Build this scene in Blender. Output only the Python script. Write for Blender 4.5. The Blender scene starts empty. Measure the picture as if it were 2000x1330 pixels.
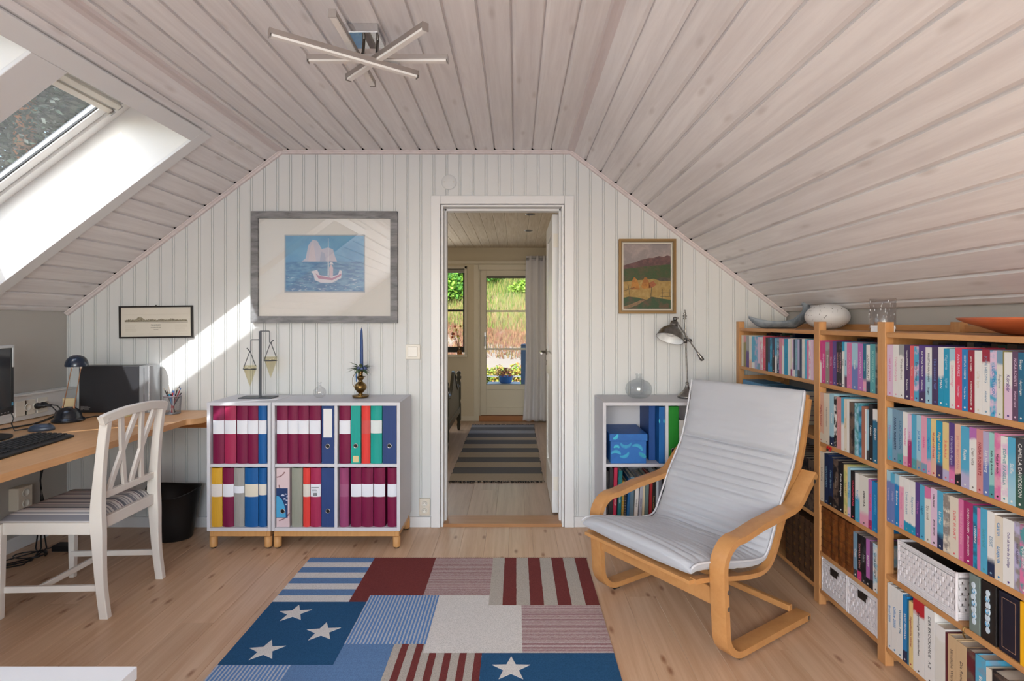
import bpy, bmesh, math, random
from mathutils import Matrix, Vector
random.seed(7)
C = bpy.context.scene.collection
SC = bpy.context.scene
F = 1090.0; CX, CY, EYE = 1008.0, 627.0, 1.243      # focal length in px, vanishing point, eye height
# ------------------------------------------------------------------ camera, world, sun, exposure
cam = bpy.data.objects.new('camera', bpy.data.cameras.new('camera')); C.objects.link(cam)
cam.location = (0, 0, EYE); cam.rotation_euler = (math.pi/2, 0, 0)
cam.data.sensor_width = 36; cam.data.lens = F/2000*36
cam.data.shift_x = -(CX-1000)/2000; cam.data.shift_y = -(665-CY)/2000
cam.data.clip_start = 0.02; cam.data.clip_end = 400
SC.camera = cam
SC.view_settings.view_transform = 'Standard'; SC.view_settings.look = 'None'
SC.view_settings.gamma = 1; SC.view_settings.use_curve_mapping = False
SC.view_settings.exposure = 0.17
w = bpy.data.worlds.new('world'); SC.world = w; w.use_nodes = True
nt = w.node_tree; bg = nt.nodes['Background']
sky = nt.nodes.new('ShaderNodeTexSky'); sky.sky_type = 'NISHITA'; sky.sun_disc = False
SUN = Vector((0.42, 1.19, -1.0)).normalized()
sky.sun_elevation = math.asin(-SUN.z); sky.sun_rotation = math.atan2(-SUN.x, -SUN.y)
sky.air_density = 1.2; sky.dust_density = 1.5; sky.ozone_density = 1.0
nt.links.new(sky.outputs[0], bg.inputs[0]); bg.inputs[1].default_value = 0.75
def light(name, kind, energy, loc, rot=(0,0,0), color=(1,1,1), size=1, size_y=None, portal=False):
    l = bpy.data.lights.new(name, kind); l.color = color; l.energy = energy
    o = bpy.data.objects.new(name, l); C.objects.link(o); o.location = loc; o.rotation_euler = rot
    if kind == 'AREA':
        l.shape = 'RECTANGLE'; l.size = size; l.size_y = size_y or size
        l.cycles.is_portal = portal
    return o
s_ = light('sun_light', 'SUN', 6.5, (-6, -10, 12), color=(1.0, 0.97, 0.93))
s_.data.angle = math.radians(0.7); s_.rotation_euler = SUN.to_track_quat('-Z', 'Y').to_euler()
# added fill lamps for daylight from an unseen gable window and bedroom garden side
light('gable_fill_light', 'AREA', 62.0, (-0.45, -1.62, 1.30), (math.pi/2, 0, 0), (0.86, 0.93, 1.0), 2.4, 1.5)
light('bedroom_fill_light', 'AREA', 22.0, (-1.6, 6.80, 1.30), (-math.pi/2, 0, 0), (1.0, 0.96, 0.88), 1.1, 1.0)

# ------------------------------------------------------------------ colours and materials
def lin(c):
    return tuple(((v/255)/12.92 if v/255 <= .04045 else ((v/255+.055)/1.055)**2.4) for v in c[:3]) + (1,)
MC = {}
def node(nt, t, **k):
    n = nt.nodes.new(t)
    for a, b in k.items(): setattr(n, a, b)
    return n
def M(name, rgb, rough=.5, metal=0, spec=.4, grain=None, bump=None, knots=None, coat=0, rnd=0, mottled=None, alpha=None, emit=None, sheen=0):
    """grain=((sx,sy,sz), amount, rgb2)  bump=(scale, strength)  knots=((sx,sy,sz), rgb)"""
    if name in MC: return MC[name]
    m = bpy.data.materials.new(name); m.use_nodes = True; MC[name] = m
    t = m.node_tree; b = t.nodes['Principled BSDF']; L = t.links.new
    b.inputs['Base Color'].default_value = lin(rgb); b.inputs['Roughness'].default_value = rough
    b.inputs['Metallic'].default_value = metal; b.inputs['Specular IOR Level'].default_value = spec
    b.inputs['Coat Weight'].default_value = coat; b.inputs['Coat Roughness'].default_value = .15
    if sheen: b.inputs['Sheen Weight'].default_value = sheen
    col = None
    tc = node(t, 'ShaderNodeTexCoord'); vec = tc.outputs['Object']
    oi = None
    if rnd:
        oi = node(t, 'ShaderNodeObjectInfo')
        cmb = node(t, 'ShaderNodeCombineXYZ')
        mm = node(t, 'ShaderNodeMath', operation='MULTIPLY'); mm.inputs[1].default_value = 37
        L(oi.outputs['Random'], mm.inputs[0])
        for i in range(3): L(mm.outputs[0], cmb.inputs[i])
        ad = node(t, 'ShaderNodeVectorMath', operation='ADD'); L(vec, ad.inputs[0]); L(cmb.outputs[0], ad.inputs[1]); vec = ad.outputs[0]
    def mix(fac, a, bcol):
        x = node(t, 'ShaderNodeMix', data_type='RGBA')
        if isinstance(fac, float): x.inputs[0].default_value = fac
        else: L(fac, x.inputs[0])
        if a is None: x.inputs[6].default_value = lin(rgb)
        else: L(a, x.inputs[6])
        x.inputs[7].default_value = lin(bcol)
        return x.outputs[2]
    def noise(scale3, sc=1, detail=6, rough_=.6, dist=0):
        mp = node(t, 'ShaderNodeMapping'); mp.inputs['Scale'].default_value = scale3; L(vec, mp.inputs[0])
        n = node(t, 'ShaderNodeTexNoise'); n.inputs['Scale'].default_value = sc; n.inputs['Detail'].default_value = detail
        n.inputs['Roughness'].default_value = rough_; n.inputs['Distortion'].default_value = dist
        L(mp.outputs[0], n.inputs[0]); return n.outputs[0], mp
    def ramp(o, a, b_):
        r = node(t, 'ShaderNodeMapRange'); r.inputs[1].default_value = a; r.inputs[2].default_value = b_; L(o, r.inputs[0]); return r.outputs[0]
    def mul(o, k):
        q = node(t, 'ShaderNodeMath', operation='MULTIPLY'); L(o, q.inputs[0]); q.inputs[1].default_value = k; return q.outputs[0]
    gout = None
    if grain:
        g, _ = noise(grain[0], 1, 8, .65, .4); gout = ramp(g, .38, .68)
        col = mix(mul(gout, grain[1]), col, grain[2])
    if mottled:
        g, _ = noise((1, 1, 1), mottled[0], 5, .6, .3)
        col = mix(mul(ramp(g, .45, .6), mottled[1]), col, mottled[2])
    if knots:
        mp = node(t, 'ShaderNodeMapping'); mp.inputs['Scale'].default_value = knots[0]; L(vec, mp.inputs[0])
        v = node(t, 'ShaderNodeTexVoronoi'); v.inputs['Scale'].default_value = 1; v.inputs['Randomness'].default_value = 1
        L(mp.outputs[0], v.inputs[0])
        if len(knots) > 3: v.voronoi_dimensions = '2D'
        r = node(t, 'ShaderNodeMapRange'); r.inputs[1].default_value = .02; r.inputs[2].default_value = .085
        r.inputs[3].default_value = knots[2] if len(knots) > 2 else .8; r.inputs[4].default_value = 0; L(v.outputs['Distance'], r.inputs[0])
        col = mix(r.outputs[0], col, knots[1])
    if rnd:
        h = node(t, 'ShaderNodeHueSaturation'); r = node(t, 'ShaderNodeMapRange')
        r.inputs[3].default_value = 1-rnd; r.inputs[4].default_value = 1+rnd; L(oi.outputs['Random'], r.inputs[0]); L(r.outputs[0], h.inputs['Value'])
        if col: L(col, h.inputs['Color'])
        else: h.inputs['Color'].default_value = lin(rgb)
        col = h.outputs[0]
    if col: L(col, b.inputs['Base Color'])
    if bump:
        g, _ = noise((1, 1, 1) if not (grain and bump[0] == 0) else grain[0], bump[0] or 1, 4)
        bp = node(t, 'ShaderNodeBump'); bp.inputs['Strength'].default_value = bump[1]; bp.inputs['Distance'].default_value = bump[2] if len(bump) > 2 else .002
        L(g, bp.inputs['Height']); L(bp.outputs[0], b.inputs['Normal'])
    if alpha is not None: b.inputs['Alpha'].default_value = alpha
    if emit: b.inputs['Emission Color'].default_value = lin(rgb); b.inputs['Emission Strength'].default_value = emit
    return m
def glass_thin(name, tint=(1, 1, 1), refl=.08, rough=0.0, edge=.9):
    """one pane of clear glass: light goes straight through, a fresnel share is reflected"""
    if name in MC: return MC[name]
    m = bpy.data.materials.new(name); m.use_nodes = True; MC[name] = m
    t = m.node_tree; t.nodes.remove(t.nodes['Principled BSDF']); out = t.nodes['Material Output']
    tr = node(t, 'ShaderNodeBsdfTransparent'); tr.inputs[0].default_value = tint + (1,)
    gl = node(t, 'ShaderNodeBsdfGlossy'); gl.inputs['Roughness'].default_value = rough
    fr = node(t, 'ShaderNodeLayerWeight'); fr.inputs[0].default_value = .5
    pw = node(t, 'ShaderNodeMath', operation='POWER'); pw.inputs[1].default_value = 4.0
    mx = node(t, 'ShaderNodeMixShader'); mt = node(t, 'ShaderNodeMath', operation='MULTIPLY_ADD'); mt.inputs[1].default_value = edge; mt.inputs[2].default_value = refl/2
    mt.use_clamp = True
    t.links.new(fr.outputs['Facing'], pw.inputs[0]); t.links.new(pw.outputs[0], mt.inputs[0]); t.links.new(mt.outputs[0], mx.inputs[0])
    t.links.new(tr.outputs[0], mx.inputs[1]); t.links.new(gl.outputs[0], mx.inputs[2]); t.links.new(mx.outputs[0], out.inputs[0])
    return m
def real_glass(name, tint=(1, 1, 1), rough=.0):
    if name in MC: return MC[name]
    m = bpy.data.materials.new(name); m.use_nodes = True; MC[name] = m
    b = m.node_tree.nodes['Principled BSDF']; b.inputs['Transmission Weight'].default_value = 1
    b.inputs['Base Color'].default_value = tint + (1,); b.inputs['Roughness'].default_value = rough; b.inputs['IOR'].default_value = 1.25
    return m
# materials of the room
white_wall = M('painted_panel_white', (213, 215, 215), .45, spec=.35)
white_trim = M('gloss_paint_white', (224, 225, 226), .35, spec=.45)
reveal_white = M('reveal_white', (236, 236, 234), .5)
grey_paint = M('grey_wallpaper', (176, 173, 168), .8, bump=(300, .15))
lime_pine = M('whitewashed_pine', (234, 231, 231), .5, grain=((1.6, 26, 26), .6, (208, 202, 202)), knots=((1.7, 6, 0), (182, 172, 167), .42, 2), rnd=.035, bump=(0, .12, .0006))
lime_trim = M('whitewashed_trim', (218, 209, 209), .5, grain=((30, 2, 30), .4, (190, 176, 174)))
floor_pine = M('lacquered_pine_floor', (208, 176, 146), .34, spec=.45, grain=((34, 1.3, 34), .8, (184, 144, 110)), knots=((6.5, 2.4, 0), (132, 84, 54), .8, 2), rnd=.05, bump=(0, .08, .0006))
floor_oak = M('bedroom_laminate', (188, 164, 144), .4, grain=((30, 1.5, 30), .7, (156, 130, 110)), knots=((7, 1.5, 7), (140, 110, 88), .5), rnd=.05)
bed_wall = M('bedroom_wall_paint', (214, 203, 180), .6)
bed_trim = M('bedroom_trim_paint', (222, 214, 196), .4)
gap_shade_dark = M('gap_shade_dark', (25, 20, 18), .9)  # backing coloured dark so gaps between the boards look shaded
slab_mat = M('roof_structure', (120, 110, 100), .9)
pine_old = M('lacquered_pine_shelf', (196, 146, 96), .42, grain=((30, 3.0, 30), .7, (172, 110, 56)), knots=((9, 2.2, 9), (118, 66, 30), .8), bump=(0, .1, .0006))
pine_post = M('lacquered_pine_post', (200, 150, 100), .42, grain=((32, 32, 2.5), .65, (172, 112, 60)), knots=((9, 9, 2.4), (105, 58, 28), .85))
birch = M('birch_bentwood', (196, 144, 90), .38, grain=((24, 24, 24), .5, (174, 118, 66)), spec=.45)
birch_leg = M('birch_leg', (208, 158, 102), .4, grain=((40, 40, 4), .5, (186, 134, 80)))
desk_beech = M('beech_desk', (218, 168, 118), .33, grain=((40, 2.2, 40), .6, (198, 144, 94)), spec=.45)
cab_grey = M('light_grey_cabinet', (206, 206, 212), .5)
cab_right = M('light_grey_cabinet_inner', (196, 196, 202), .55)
black_pl = M('black_plastic', (28, 28, 30), .35, spec=.5)
black_sat = M('black_satin', (22, 22, 24), .5)
steel = M('brushed_steel', (170, 170, 172), .3, 1)
chrome = M('polished_chrome', (200, 200, 202), .08, 1)
pewter = M('pewter_metal', (142, 140, 137), .34, 1, mottled=(60, .5, (100, 97, 94)))
brass = M('aged_brass', (142, 116, 72), .3, 1, mottled=(90, .5, (92, 74, 44)))
white_pl = M('white_plastic', (228, 224, 214), .4)
paper = M('paper_white', (232, 234, 238), .7)
pages_m = M('page_block', (206, 196, 180), .9, grain=((4, 900, 4), .4, (180, 168, 150)))
pages_g = M('page_block_grey', (168, 158, 150), .9)
chair_white = M('chair_paint_white', (226, 220, 212), .42)

# ------------------------------------------------------------------ mesh helpers
W = {}
def put(o, parent=None, world=Matrix.Identity(4)):
    C.objects.link(o)
    if parent:
        o.parent = parent; o.matrix_parent_inverse = W[parent].inverted()
    o.matrix_basis = world; W[o] = world.copy(); return o
def tag(o, label=None, cat=None, group=None, kind=None):
    for k, v in (('label', label), ('category', cat), ('group', group), ('kind', kind)):
        if v: o[k] = v
    return o
def thing(name, label, cat, loc=(0, 0, 0), rz=0, group=None):
    o = bpy.data.objects.new(name, None); o.empty_display_size = .05
    put(o, None, Matrix.Translation(loc) @ Matrix.Rotation(rz, 4, 'Z')); return tag(o, label, cat, group)
class MB:
    def __init__(s, T=None): s.v = []; s.f = []; s.m = []; s.sm = []; s.T = T; s.mi = 0
    def add(s, vs, fs, smooth=False):
        n = len(s.v)
        for p in vs:
            p = Vector(p); s.v.append(tuple(s.T @ p) if s.T else tuple(p))
        for q in fs: s.f.append([n+i for i in q]); s.m.append(s.mi); s.sm.append(smooth)
        return s
    def box(s, x0, x1, y0, y1, z0, z1):
        v = [(x, y, z) for z in (z0, z1) for y in (y0, y1) for x in (x0, x1)]
        return s.add(v, [(0, 2, 3, 1), (4, 5, 7, 6), (0, 1, 5, 4), (2, 6, 7, 3), (0, 4, 6, 2), (1, 3, 7, 5)])
    def prism(s, poly, d0, d1, axis='x', smooth=False):
        """poly: list of 2D points; axis x -> (y,z), y -> (x,z), z -> (x,y)"""
        def P(a, b, d): return (d, a, b) if axis == 'x' else ((a, d, b) if axis == 'y' else (a, b, d))
        n = len(poly); v = [P(a, b, d0) for a, b in poly]+[P(a, b, d1) for a, b in poly]
        s.add(v, [[i, (i+1) % n, n+(i+1) % n, n+i] for i in range(n)], smooth)
        s.add(v, [list(range(n))[::-1], list(range(n, 2*n))]); return s
    def lathe(s, prof, c=(0, 0, 0), seg=28, T=None, cap=True, sx=1, sy=1):
        v = []; f = []
        for r, z in prof:
            for i in range(seg):
                a = 2*math.pi*i/seg; p = Vector((r*math.cos(a)*sx, r*math.sin(a)*sy, z))
                if T: p = T @ p
                v.append((p.x+c[0], p.y+c[1], p.z+c[2]))
        for k in range(len(prof)-1):
            for i in range(seg):
                j = (i+1) % seg; f.append((k*seg+i, k*seg+j, (k+1)*seg+j, (k+1)*seg+i))
        s.add(v, f, True)
        if cap:
            e = []
            if prof[0][0] > 1e-5: e.append(list(range(seg))[::-1])
            if prof[-1][0] > 1e-5: e.append([(len(prof)-1)*seg+i for i in range(seg)])
            if e:
                n = len(s.v)-len(v)
                for q in e: s.f.append([n+i for i in q]); s.m.append(s.mi); s.sm.append(False)
        return s
    def sweep(s, path, prof, up=(0, 0, 1), smooth=True, closed=False, cap=True):
        P = [Vector(p) for p in path]; n = len(P); k = len(prof); v = []
        for i, p in enumerate(P):
            a = P[i-1] if (i > 0 or closed) else p; b = P[(i+1) % n] if (i < n-1 or closed) else p
            T = (b-a).normalized(); U = Vector(up)
            B = U-T*U.dot(T)
            if B.length < 1e-4: B = Vector((1, 0, 0))-T*T.x
            B.normalize(); N = T.cross(B)
            for (u, w_) in prof: v.append(tuple(p+B*u+N*w_))
        f = []
        for i in range(n if closed else n-1):
            for j in range(k):
                a = i*k+j; b = i*k+(j+1) % k; c = ((i+1) % n)*k+(j+1) % k; d = ((i+1) % n)*k+j
                f.append((a, d, c, b))
        s.add(v, f, smooth)
        if cap and not closed:
            s.add(v, [list(range(k)), list(range((n-1)*k, n*k))[::-1]])
        return s
    def tube(s, path, r, seg=8, up=(0, 0, 1), closed=False):
        return s.sweep(path, [(r*math.cos(2*math.pi*i/seg), r*math.sin(2*math.pi*i/seg)) for i in range(seg)], up, True, closed)
    def bar(s, path, a, b, up=(0, 0, 1), smooth=False):
        return s.sweep(path, [(-a/2, -b/2), (a/2, -b/2), (a/2, b/2), (-a/2, b/2)], up, smooth)
    def mesh(s, name, mats):
        me = bpy.data.meshes.new(name); me.from_pydata(s.v, [], s.f)
        for m in (mats if isinstance(mats, (list, tuple)) else [mats]): me.materials.append(m)
        me.polygons.foreach_set('material_index', s.m); me.polygons.foreach_set('use_smooth', s.sm)
        bm = bmesh.new(); bm.from_mesh(me); bmesh.ops.recalc_face_normals(bm, faces=bm.faces); bm.to_mesh(me); bm.free()
        me.update(); return me
    def build(s, name, mats, parent=None, bevel=0, world=None, seg=2, sub=0):
        o = bpy.data.objects.new(name, s.mesh(name, mats)); put(o, parent, world or Matrix.Identity(4))
        if name in ('feather_print', 'gilt_tooling', 'raised_bands', 'printed_loops', 'printed_cloud', 'barcode', 'print_captions', 'printed_shells', 'spiral'): o['kind'] = 'stuff'
        if bevel:
            b = o.modifiers.new('b', 'BEVEL'); b.width = bevel; b.segments = seg; b.limit_method = 'ANGLE'; b.angle_limit = .7
            o.data.polygons.foreach_set('use_smooth', [True]*len(o.data.polygons))
            b.harden_normals = True
        if sub:
            q = o.modifiers.new('s', 'SUBSURF'); q.levels = q.render_levels = sub
        return o
def struct(o): o['kind'] = 'structure'; return o
def box(name, mats, x0, x1, y0, y1, z0, z1, parent=None, bevel=0, T=None):
    return MB(T).box(x0, x1, y0, y1, z0, z1).build(name, mats, parent, bevel)
def share(o, parent, world):
    c = o.copy(); return put(c, parent, world)
def text(name, s, size, world, mat, parent, align='CENTER', ext=.0002, sx=1.0):
    cu = bpy.data.curves.new(name, 'FONT'); cu.body = s; cu.size = size; cu.align_x = align; cu.align_y = 'CENTER'
    cu.extrude = ext; cu.resolution_u = 2; cu.materials.append(mat)
    o = bpy.data.objects.new(name, cu); return put(o, parent, world @ Matrix.Diagonal((sx, 1, 1, 1)))
def basis(o, x, y, z):
    m = Matrix.Identity(4)
    for i in range(3): m[i][0] = x[i]; m[i][1] = y[i]; m[i][2] = z[i]; m[i][3] = o[i]
    return m
SPINE = ((0, 0, -1), (0, -1, 0), (-1, 0, 0))       # lettering read top to bottom on a face towards -X
FRONT = ((1, 0, 0), (0, 0, 1), (0, -1, 0))         # lettering on a face towards -Y
FRONTV = ((0, 0, -1), (1, 0, 0), (0, -1, 0))       # read top to bottom on a face towards -Y
def at(px, py, d): return Vector(((px-CX)/F*d, d, EYE-(py-CY)/F*d))   # measured point at a known distance
def arc(cx, cz, r, a0, a1, n=8):
    return [(cx+r*math.cos(math.radians(a0+(a1-a0)*i/n)), cz+r*math.sin(math.radians(a0+(a1-a0)*i/n))) for i in range(n+1)]
# ================================================================== STRUCTURE
WY = 3.375; RY = -1.70; XL = -2.718; XR = 1.641; JL = -1.42; JR = .33; ZC = 2.272
ca, sa = .7987, .6018
FL = basis((JL, 0, ZC), (0, 1, 0), (-ca, 0, -sa), (-sa, 0, ca))        # (y, s, h) on the left slope
FR = basis((JR, 0, ZC), (0, -1, 0), (ca, 0, -sa), (sa, 0, ca))         # (-y, s, h) on the right slope
FF = basis((JR, 0, ZC), (0, 1, 0), (-1, 0, 0), (0, 0, 1))              # (y, s, h) on the flat ceiling
SL = 1.63; PB = .113
# --- floor
fl = struct(box('floor', slab_mat, XL-.05, XR+.05, RY, WY+.02, -.06, -.016))
pm = {}
def floor_plank(L, wd, mat):
    k = (round(L, 3), wd, mat.name)
    if k not in pm:
        b = MB(); b.prism([(-wd/2, -.015), (-wd/2, -.0009), (-wd/2+.0009, 0), (wd/2-.0009, 0), (wd/2, -.0009), (wd/2, -.015)], 0, L, 'y')
        pm[k] = b.mesh('plank', mat)
    return pm[k]
x = XL+.065; i = 0
while x < XR+.05:
    cuts = [RY, RY+.7+(i*1.37) % 1.9, RY+2.7+(i*.93) % 1.6, WY]
    for a, b_ in zip(cuts, cuts[1:]):
        o = bpy.data.objects.new('plank', floor_plank(b_-a-.0006, .1335, floor_pine)); put(o, fl, Matrix.Translation((x, a, 0)))
    x += .134; i += 1
# --- knee walls, rear gable with its window
wl = struct(box('wall_left', grey_paint, XL-.08, XL, RY, WY+.13, -.02, 1.32))
wr = struct(box('wall_right', grey_paint, XR, XR+.08, RY, WY+.13, -.02, 1.32))
b = MB()
b.box(XL, -1.72, RY-.08, RY, 0, 2.4); b.box(.82, XR, RY-.08, RY, 0, 2.4); b.box(-1.72, .82, RY-.08, RY, 0, .50); b.box(-1.72, .82, RY-.08, RY, 2.08, 2.4)
wrear = struct(b.build('wall_rear', white_wall))
wn = tag(bpy.data.objects.new('window_3', None), kind='structure'); put(wn)
b = MB(); b.box(-1.72, .82, RY-.06, RY+.01, .50, .56); b.box(-1.72, .82, RY-.06, RY+.01, 2.02, 2.08)
for xx in (-1.72, -.48, .76): b.box(xx, xx+.06, RY-.06, RY+.01, .56, 2.02)
b.build('window_frame', white_trim, wn)
MB().box(-1.66, .76, RY-.035, RY-.03, .56, 2.02).build('pane', glass_thin('window_glass'), wn)
# --- gable wall of vertical beaded boards
def roofz(x): return ZC-(ca and max(0, (JL-x), (x-JR))*(sa/ca))
wb = struct(MB().prism([(XL, 0), (XL, 1.29), (JL, ZC), (-.45, ZC), (-.45, 0)], WY+.012, WY+.13, 'y').prism([(.285, 0), (.285, ZC), (JR, ZC), (XR, 1.29), (XR, 0)], WY+.012, WY+.13, 'y').prism([(-.45, 1.945), (-.45, ZC), (.285, ZC), (.285, 1.945)], WY+.012, WY+.13, 'y').build('wall_back', slab_mat))
PWd = .0788; x0 = -.4113-PWd*30
prof = [(0, .012), (0, .0055), (.0014, 0), (.0640, 0), (.0655, .0055), (.0668, .0055), (.0684, .0006), (.0762, .0006), (.0776, .0055), (.0788, .0055), (.0788, .012)]
i = 0
while x0+i*PWd < XR-.005:
    xa = x0+i*PWd; i += 1
    xb = min(xa+PWd, XR); xs = max(xa, XL)
    if xb <= XL+.002: continue
    zb = .0
    if xa > -.50 and xb < .34: zb = 1.96
    pr = [(min(max(xa+u, xs), xb), WY+d) for u, d in prof]
    v = [(px_, y_, zb) for px_, y_ in pr]+[(px_, y_, roofz(px_)+.004) for px_, y_ in pr]
    n = len(pr); mb = MB(); mb.add(v, [[k, (k+1) % n, n+(k+1) % n, n+k] for k in range(n)]); mb.add(v, [list(range(n))[::-1], list(range(n, 2*n))])
    mb.build('plank', white_wall, wb)
# --- ceilings: boards with a bevelled joint
def board_mesh(L, wd=PB):
    b = MB(); b.prism([(.0006, 0), (wd-.020, 0), (wd-.008, .0055), (wd-.0055, .0115), (wd, .0115), (wd, .016), (0, .016), (0, .0006)], 0, L, 'x'); return b.mesh('plank', lime_pine)
bmc = {}
def board(parent, Fm, y0, y1, s, wd=PB):
    k = (round(y1-y0, 3), round(wd, 3))
    if k not in bmc: bmc[k] = board_mesh(y1-y0, wd)
    put(bpy.data.objects.new('plank', bmc[k]), parent, Fm @ Matrix.Translation((y0, s, 0)))
YE = WY-.022
cf = struct(box('ceiling', gap_shade_dark, RY, WY+.12, 0, JR-JL, .017, .05, T=FF))
s = .012
while s < JR-JL-.02:
    board(cf, FF, RY, YE, s, min(PB, JR-JL-.004-s)); s += PB
cr = struct(box('ceiling', gap_shade_dark, -WY-.12, -RY, 0, SL+.08, .017, .05, T=FR))
s = .0
while s < SL-.03:
    board(cr, FR, -YE, -RY, s, min(PB, SL-s)); s += PB
# left slope with two roof windows
S0, S1 = .225, 1.52; AW = .075; WINS = [(1.98, 2.73), (1.08, 1.83)]
b = MB(FL)
for h0, h1, mi in ((.017, .05, 0), (.05, .34, 0)):
    b.box(RY, WY+.12, 0, S0-.015, h0, h1); b.box(RY, WY+.12, S1+.015, SL+.1, h0, h1)
    b.box(2.745, WY+.12, S0-.015, S1+.015, h0, h1); b.box(RY, 1.065, S0-.015, S1+.015, h0, h1); b.box(1.845, 1.965, S0-.015, S1+.015, h0, h1)
cl = struct(b.build('ceiling', gap_shade_dark))
s = .0
while s < SL-.03:
    wd = min(PB, SL-s); e = s+wd
    if e <= S0-.03 or s >= S1+AW: board(cl, FL, RY, YE, s, wd)
    else:
        board(cl, FL, 2.74, YE, s, wd); board(cl, FL, RY, 1.07, s, wd)
        if s < S0-AW: board(cl, FL, 1.07, 2.74, s, S0-AW+.012-s)
    s += PB
# outer roof shell that keeps daylight out of the joints
b = MB(); b.box(JL-.3, JR+.2, RY-.1, WY+.15, ZC+.30, ZC+.36)
struct(b.build('roof', slab_mat))
b = MB(FR); b.box(-WY-.15, -RY+.1, -.2, SL+.15, .24, .30); struct(b.build('roof', slab_mat))
# --- roof windows
for wi, (ya, yb) in enumerate(WINS):
    wv = bpy.data.objects.new('window_%d' % (wi+1), None); put(wv); wv['kind'] = 'structure'
    H = .295
    MB(FL).box(yb, yb+.015, S0-.015, S1+.015, -.002, H).build('reveal_panel', reveal_white, wv)
    MB(FL).box(ya-.015, ya, S0-.015, S1+.015, -.002, H).build('reveal_panel', reveal_white, wv)
    MB(FL).box(ya, yb, S0-.015, S0, -.002, H).build('reveal_panel', reveal_white, wv)
    MB(FL).box(ya, yb, S1, S1+.015, -.002, H).build('reveal_panel', reveal_white, wv)
    def ring(name, a, c, s0, s1, wy, ws0, ws1, h0, h1, mat, bev=.002):
        q = MB(FL); q.box(a, a+wy, s0, s1, h0, h1); q.box(c-wy, c, s0, s1, h0, h1)
        q.box(a+wy, c-wy, s0, s0+ws0, h0, h1); q.box(a+wy, c-wy, s1-ws1, s1, h0, h1); return q.build(name, mat, wv, bev)
    ring('window_frame', ya, yb, S0, S1, .048, .06, .06, H-.002, .37, reveal_white)
    ring('sash', ya+.05, yb-.05, S0+.062, S1-.062, .045, .155, .18, H+.012, .345, reveal_white)
    ring('gasket', ya+.094, yb-.094, S0+.215, S1-.24, .006, .006, .006, .315, .325, black_pl, 0)
    MB(FL).box(ya+.09, yb-.09, S0+.20, S1-.23, .324, .328).build('pane', glass_thin('roof_glass', (.93, .95, .96), .05), wv)
    MB(FL).box(ya+.055, yb-.055, S0+.15, S0+.178, H-.016, H+.012).build('vent_rail', white_pl, wv, .003)
    MB(FL).box(ya+.055, yb-.055, S0+.195, S0+.222, H-.004, H+.018).build('vent_rail', white_pl, wv, .003)
    for sp in (.164, .208): MB(FL).box(yb-.056, yb-.048, S0+sp-.014, S0+sp+.014, H-.014, H+.012).build('end_cap', steel, wv, .001)
    q = MB(FL); q.box(ya-.06, ya+.05, S0-.1, S1+.1, .34, (.432, .585)[wi]); q.box(yb-.03, yb+.06, S0-.1, S1+.1, .34, .40)  # unseen cladding, near side raised to narrow the sun strip indoors
    q.box(ya-.06, yb+.06, S0-.12, S0+.10, .34, .42); q.box(ya-.06, yb+.06, S1-.10, S1+.1, .34, .38)
    q.build('sun_cut_cladding', M('grey_metal_cladding', (70, 72, 76), .4, .6), wv)
tr = MB(FL)
tr.box(2.73, 2.73+AW, S0-AW, S1+AW, -.016, 0)
tr.box(1.08-AW, 1.08, S0-AW, S1+AW, -.016, 0)
tr.box(1.08, 2.73, S0-AW, S0, -.016, 0); tr.box(1.08, 2.73, S1, S1+AW, -.016, 0)
tr.box(1.83, 1.98, S0, S1, -.016, 0)
struct(tr.build('trim_1', white_trim, None, .003))
# trims: mouldings along the gable and along the ceiling creases
def mould(name, pts, up, mat, pr=((0, 0), (.026, 0), (.026, .006), (.018, .010), (.012, .017), (0, .020))):
    q = MB(); q.sweep(pts, [(a, b_) for a, b_ in pr], up, False); return struct(q.build(name, mat))
e = .001
kz = ZC-(XR-JR)*sa/ca; kl = ZC-(JL-XL)*sa/ca
mould('trim_2', [(XL, WY, kl-e), (JL, WY, ZC-e), (JR, WY, ZC-e), (XR, WY, kz-e)], (0, -1, 0), lime_trim, ((0, 0), (.024, 0), (.024, .006), (.017, .011), (.012, .019), (0, .022)))
for nm, X0, sg in (('trim_3', JL, 1), ('trim_4', JR, -1)):
    q = MB(); Y0, Y1 = RY, WY-.026
    q.prism([(X0-sg*.020, ZC-.0150), (X0-sg*.004, ZC-.0085), (X0+sg*.016, ZC-.008), (X0+sg*.024, ZC-.0002), (X0+sg*.0, ZC-.0002)], Y0, Y1, 'y'); struct(q.build(nm, lime_trim))
struct(box('baseboard_back', white_trim, XL, -.515, WY-.013, WY, 0, .062, None, .002))
struct(box('baseboard_back', white_trim, .35, XR, WY-.013, WY, 0, .062, None, .002))
struct(box('baseboard_left', white_trim, XL, XL+.013, RY, WY-.013, 0, .075, None, .002))
struct(box('baseboard_right', white_trim, XR-.013, XR, RY, WY-.013, 0, .075, None, .002))
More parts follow.
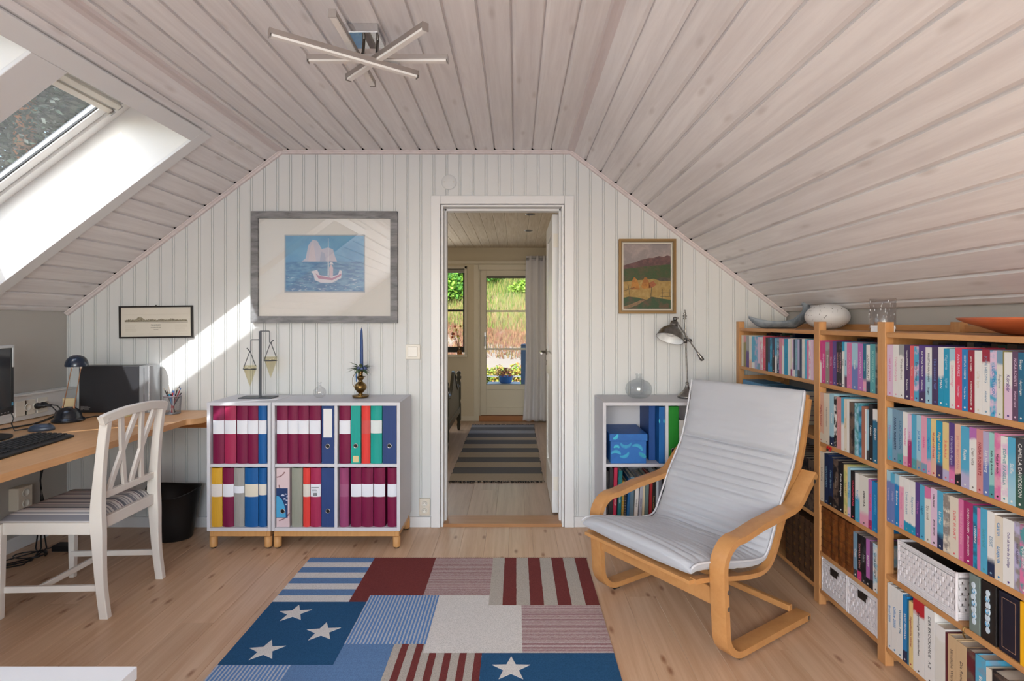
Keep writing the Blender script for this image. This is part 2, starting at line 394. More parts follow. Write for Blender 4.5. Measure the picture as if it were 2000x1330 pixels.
# --- doorway casing and open door
q = MB(); q.box(-.513, -.456, WY-.018, WY, 0, 1.998); q.box(.292, .349, WY-.018, WY, 0, 1.998); q.box(-.456, .292, WY-.018, WY, 1.949, 1.998)
struct(q.build('trim_5', white_trim, None, .003))
q = MB(); q.box(-.452, -.440, WY-.006, 3.545, 0, 1.946); q.box(.276, .288, WY-.006, 3.545, 0, 1.946); q.box(-.44, .276, WY-.006, 3.545, 1.934, 1.946)
q.box(-.441, -.428, 3.44, 3.50, 0, 1.94); q.box(.264, .277, 3.44, 3.50, 0, 1.94); q.box(-.44, .276, 3.44, 3.50, 1.922, 1.935)
struct(q.build('trim_6', white_trim, None, .0015))
struct(MB().prism([(3.37, 0), (3.385, .014), (3.53, .014), (3.545, .003), (3.545, -.01), (3.37, -.01)], -.452, .288, 'x').build('threshold', M('oak_threshold', (178, 132, 92), .4, grain=((3, 40, 40), .6, (150, 104, 66)))))
dr = bpy.data.objects.new('door_1', None); put(dr); dr['kind'] = 'structure'
dy0, dy1, dx0, dx1, dz0, dz1 = 3.582, 4.285, .232, .277, .012, 1.930
q = MB(); st = .11
q.box(dx0, dx1, dy0, dy0+st, dz0, dz1); q.box(dx0, dx1, dy1-st, dy1, dz0, dz1)
for z0_, z1_ in ((dz0, .22), (.86, 1.02), (1.82, dz1)): q.box(dx0, dx1, dy0+st, dy1-st, z0_, z1_)
q.build('door_leaf', white_trim, dr, .003)
for z0_, z1_ in ((.22, .86), (1.02, 1.82)):
    q = MB(); q.box(dx0+.012, dx1-.012, dy0+st, dy1-st, z0_, z1_); q.box(dx0+.005, dx1-.005, dy0+st+.05, dy1-st-.05, z0_+.05, z1_-.05)
    q.build('door_panel', white_trim, dr, .006)
h = MB(); h.lathe([(.024, 0), (.024, .005), (.011, .008), (.011, .042)], (dx0, 4.225, 1.01), 20, Matrix.Rotation(-math.pi/2, 4, 'Y')); h.tube([(dx0-.04, 4.225, 1.01), (dx0-.046, 4.20, 1.011), (dx0-.046, 4.10, 1.005)], .008, 10)
h.build('door_handle', steel, dr)
MB().lathe([(.019, 0), (.019, .006)], (dx0, 4.225, .93), 20, Matrix.Rotation(-math.pi/2, 4, 'Y')).build('keyhole_plate', steel, dr)
for z_ in (1.76, .20):
    q = MB(); q.box(.239, .270, dy0-.003, dy0, z_-.045, z_+.045); o = q.build('hinge', white_pl, dr, .001)
    q = MB(); q.tube([(.283, dy0-.010, z_-.045), (.283, dy0-.010, z_+.045)], .006, 10); q.build('hinge_pin', steel, o)
    for dz in (-.03, 0, .03): pass
# ================================================================== BEDROOM BEYOND THE DOOR
BX0, BX1, BY0, BY1, BZ = -2.9, .46, 3.55, 6.95, 2.155
f2 = struct(box('floor', slab_mat, BX0, BX1, BY0-.03, BY1, -.06, -.016))
x = BX0+.08; i = 0
while x < BX1+.05:
    c0 = BY0-.03; st_ = [c0, c0+.55+(i*.71) % 1.1, c0+1.9+(i*.53) % .9, BY1]
    for a, b_ in zip(st_, st_[1:]): put(bpy.data.objects.new('plank', floor_plank(b_-a-.001, .185, floor_oak)), f2, Matrix.Translation((x, a, -.001)))
    x += .1855; i += 1
c2 = struct(box('ceiling', gap_shade_dark, BX0, BX1, BY0, BY1, BZ+.012, BZ+.10))
bpine = M('bedroom_ceiling_pine', (214, 202, 184), .55, grain=((45, 2.5, 45), .7, (184, 166, 140)), knots=((11, 2.0, 9), (140, 112, 84), .7), rnd=.05)
q = MB(); q.prism([(0, 0), (.004, -.004), (.1025, -.004), (.1065, 0), (.1065, .012), (0, .012)], 0, BY1-BY0, 'y'); me2 = q.mesh('plank', bpine)
x = .437-.1065*34
while x < BX1-.02:
    if x > BX0-.05: put(bpy.data.objects.new('plank', me2), c2, Matrix.Translation((x, BY0, BZ+.004)))
    x += .1065
DX0, DX1 = -.47, .235
q = MB()
q.box(BX0, -1.50, BY1, BY1+.14, 0, BZ+.1); q.box(-1.50, -.612, BY1, BY1+.14, 0, .80); q.box(-1.50, -.612, BY1, BY1+.14, 1.925, BZ+.1)
q.box(-.612, DX0+.01, BY1, BY1+.14, 0, BZ+.1); q.box(DX1-.01, BX1, BY1, BY1+.14, 0, BZ+.1); q.box(DX0+.01, DX1-.01, BY1, BY1+.14, 1.92, BZ+.1)
struct(q.build('wall_far', bed_wall))
struct(box('wall_right', bed_wall, BX1, BX1+.06, BY0, BY1+.1, 0, BZ+.1)); struct(box('wall_left', bed_wall, BX0-.06, BX0, BY0, BY1+.1, 0, BZ+.1))
struct(box('wall_near', bed_wall, BX0, -.46, BY0-.045, BY0-.002, 0, BZ+.1)); 
struct(box('wall_near', bed_wall, .30, BX1, BY0-.045, BY0-.002, 0, BZ+.1)); struct(box('wall_near', bed_wall, -.46, .30, BY0-.045, BY0-.002, 1.95, BZ+.1))
struct(box('baseboard_far', bed_trim, BX0, DX0-.055, BY1-.012, BY1, 0, .06, None, .002))
q = MB(); q.box(BX0, .30, BY1-.022, BY1, 1.955, 1.985); q.box(BX0, .30, BY1-.03, BY1, 1.985, 1.992); struct(q.build('trim_7', bed_trim, None, .002))
q = MB(); q.box(DX0-.055, DX0+.008, BY1-.018, BY1+.02, 0, 1.975-.03); q.box(DX0, DX0+.0285, BY1+.001, BY1+.12, .06, 1.93); q.box(DX1-.0285, DX1, BY1+.001, BY1+.12, .06, 1.93); q.box(DX0, DX1, BY1+.001, BY1+.12, 1.877, 1.93); q.box(DX1-.008, DX1+.055, BY1-.018, BY1+.02, 0, 1.945); q.box(DX0, DX1, BY1-.018, BY1+.02, 1.88, 1.945)
struct(q.build('trim_8', bed_trim, None, .002))
struct(box('trim_9', M('oak_sill', (170, 112, 66), .4), DX0+.01, DX1-.01, BY1-.03, BY1+.12, 0, .065, None, .002))
d2 = bpy.data.objects.new('door_2', None); put(d2); d2['kind'] = 'structure'
LX0, LX1, LZ0, LZ1 = DX0+.030, DX1-.030, .07, 1.875
GX0, GX1, GZ0, GZ1 = -.372, .125, .452, 1.80
q = MB(); Y0, Y1 = BY1+.005, BY1+.055
q.box(LX0, GX0, Y0, Y1, LZ0, LZ1); q.box(GX1, LX1, Y0, Y1, LZ0, LZ1); q.box(GX0, GX1, Y0, Y1, GZ1, LZ1); q.box(GX0, GX1, Y0, Y1, .39, GZ0); q.box(GX0, GX1, Y0, Y1, LZ0, .165)
q.build('door_leaf', bed_trim, d2, .003)
MB().box(GX0, GX1, Y0+.012, Y1-.01, .165, .39).build('door_panel', bed_trim, d2, .002)
for z_ in (1.367, .893): MB().box(GX0, GX1, Y0+.01, Y1-.005, z_-.011, z_+.011).build('glazing_bar', bed_trim, d2, .002)
gp = glass_thin('door_glass', (.97, .98, .97), .006)
for a_, b_ in ((GZ0, .882), (.904, 1.356), (1.378, GZ1)): MB().box(GX0, GX1, Y0+.024, Y0+.028, a_, b_).build('pane', gp, d2)
q = MB(); q.box(GX0, GX1, Y0+.006, Y0+.02, GZ0-.006, GZ0+.004); q.box(GX0-.004, GX0+.004, Y0+.004, Y0+.02, GZ0, GZ1); q.box(GX0, GX1, Y0+.006, Y0+.02, GZ1-.004, GZ1+.004); q.build('gasket', black_pl, d2)
q = MB(); q.box(-.395, -.377, Y0-.008, Y0, .90, 1.10); q.tube([(-.386, Y0-.004, 1.05), (-.386, Y0-.045, 1.05), (-.386, Y0-.048, 1.03), (-.386, Y0-.048, .93)], .009, 8, (1, 0, 0)); q.build('door_handle', steel, d2)
MB().box(GX0+.005, GX1, Y0-.028, Y0-.002, 1.775, 1.80).build('blind_headrail', M('dark_blind_rail', (90, 86, 76), .5), d2, .003)
# bedroom window
w4 = bpy.data.objects.new('window_4', None); put(w4); w4['kind'] = 'structure'
q = MB(); wx0, wx1, wz0, wz1 = -1.50, -.612, .82, 1.925
q.box(wx0-.0, wx0+.03, BY1-.01, BY1+.08, wz0, wz1); q.box(wx1-.03, wx1, BY1-.01, BY1+.08, wz0, wz1); q.box(wx0, wx1, BY1-.01, BY1+.08, wz1-.03, wz1); q.build('window_frame', bed_trim, w4, .002)
blk = M('black_sash', (38, 36, 32), .4)
q = MB(); q.box(wx0+.03, wx0+.055, BY1+.05, BY1+.09, wz0+.03, wz1-.03); q.box(wx1-.055, wx1-.03, BY1+.05, BY1+.09, wz0+.03, wz1-.03); q.box(wx0+.05, wx1-.05, BY1+.05, BY1+.09, wz0+.03, wz0+.10); q.box(wx0+.05, wx1-.05, BY1+.05, BY1+.09, wz1-.055, wz1-.03); q.build('sash', blk, w4, .002)
MB().box(wx0+.05, wx1-.05, BY1+.055, BY1+.085, 1.362, 1.387).build('glazing_bar', blk, w4, .002)
for a_, b_ in ((wz0+.10, 1.362), (1.387, wz1-.055)): MB().box(wx0+.055, wx1-.055, BY1+.068, BY1+.072, a_, b_).build('pane', gp, w4)
MB().box(wx0-.02, wx1+.01, BY1-.05, BY1+.06, wz0-.022, wz0+.002).build('window_sill', bed_trim, w4, .003)
MB().box(wx0+.03, wx1-.03, BY1+.005, BY1+.04, 1.845, 1.888).build('blind_headrail', M('grey_blind', (150, 146, 136), .5), w4, .003)
# ================================================================== FURNITURE
def cabinet(name, label, x0, x1, cols, mat, grp, y0=3.036, y1=3.36, legs=True, sides=None):
    t = thing(name, label, 'cabinet', ((x0+x1)/2, (y0+y1)/2, 0), group=grp)
    z0, z1, th = .10, .80, .018
    q = MB(); q.box(x0, x0+th, y0, y1, z0, z1); q.box(x1-th, x1, y0, y1, z0, z1); q.box(x0+th, x1-th, y0, y1, z1-th, z1); q.box(x0+th, x1-th, y0, y1, z0, z0+th); q.box(x0+th, x1-th, y1-.012, y1-.004, z0+th, z1-th)
    q.build('carcass', mat, t, .0012)
    zs = .456; xs = [x0+th]+[x0+(x1-x0)*k/cols-.008 for k in range(1, cols)]+[x1-th]
    for k in range(1, cols): box('divider', mat, xs[k], xs[k]+.016, y0+.004, y1-.012, z0+th, z1-th, t, .001)
    for k in range(cols):
        a = xs[k]+(.016 if k else 0); box('shelf', mat, a, xs[k+1], y0+.004, y1-.012, zs-.008, zs+.008, t, .001)
    fr = MB(); fr.box(x0+.03, x1-.03, y0+.014, y0+.036, .066, .0995); fr.box(x0+.03, x1-.03, y1-.036, y1-.014, .066, .0995); fr.box(x0+.008, x0+.03, y0+.014, y1-.014, .066, .0995); fr.box(x1-.03, x1-.008, y0+.014, y1-.014, .066, .0995)
    fr.build('base_frame', birch_leg, t, .002)
    for lx in (x0+.024, x1-.024):
        for ly in (y0+.026, y1-.026):
            l = MB().lathe([(.019, .008), (.0205, .013), (.0205, .066)], (lx, ly, 0), 20).build('leg', birch_leg, t)
            MB().lathe([(.013, 0), (.014, .008)], (lx, ly, 0), 16).build('foot_pad', black_pl, l)
    return t
cabinet('cabinet', 'narrow light grey open cabinet on wooden legs next to the desk', -1.683, -1.3345, 1, cab_grey, 'grey open cabinets')
cabinet('cabinet', 'wide light grey cabinet with four compartments of binders beside the doorway', -1.3315, -.6315, 2, cab_grey, 'grey open cabinets')
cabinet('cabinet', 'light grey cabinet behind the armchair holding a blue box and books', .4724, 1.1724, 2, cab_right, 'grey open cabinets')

# ---- binders
cloth = {}
COL = dict(burgundy=(122, 22, 66), rose=(166, 44, 84), blue=(22, 92, 158), navy=(44, 68, 122), yellow=(214, 164, 50), grey=(160, 158, 154), teal=(28, 160, 148), red=(226, 66, 60), moss=(150, 152, 140), plum=(150, 68, 110), green=(24, 128, 36), royal=(30, 74, 140))
def binder_mat(c):
    return M('binder_'+c, COL[c], .55, grain=((160, 160, 8), .35, tuple(int(v*.82) for v in COL[c])), spec=.3)
lbl = M('binder_label', (228, 230, 238), .6); hole = M('ring_hole', (12, 12, 14), .6); ringm = M('nickel_ring', (190, 190, 192), .25, 1)
def binder(label, c, X0, X1, z0, z1, grp, style='round', lab=None, ring=None, yf=3.047, D=.27, cat='binder'):
    X0 += .0006; X1 -= .0006
    t = thing('binder', label, cat, ((X0+X1)/2, yf+.1, z0), group=grp); m = binder_mat(c); wd = X1-X0; xm = (X0+X1)/2
    n = 8 if style == 'round' else 1; bul = .008 if style == 'round' else .001
    fr = [(X0+wd*i/n, yf+bul*((2*i/n-1)**2)) for i in range(n+1)]
    q = MB(); th = .0028
    outer = fr+[(X1, yf+D), (X1-th, yf+D)]+[(X1-th, fr[-1][1]+th)]+[(a, b_+th) for a, b_ in fr[1:-1][::-1]]+[(X0+th, fr[0][1]+th), (X0+th, yf+D), (X0, yf+D)]
    q.prism(outer, z0+.0005, z1, 'z'); q.build('cover', m, t)
    if wd > .02: MB().box(X0+.006, X1-.006, yf+.03, yf+D-.01, z0+.004, z1-.02).build('pages', pages_m, t)
    if lab:
        a, b_, lc = lab
        if style == 'round':
            v = []; f = []
            for (xx, yy) in fr: v += [(xx, yy-.0005, a), (xx, yy-.0005, b_)]
            for i in range(n): f.append((2*i, 2*i+2, 2*i+3, 2*i+1))
            MB().add(v, f, True).build('label_band', M('label_'+str(lc), lc, .6), t)
        else: MB().box(xm-wd*.36, xm+wd*.36, yf-.0008, yf-.0002, a, b_).build('label_band', M('label_'+str(lc), lc, .6), t)
    if ring:
        R = Matrix.Rotation(math.pi/2, 4, 'X')
        MB().lathe([(.0, .0006), (.0098, .0006), (.0098, .0016)], (xm, yf, ring), 20, R).build('finger_hole', hole, t)
        MB().lathe([(.0096, .0005), (.0096, .003), (.0125, .0028), (.013, .0005)], (xm, yf, ring), 24, R, cap=False).build('metal_ring', ringm, t)
    return t
def bx(z): return at(380+z/3.8, 700, 3.05).x
LW = (228, 230, 238); zt0, zt1, zb0, zb1 = .464, .786, .118, .440
LT = (.626, .700, LW); LB = (.283, .352, LW)
BN = [  # colour, x0, x1, label, ring, where, extra
 ('burgundy', 133, 217, LT, None), ('rose', 219, 306, LT, None), ('burgundy', 312, 391, LT, None), ('burgundy', 392, 469, LT, None), ('blue', 470, 533, LT, None)]
where = 'top shelf of the narrow grey cabinet'
ords = ['first', 'second', 'third', 'fourth', 'fifth']
wn_ = ['leftmost', 'second from left', 'third from left', 'fourth from left', 'rightmost']
def row(lst, z0, z1, where, grp):
    for i, r in enumerate(lst):
        c, a, b_, lab, ring = r[:5]; st = r[5] if len(r) > 5 else 'round'
        extra = 'white-banded ' if lab and st == 'round' else ('finger-ring ' if ring else '')
        ti = binder('%s%s %s, %s on %s' % (extra, c, 'file' if st == 'flat' else 'binder', wn_[i], where), c, bx(a), bx(b_), z0, z1, grp, st, lab, ring)
        yield ti
g1 = list(row(BN, zt0, zt1, 'top shelf of narrow cabinet', 'binders in the grey cabinets'))
BN = [('yellow', 122, 203, (.283, .352, (222, 214, 208)), None), ('burgundy', 205, 289, LB, None), ('grey', 290, 368, (.303, .340, LW), None, 'round'), ('blue', 370, 470, (.283, .352, (222, 214, 196)), None), ('blue', 474, 533, (.292, .352, (226, 220, 208)), None)]
list(row(BN, zb0, zb1, 'lower shelf of narrow cabinet', 'binders in the grey cabinets'))
BN = [('burgundy', 607, 689, LT, None), ('burgundy', 690, 766, LT, None), ('burgundy', 767, 846, LT, None), ('burgundy', 848, 934, LT, None), ('navy', 944, 1036, (.608, .764, (226, 226, 226)), .560, 'flat')]
list(row(BN, zt0, zt1, 'upper left compartment of wide cabinet', 'binders in the grey cabinets'))
BN = [('burgundy', 1072, 1156, LT, None), ('teal', 1161, 1234, None, .562, 'flat'), ('red', 1237, 1303, (.626, .700, (206, 84, 80)), None), ('teal', 1305, 1390, (.630, .700, (214, 222, 222)), None), ('navy', 1396, 1499, None, .562, 'flat')]
g4 = list(row(BN, zt0, zt1, 'upper right compartment of wide cabinet', 'binders in the grey cabinets'))
MB().box(bx(1178), bx(1220), 3.0455, 3.0462, .472, .507).build('sticky_note', M('note_yellow', (220, 200, 150), .7), g4[1])
BN = [('plum', 1074, 1142, (.283, .352, (158, 88, 124)), None), ('burgundy', 1158, 1239, LB, None), ('burgundy', 1241, 1325, LB, None), ('burgundy', 1330, 1413, LB, None), ('burgundy', 1430, 1499, LB, None)]
list(row(BN, zb0, zb1, 'lower right compartment of wide cabinet', 'binders in the grey cabinets'))
BN = [None, ('moss', 718, 800, None, None), ('red', 803, 857, (.283, .352, (220, 212, 202)), None), ('rose', 859, 936, LB, None), ('navy', 942, 1040, None, .206, 'flat')]
for i, r in enumerate(BN):
    if r:
        st = r[5] if len(r) > 5 else 'round'
        o = binder('%s %s, %s in lower left compartment of wide cabinet' % ({'moss': 'mottled grey green', 'red': 'slim red white-banded', 'rose': 'rose barcode-labelled', 'navy': 'navy finger-ring'}[r[0]], 'binder', wn_[i]), r[0], bx(r[1]), bx(r[2]), zb0, zb1, 'binders in the grey cabinets', st, r[3], r[4])
        if r[0] == 'rose':
            q = MB(); xx = (bx(r[1])+bx(r[2]))/2
            for k in range(9): q.box(xx-.010+k*.0024, xx-.0088+k*.0024, 3.0455, 3.0463, .288, .305)
            q.box(xx-.022, xx+.020, 3.0455, 3.0463, .333, .3355)
            for k in range(3): q.box(xx-.018, xx+.014-k*.004, 3.0455, 3.0463, .310+k*.006, .3112+k*.006)
            q.build('barcode', black_pl, o)
# patterned file box
X0, X1 = bx(608), bx(712); t = thing('file_box', 'pale pink patterned file box with navy pocket and sea animal print', 'binder', ((X0+X1)/2, 3.1, zb0), group='binders in the grey cabinets')
box('cover', M('pale_pink_card', (214, 192, 196), .6), X0, X1-.004, 3.047, 3.31, zb0, zb1, t, .002)
def flat(poly, y0, y1): return MB().prism(poly, y0, y1, 'y')
def arcband(cx, cz, r, wd, a0, a1, y):
    o_ = arc(cx, cz, r, a0, a1, 12); i_ = arc(cx, cz, r-wd, a1, a0, 12); return MB().prism(o_+i_, y, 3.0468, 'y')
xm = (X0+X1)/2
for k, (cx_, cz_, r_, a0, a1) in enumerate(((X0+.001, .440, .052, -88, -25), (X1-.006, .35, .058, 182, 245), (X0+.0005, .235, .085, -80, -28))):
    arcband(cx_, cz_, r_, .006, a0, a1, 3.0462).build('printed_arc', M('print_mauve', (140, 104, 104), .6), t)
flat([(X0+.001, .170), (X1-.014, .170), (X1-.014, .330), (X0+.001, .330)], 3.0458, 3.0468).build('navy_pocket', M('print_navy', (28, 56, 104), .6), t)
flat([(X0+.001, .172)]+[(X0+.001+.052*math.sin(a*.157), .172+.118*math.cos(a*.157)) for a in range(0, 11)], 3.0450, 3.0457).build('printed_whale', M('print_sky', (72, 160, 206), .6), t)
q = MB()
for (dx, dz, r_) in ((.036, .288, .010), (.052, .296, .006), (.046, .268, .008), (.058, .262, .006), (.054, .238, .007), (.060, .282, .005)):
    q.prism(arc(X0+dx, dz, r_, 0, 180, 8), 3.0452, 3.0457, 'y')
q.build('printed_shells', M('print_shell', (190, 196, 214), .6), t)
R = Matrix.Rotation(math.pi/2, 4, 'X'); MB().lathe([(.0, .0003), (.0098, .0003), (.0098, .0012)], (X0+.036, 3.045, .206), 20, R).build('finger_hole', hole, t)
MB().lathe([(.0096, .0002), (.0096, .0025), (.0125, .0023), (.013, .0002)], (X0+.036, 3.045, .206), 24, R, cap=False).build('metal_ring', ringm, t)

# ---- right cabinet contents
t = thing('storage_box', 'blue lidded storage box with turquoise feather print in grey cabinet', 'box', (.614, 3.2, .464))
bb = M('storage_blue', (38, 104, 178), .5, mottled=(14, .35, (30, 84, 156)))
box('body', bb, .516, .712, 3.052, 3.33, .4645, .602, t, .002); box('lid', bb, .510, .718, 3.046, 3.335, .588, .626, t, .002)
q = MB()
rr = random.Random(3)
for (cx_, cz_, r_, a0, a1) in ((.60, .585, .030, 200, 340), (.655, .53, .034, 10, 120), (.585, .53, .030, 240, 350), (.70, .53, .026, 190, 320), (.55, .545, .014, 20, 160), (.53, .625, .024, 270, 355), (.665, .47, .05, 20, 80), (.545, .50, .03, 30, 140)):
    for k in range(14):
        a = math.radians(a0+(a1-a0)*k/13); p = (cx_+r_*math.cos(a), cz_+r_*math.sin(a)); l_ = .004+.005*math.sin(math.pi*k/13)
        if not (.518 < p[0] < .708 and .468 < p[1] < .624): continue
        y_ = 3.0516 if p[1] < .584 else 3.0456
        dx, dz = math.cos(a)*l_, math.sin(a)*l_; nx, nz = -math.sin(a)*.0012, math.cos(a)*.0012
        z_2 = min(p[1]+dz, .6255) if p[1] > .588 else min(p[1]+dz, .587)
        q.add([(p[0]-dx-nx, y_, p[1]-dz-nz), (p[0]-dx+nx, y_, p[1]-dz+nz), (p[0]+dx+nx, y_, z_2+nz), (p[0]+dx-nx, y_, z_2-nz)], [(0, 1, 2, 3)])
q.build('feather_print', M('print_turquoise', (70, 190, 214), .5), t)
def magfile(label, X0, X1, yf, c, ring=False):
    t = thing('binder', label, 'binder', ((X0+X1)/2, yf+.1, .464), group='files in the cabinet behind the armchair'); m = binder_mat(c)
    box('cover', m, X0, X1, yf, yf+.26, .4645, .775, t, .0015)
    if ring:
        xm = (X0+X1)/2; MB().lathe([(.0, .0003), (.0098, .0003), (.0098, .0012)], (xm, yf, .535), 20, R).build('finger_hole', hole, t)
        MB().lathe([(.0096, .0002), (.0096, .0025), (.0125, .0023), (.013, .0002)], (xm, yf, .535), 24, R, cap=False).build('metal_ring', ringm, t)
    return t
magfile('blue box file set back beside the blue storage box', .742, .778, 3.12, 'royal')
o = magfile('blue box file against the divider of the cabinet behind the armchair', .781, .8125, 3.05, 'blue')
q = MB()
for xx in (.783, .808): q.prism([(xx+.0032*math.cos(a*.524), .696+.011*math.sin(a*.524)) for a in range(12)], 3.0488, 3.0496, 'y')
q.build('slot_mark', M('print_turquoise', (70, 190, 214)), o)  # small turquoise ovals near both edges of the file
magfile('green lever-arch file right of the divider behind the armchair', .832, .892, 3.06, 'green', True)
def simple_book(name, label, X0, X1, yf, z0, h, c, grp, D=.2, tilt=0, title=None, tc=(240, 240, 240), parts=True):
    Wm = Matrix.Translation(((X0+X1)/2, yf, z0)) @ Matrix.Rotation(math.radians(tilt), 4, 'Y')
    wd = X1-X0; wd2 = wd/2; t = thing(name, label, 'book', ((X0+X1)/2, yf, z0), group=grp); th = .002
    q = MB(Wm); q.box(-wd2, wd2, 0, th, 0, h); q.box(-wd2, -wd2+th, th, D, 0, h); q.box(wd2-th, wd2, th, D, 0, h)
    q.build('cover', M('cover_%d_%d_%d' % c, c, .45), t)
    MB(Wm).box(-wd2+th, wd2-th, th, D-.004, .003, h-.004).build('pages', pages_m, t)
    if title:
        s = min(wd*.62, h*.85/(len(title)*.62)); text('title', title, s, Wm @ basis((0, -.0004, h/2), *FRONTV), M('ink_%d_%d_%d' % tc, tc, .5), t)
    return t
simple_book('book', 'tall white photo book right of the green file', .897, .922, 3.07, .4645, .232, (214, 214, 212), 'books in the cabinet behind the armchair', .24)
simple_book('book', 'slim white book between the photo book and armchair', .925, .942, 3.07, .4645, .216, (206, 204, 200), 'books in the cabinet behind the armchair', .22)
LBK = [(.487, .506, .30, (34, 34, 38), 0, '', 0, 'black hardback'), (.508, .528, .315, (46, 44, 50), 1, '', 0, 'charcoal hardback'), (.530, .549, .318, (188, 40, 76), 1.5, 'DEN SISTE STRAFF', (235, 220, 225), 'crimson hardback'), (.552, .572, .306, (20, 112, 118), 2, 'MAGASIN', (220, 235, 235), 'dark teal book'),
 (.575, .586, .245, (196, 160, 60), 2, '', 0, 'spiral-bound ochre booklet'), (.588, .600, .25, (60, 56, 54), 2, '', 0, 'spiral-bound black booklet'), (.602, .616, .262, (28, 96, 150), 3, '', 0, 'mid blue magazine'), (.619, .640, .27, (96, 122, 138), 2, '', 0, 'slate blue book'), (.644, .664, .25, (222, 218, 212), 3, 'Handbok', (50, 50, 60), 'white handbook'),
 (.668, .684, .262, (170, 170, 180), 3, 'ZEEBERGS', (40, 50, 90), 'grey book in navy lettering'), (.688, .700, .255, (212, 198, 168), 2, '', 0, 'cream booklet'), (.703, .722, .264, (104, 126, 124), 2, '', 0, 'grey green book'), (.725, .739, .268, (160, 34, 38), 2, '', 0, 'bright red book'), (.742, .762, .258, (36, 34, 32), 1, 'Prisma lexikon', (190, 160, 110), 'black lexicon in gold lettering'),
 (.765, .779, .29, (196, 204, 214), 1, '', 0, 'pale silver folder'), (.781, .796, .28, (120, 122, 132), 0, '', 0, 'mid grey folder'), (.798, .809, .275, (30, 30, 34), 0, '', 0, 'slim black folder at the divider')]
for i, (a, b_, h_, c, tl, ti, tc, nm) in enumerate(LBK):
    o = simple_book('book', '%s on the lower shelf of the cabinet behind the armchair' % nm, a, b_, 3.055+.004*(i % 3), .119, h_, c, 'books in the cabinet behind the armchair', .2, tl, ti or None, tc or (240, 240, 240))
    if 'spiral' in nm:
        q = MB()
        for k in range(16): q.lathe([(.0035, -.0006), (.0046, 0), (.0035, .0006)], ((a+b_)/2+.0005*k, 3.054, .13+k*.0145), 8, cap=False)
        q.build('spiral', steel, o)

# ================================================================== BOOKCASE
PX = 1.3295                                      # plane of the shelf fronts
def YB(px): return PX*F/(px-CX)
Yp = [3.3275, 2.448, 2.010, 1.150]; pw = .044
bc = thing('bookcase', 'long pine bookcase of three bays under the sloping ceiling', 'bookcase', (PX+.15, 2.2, 0))
for i, y in enumerate(Yp):
    a, b_ = y, y+pw
    if i == 0: a, b_ = y, min(y+pw, WY-.004)
    sf = MB(); sf.box(PX, PX+.032, a, b_, 0, 1.24); sf.build('post', pine_post, bc, .0015)
    sf = MB(); sf.box(PX+.268, PX+.30, a, b_, 0, 1.24); sf.build('post', pine_post, bc, .0015)
    for z in (.03, .32, .62, .90, 1.175): MB().box(PX+.032, PX+.268, a+.012, a+.032, z-.02, z+.02).build('side_rail', pine_post, bc, .001)
SH = {'A': [1.202, .977, .730, .385, .0706], 'B': [1.202, .9735, .7147, .4588, .2365, .0706], 'C': [1.202, .9756, .747, .525, .334, .073]}
BAY = {'A': (Yp[1]+pw, Yp[0]), 'B': (Yp[2]+pw, Yp[1]), 'C': (Yp[3]+pw, Yp[2])}
for k, zs in SH.items():
    ya, yb = BAY[k]
    for z in zs:
        q = MB(); q.box(PX+.003, PX+.298, ya+.001, yb-.001, z-.018, z); q.build('shelf', pine_old, bc, .0015)
box('back_rail', pine_old, PX+.285, PX+.300, BAY['A'][0], BAY['A'][1], 1.185, 1.228, bc, .001)
box('back_rail', pine_old, PX+.285, PX+.300, BAY['B'][0], BAY['B'][1], 1.203, 1.228, bc, .001)
box('back_rail', pine_old, PX+.285, PX+.300, BAY['C'][0], BAY['C'][1], 1.203, 1.228, bc, .001)
MB().tube([(PX+.018, YB(1886), .3345+.002), (PX-.006, YB(1886), .337), (PX-.008, YB(1886), .318), (PX-.002, YB(1886), .305)], .0022, 8, (0, 1, 0)).build('brass_clip', brass, bc)

PAL = dict(lilac=(216, 184, 210), white=(222, 220, 218), cream=(216, 206, 188), violet=(70, 50, 96), purple=(84, 58, 134), coral=(226, 88, 96), pale_blue=(150, 196, 216), sky=(70, 166, 206), cyan=(10, 150, 194), azure=(16, 126, 198), crimson=(226, 58, 90), wine=(160, 26, 54), grey=(150, 152, 154),
  pink=(216, 108, 160), hot_pink=(214, 50, 130), rose=(222, 150, 176), plum=(96, 66, 96), petrol=(22, 102, 140), navy=(28, 44, 84), slate=(110, 150, 178), teal=(70, 152, 160), mint=(140, 200, 196), yellow=(224, 196, 128), peach=(222, 174, 150), salmon=(208, 136, 136), black=(30, 28, 34), brown=(104, 84, 72),
  taupe=(138, 128, 122), dark_green=(48, 88, 76), red=(196, 30, 44), lavender=(172, 166, 204), periwinkle=(96, 120, 186), orchid=(176, 98, 176), magenta=(166, 34, 100), terracotta=(170, 104, 80), olive=(142, 132, 70), lime=(190, 190, 110), charcoal=(62, 64, 70), maroon=(96, 26, 40), ivory=(214, 212, 204), gold=(200, 170, 110), tan=(200, 168, 126))
PAL = {k: tuple(int(sum(v)/3+(c-sum(v)/3)*.86) for c in v) for k, v in PAL.items()}
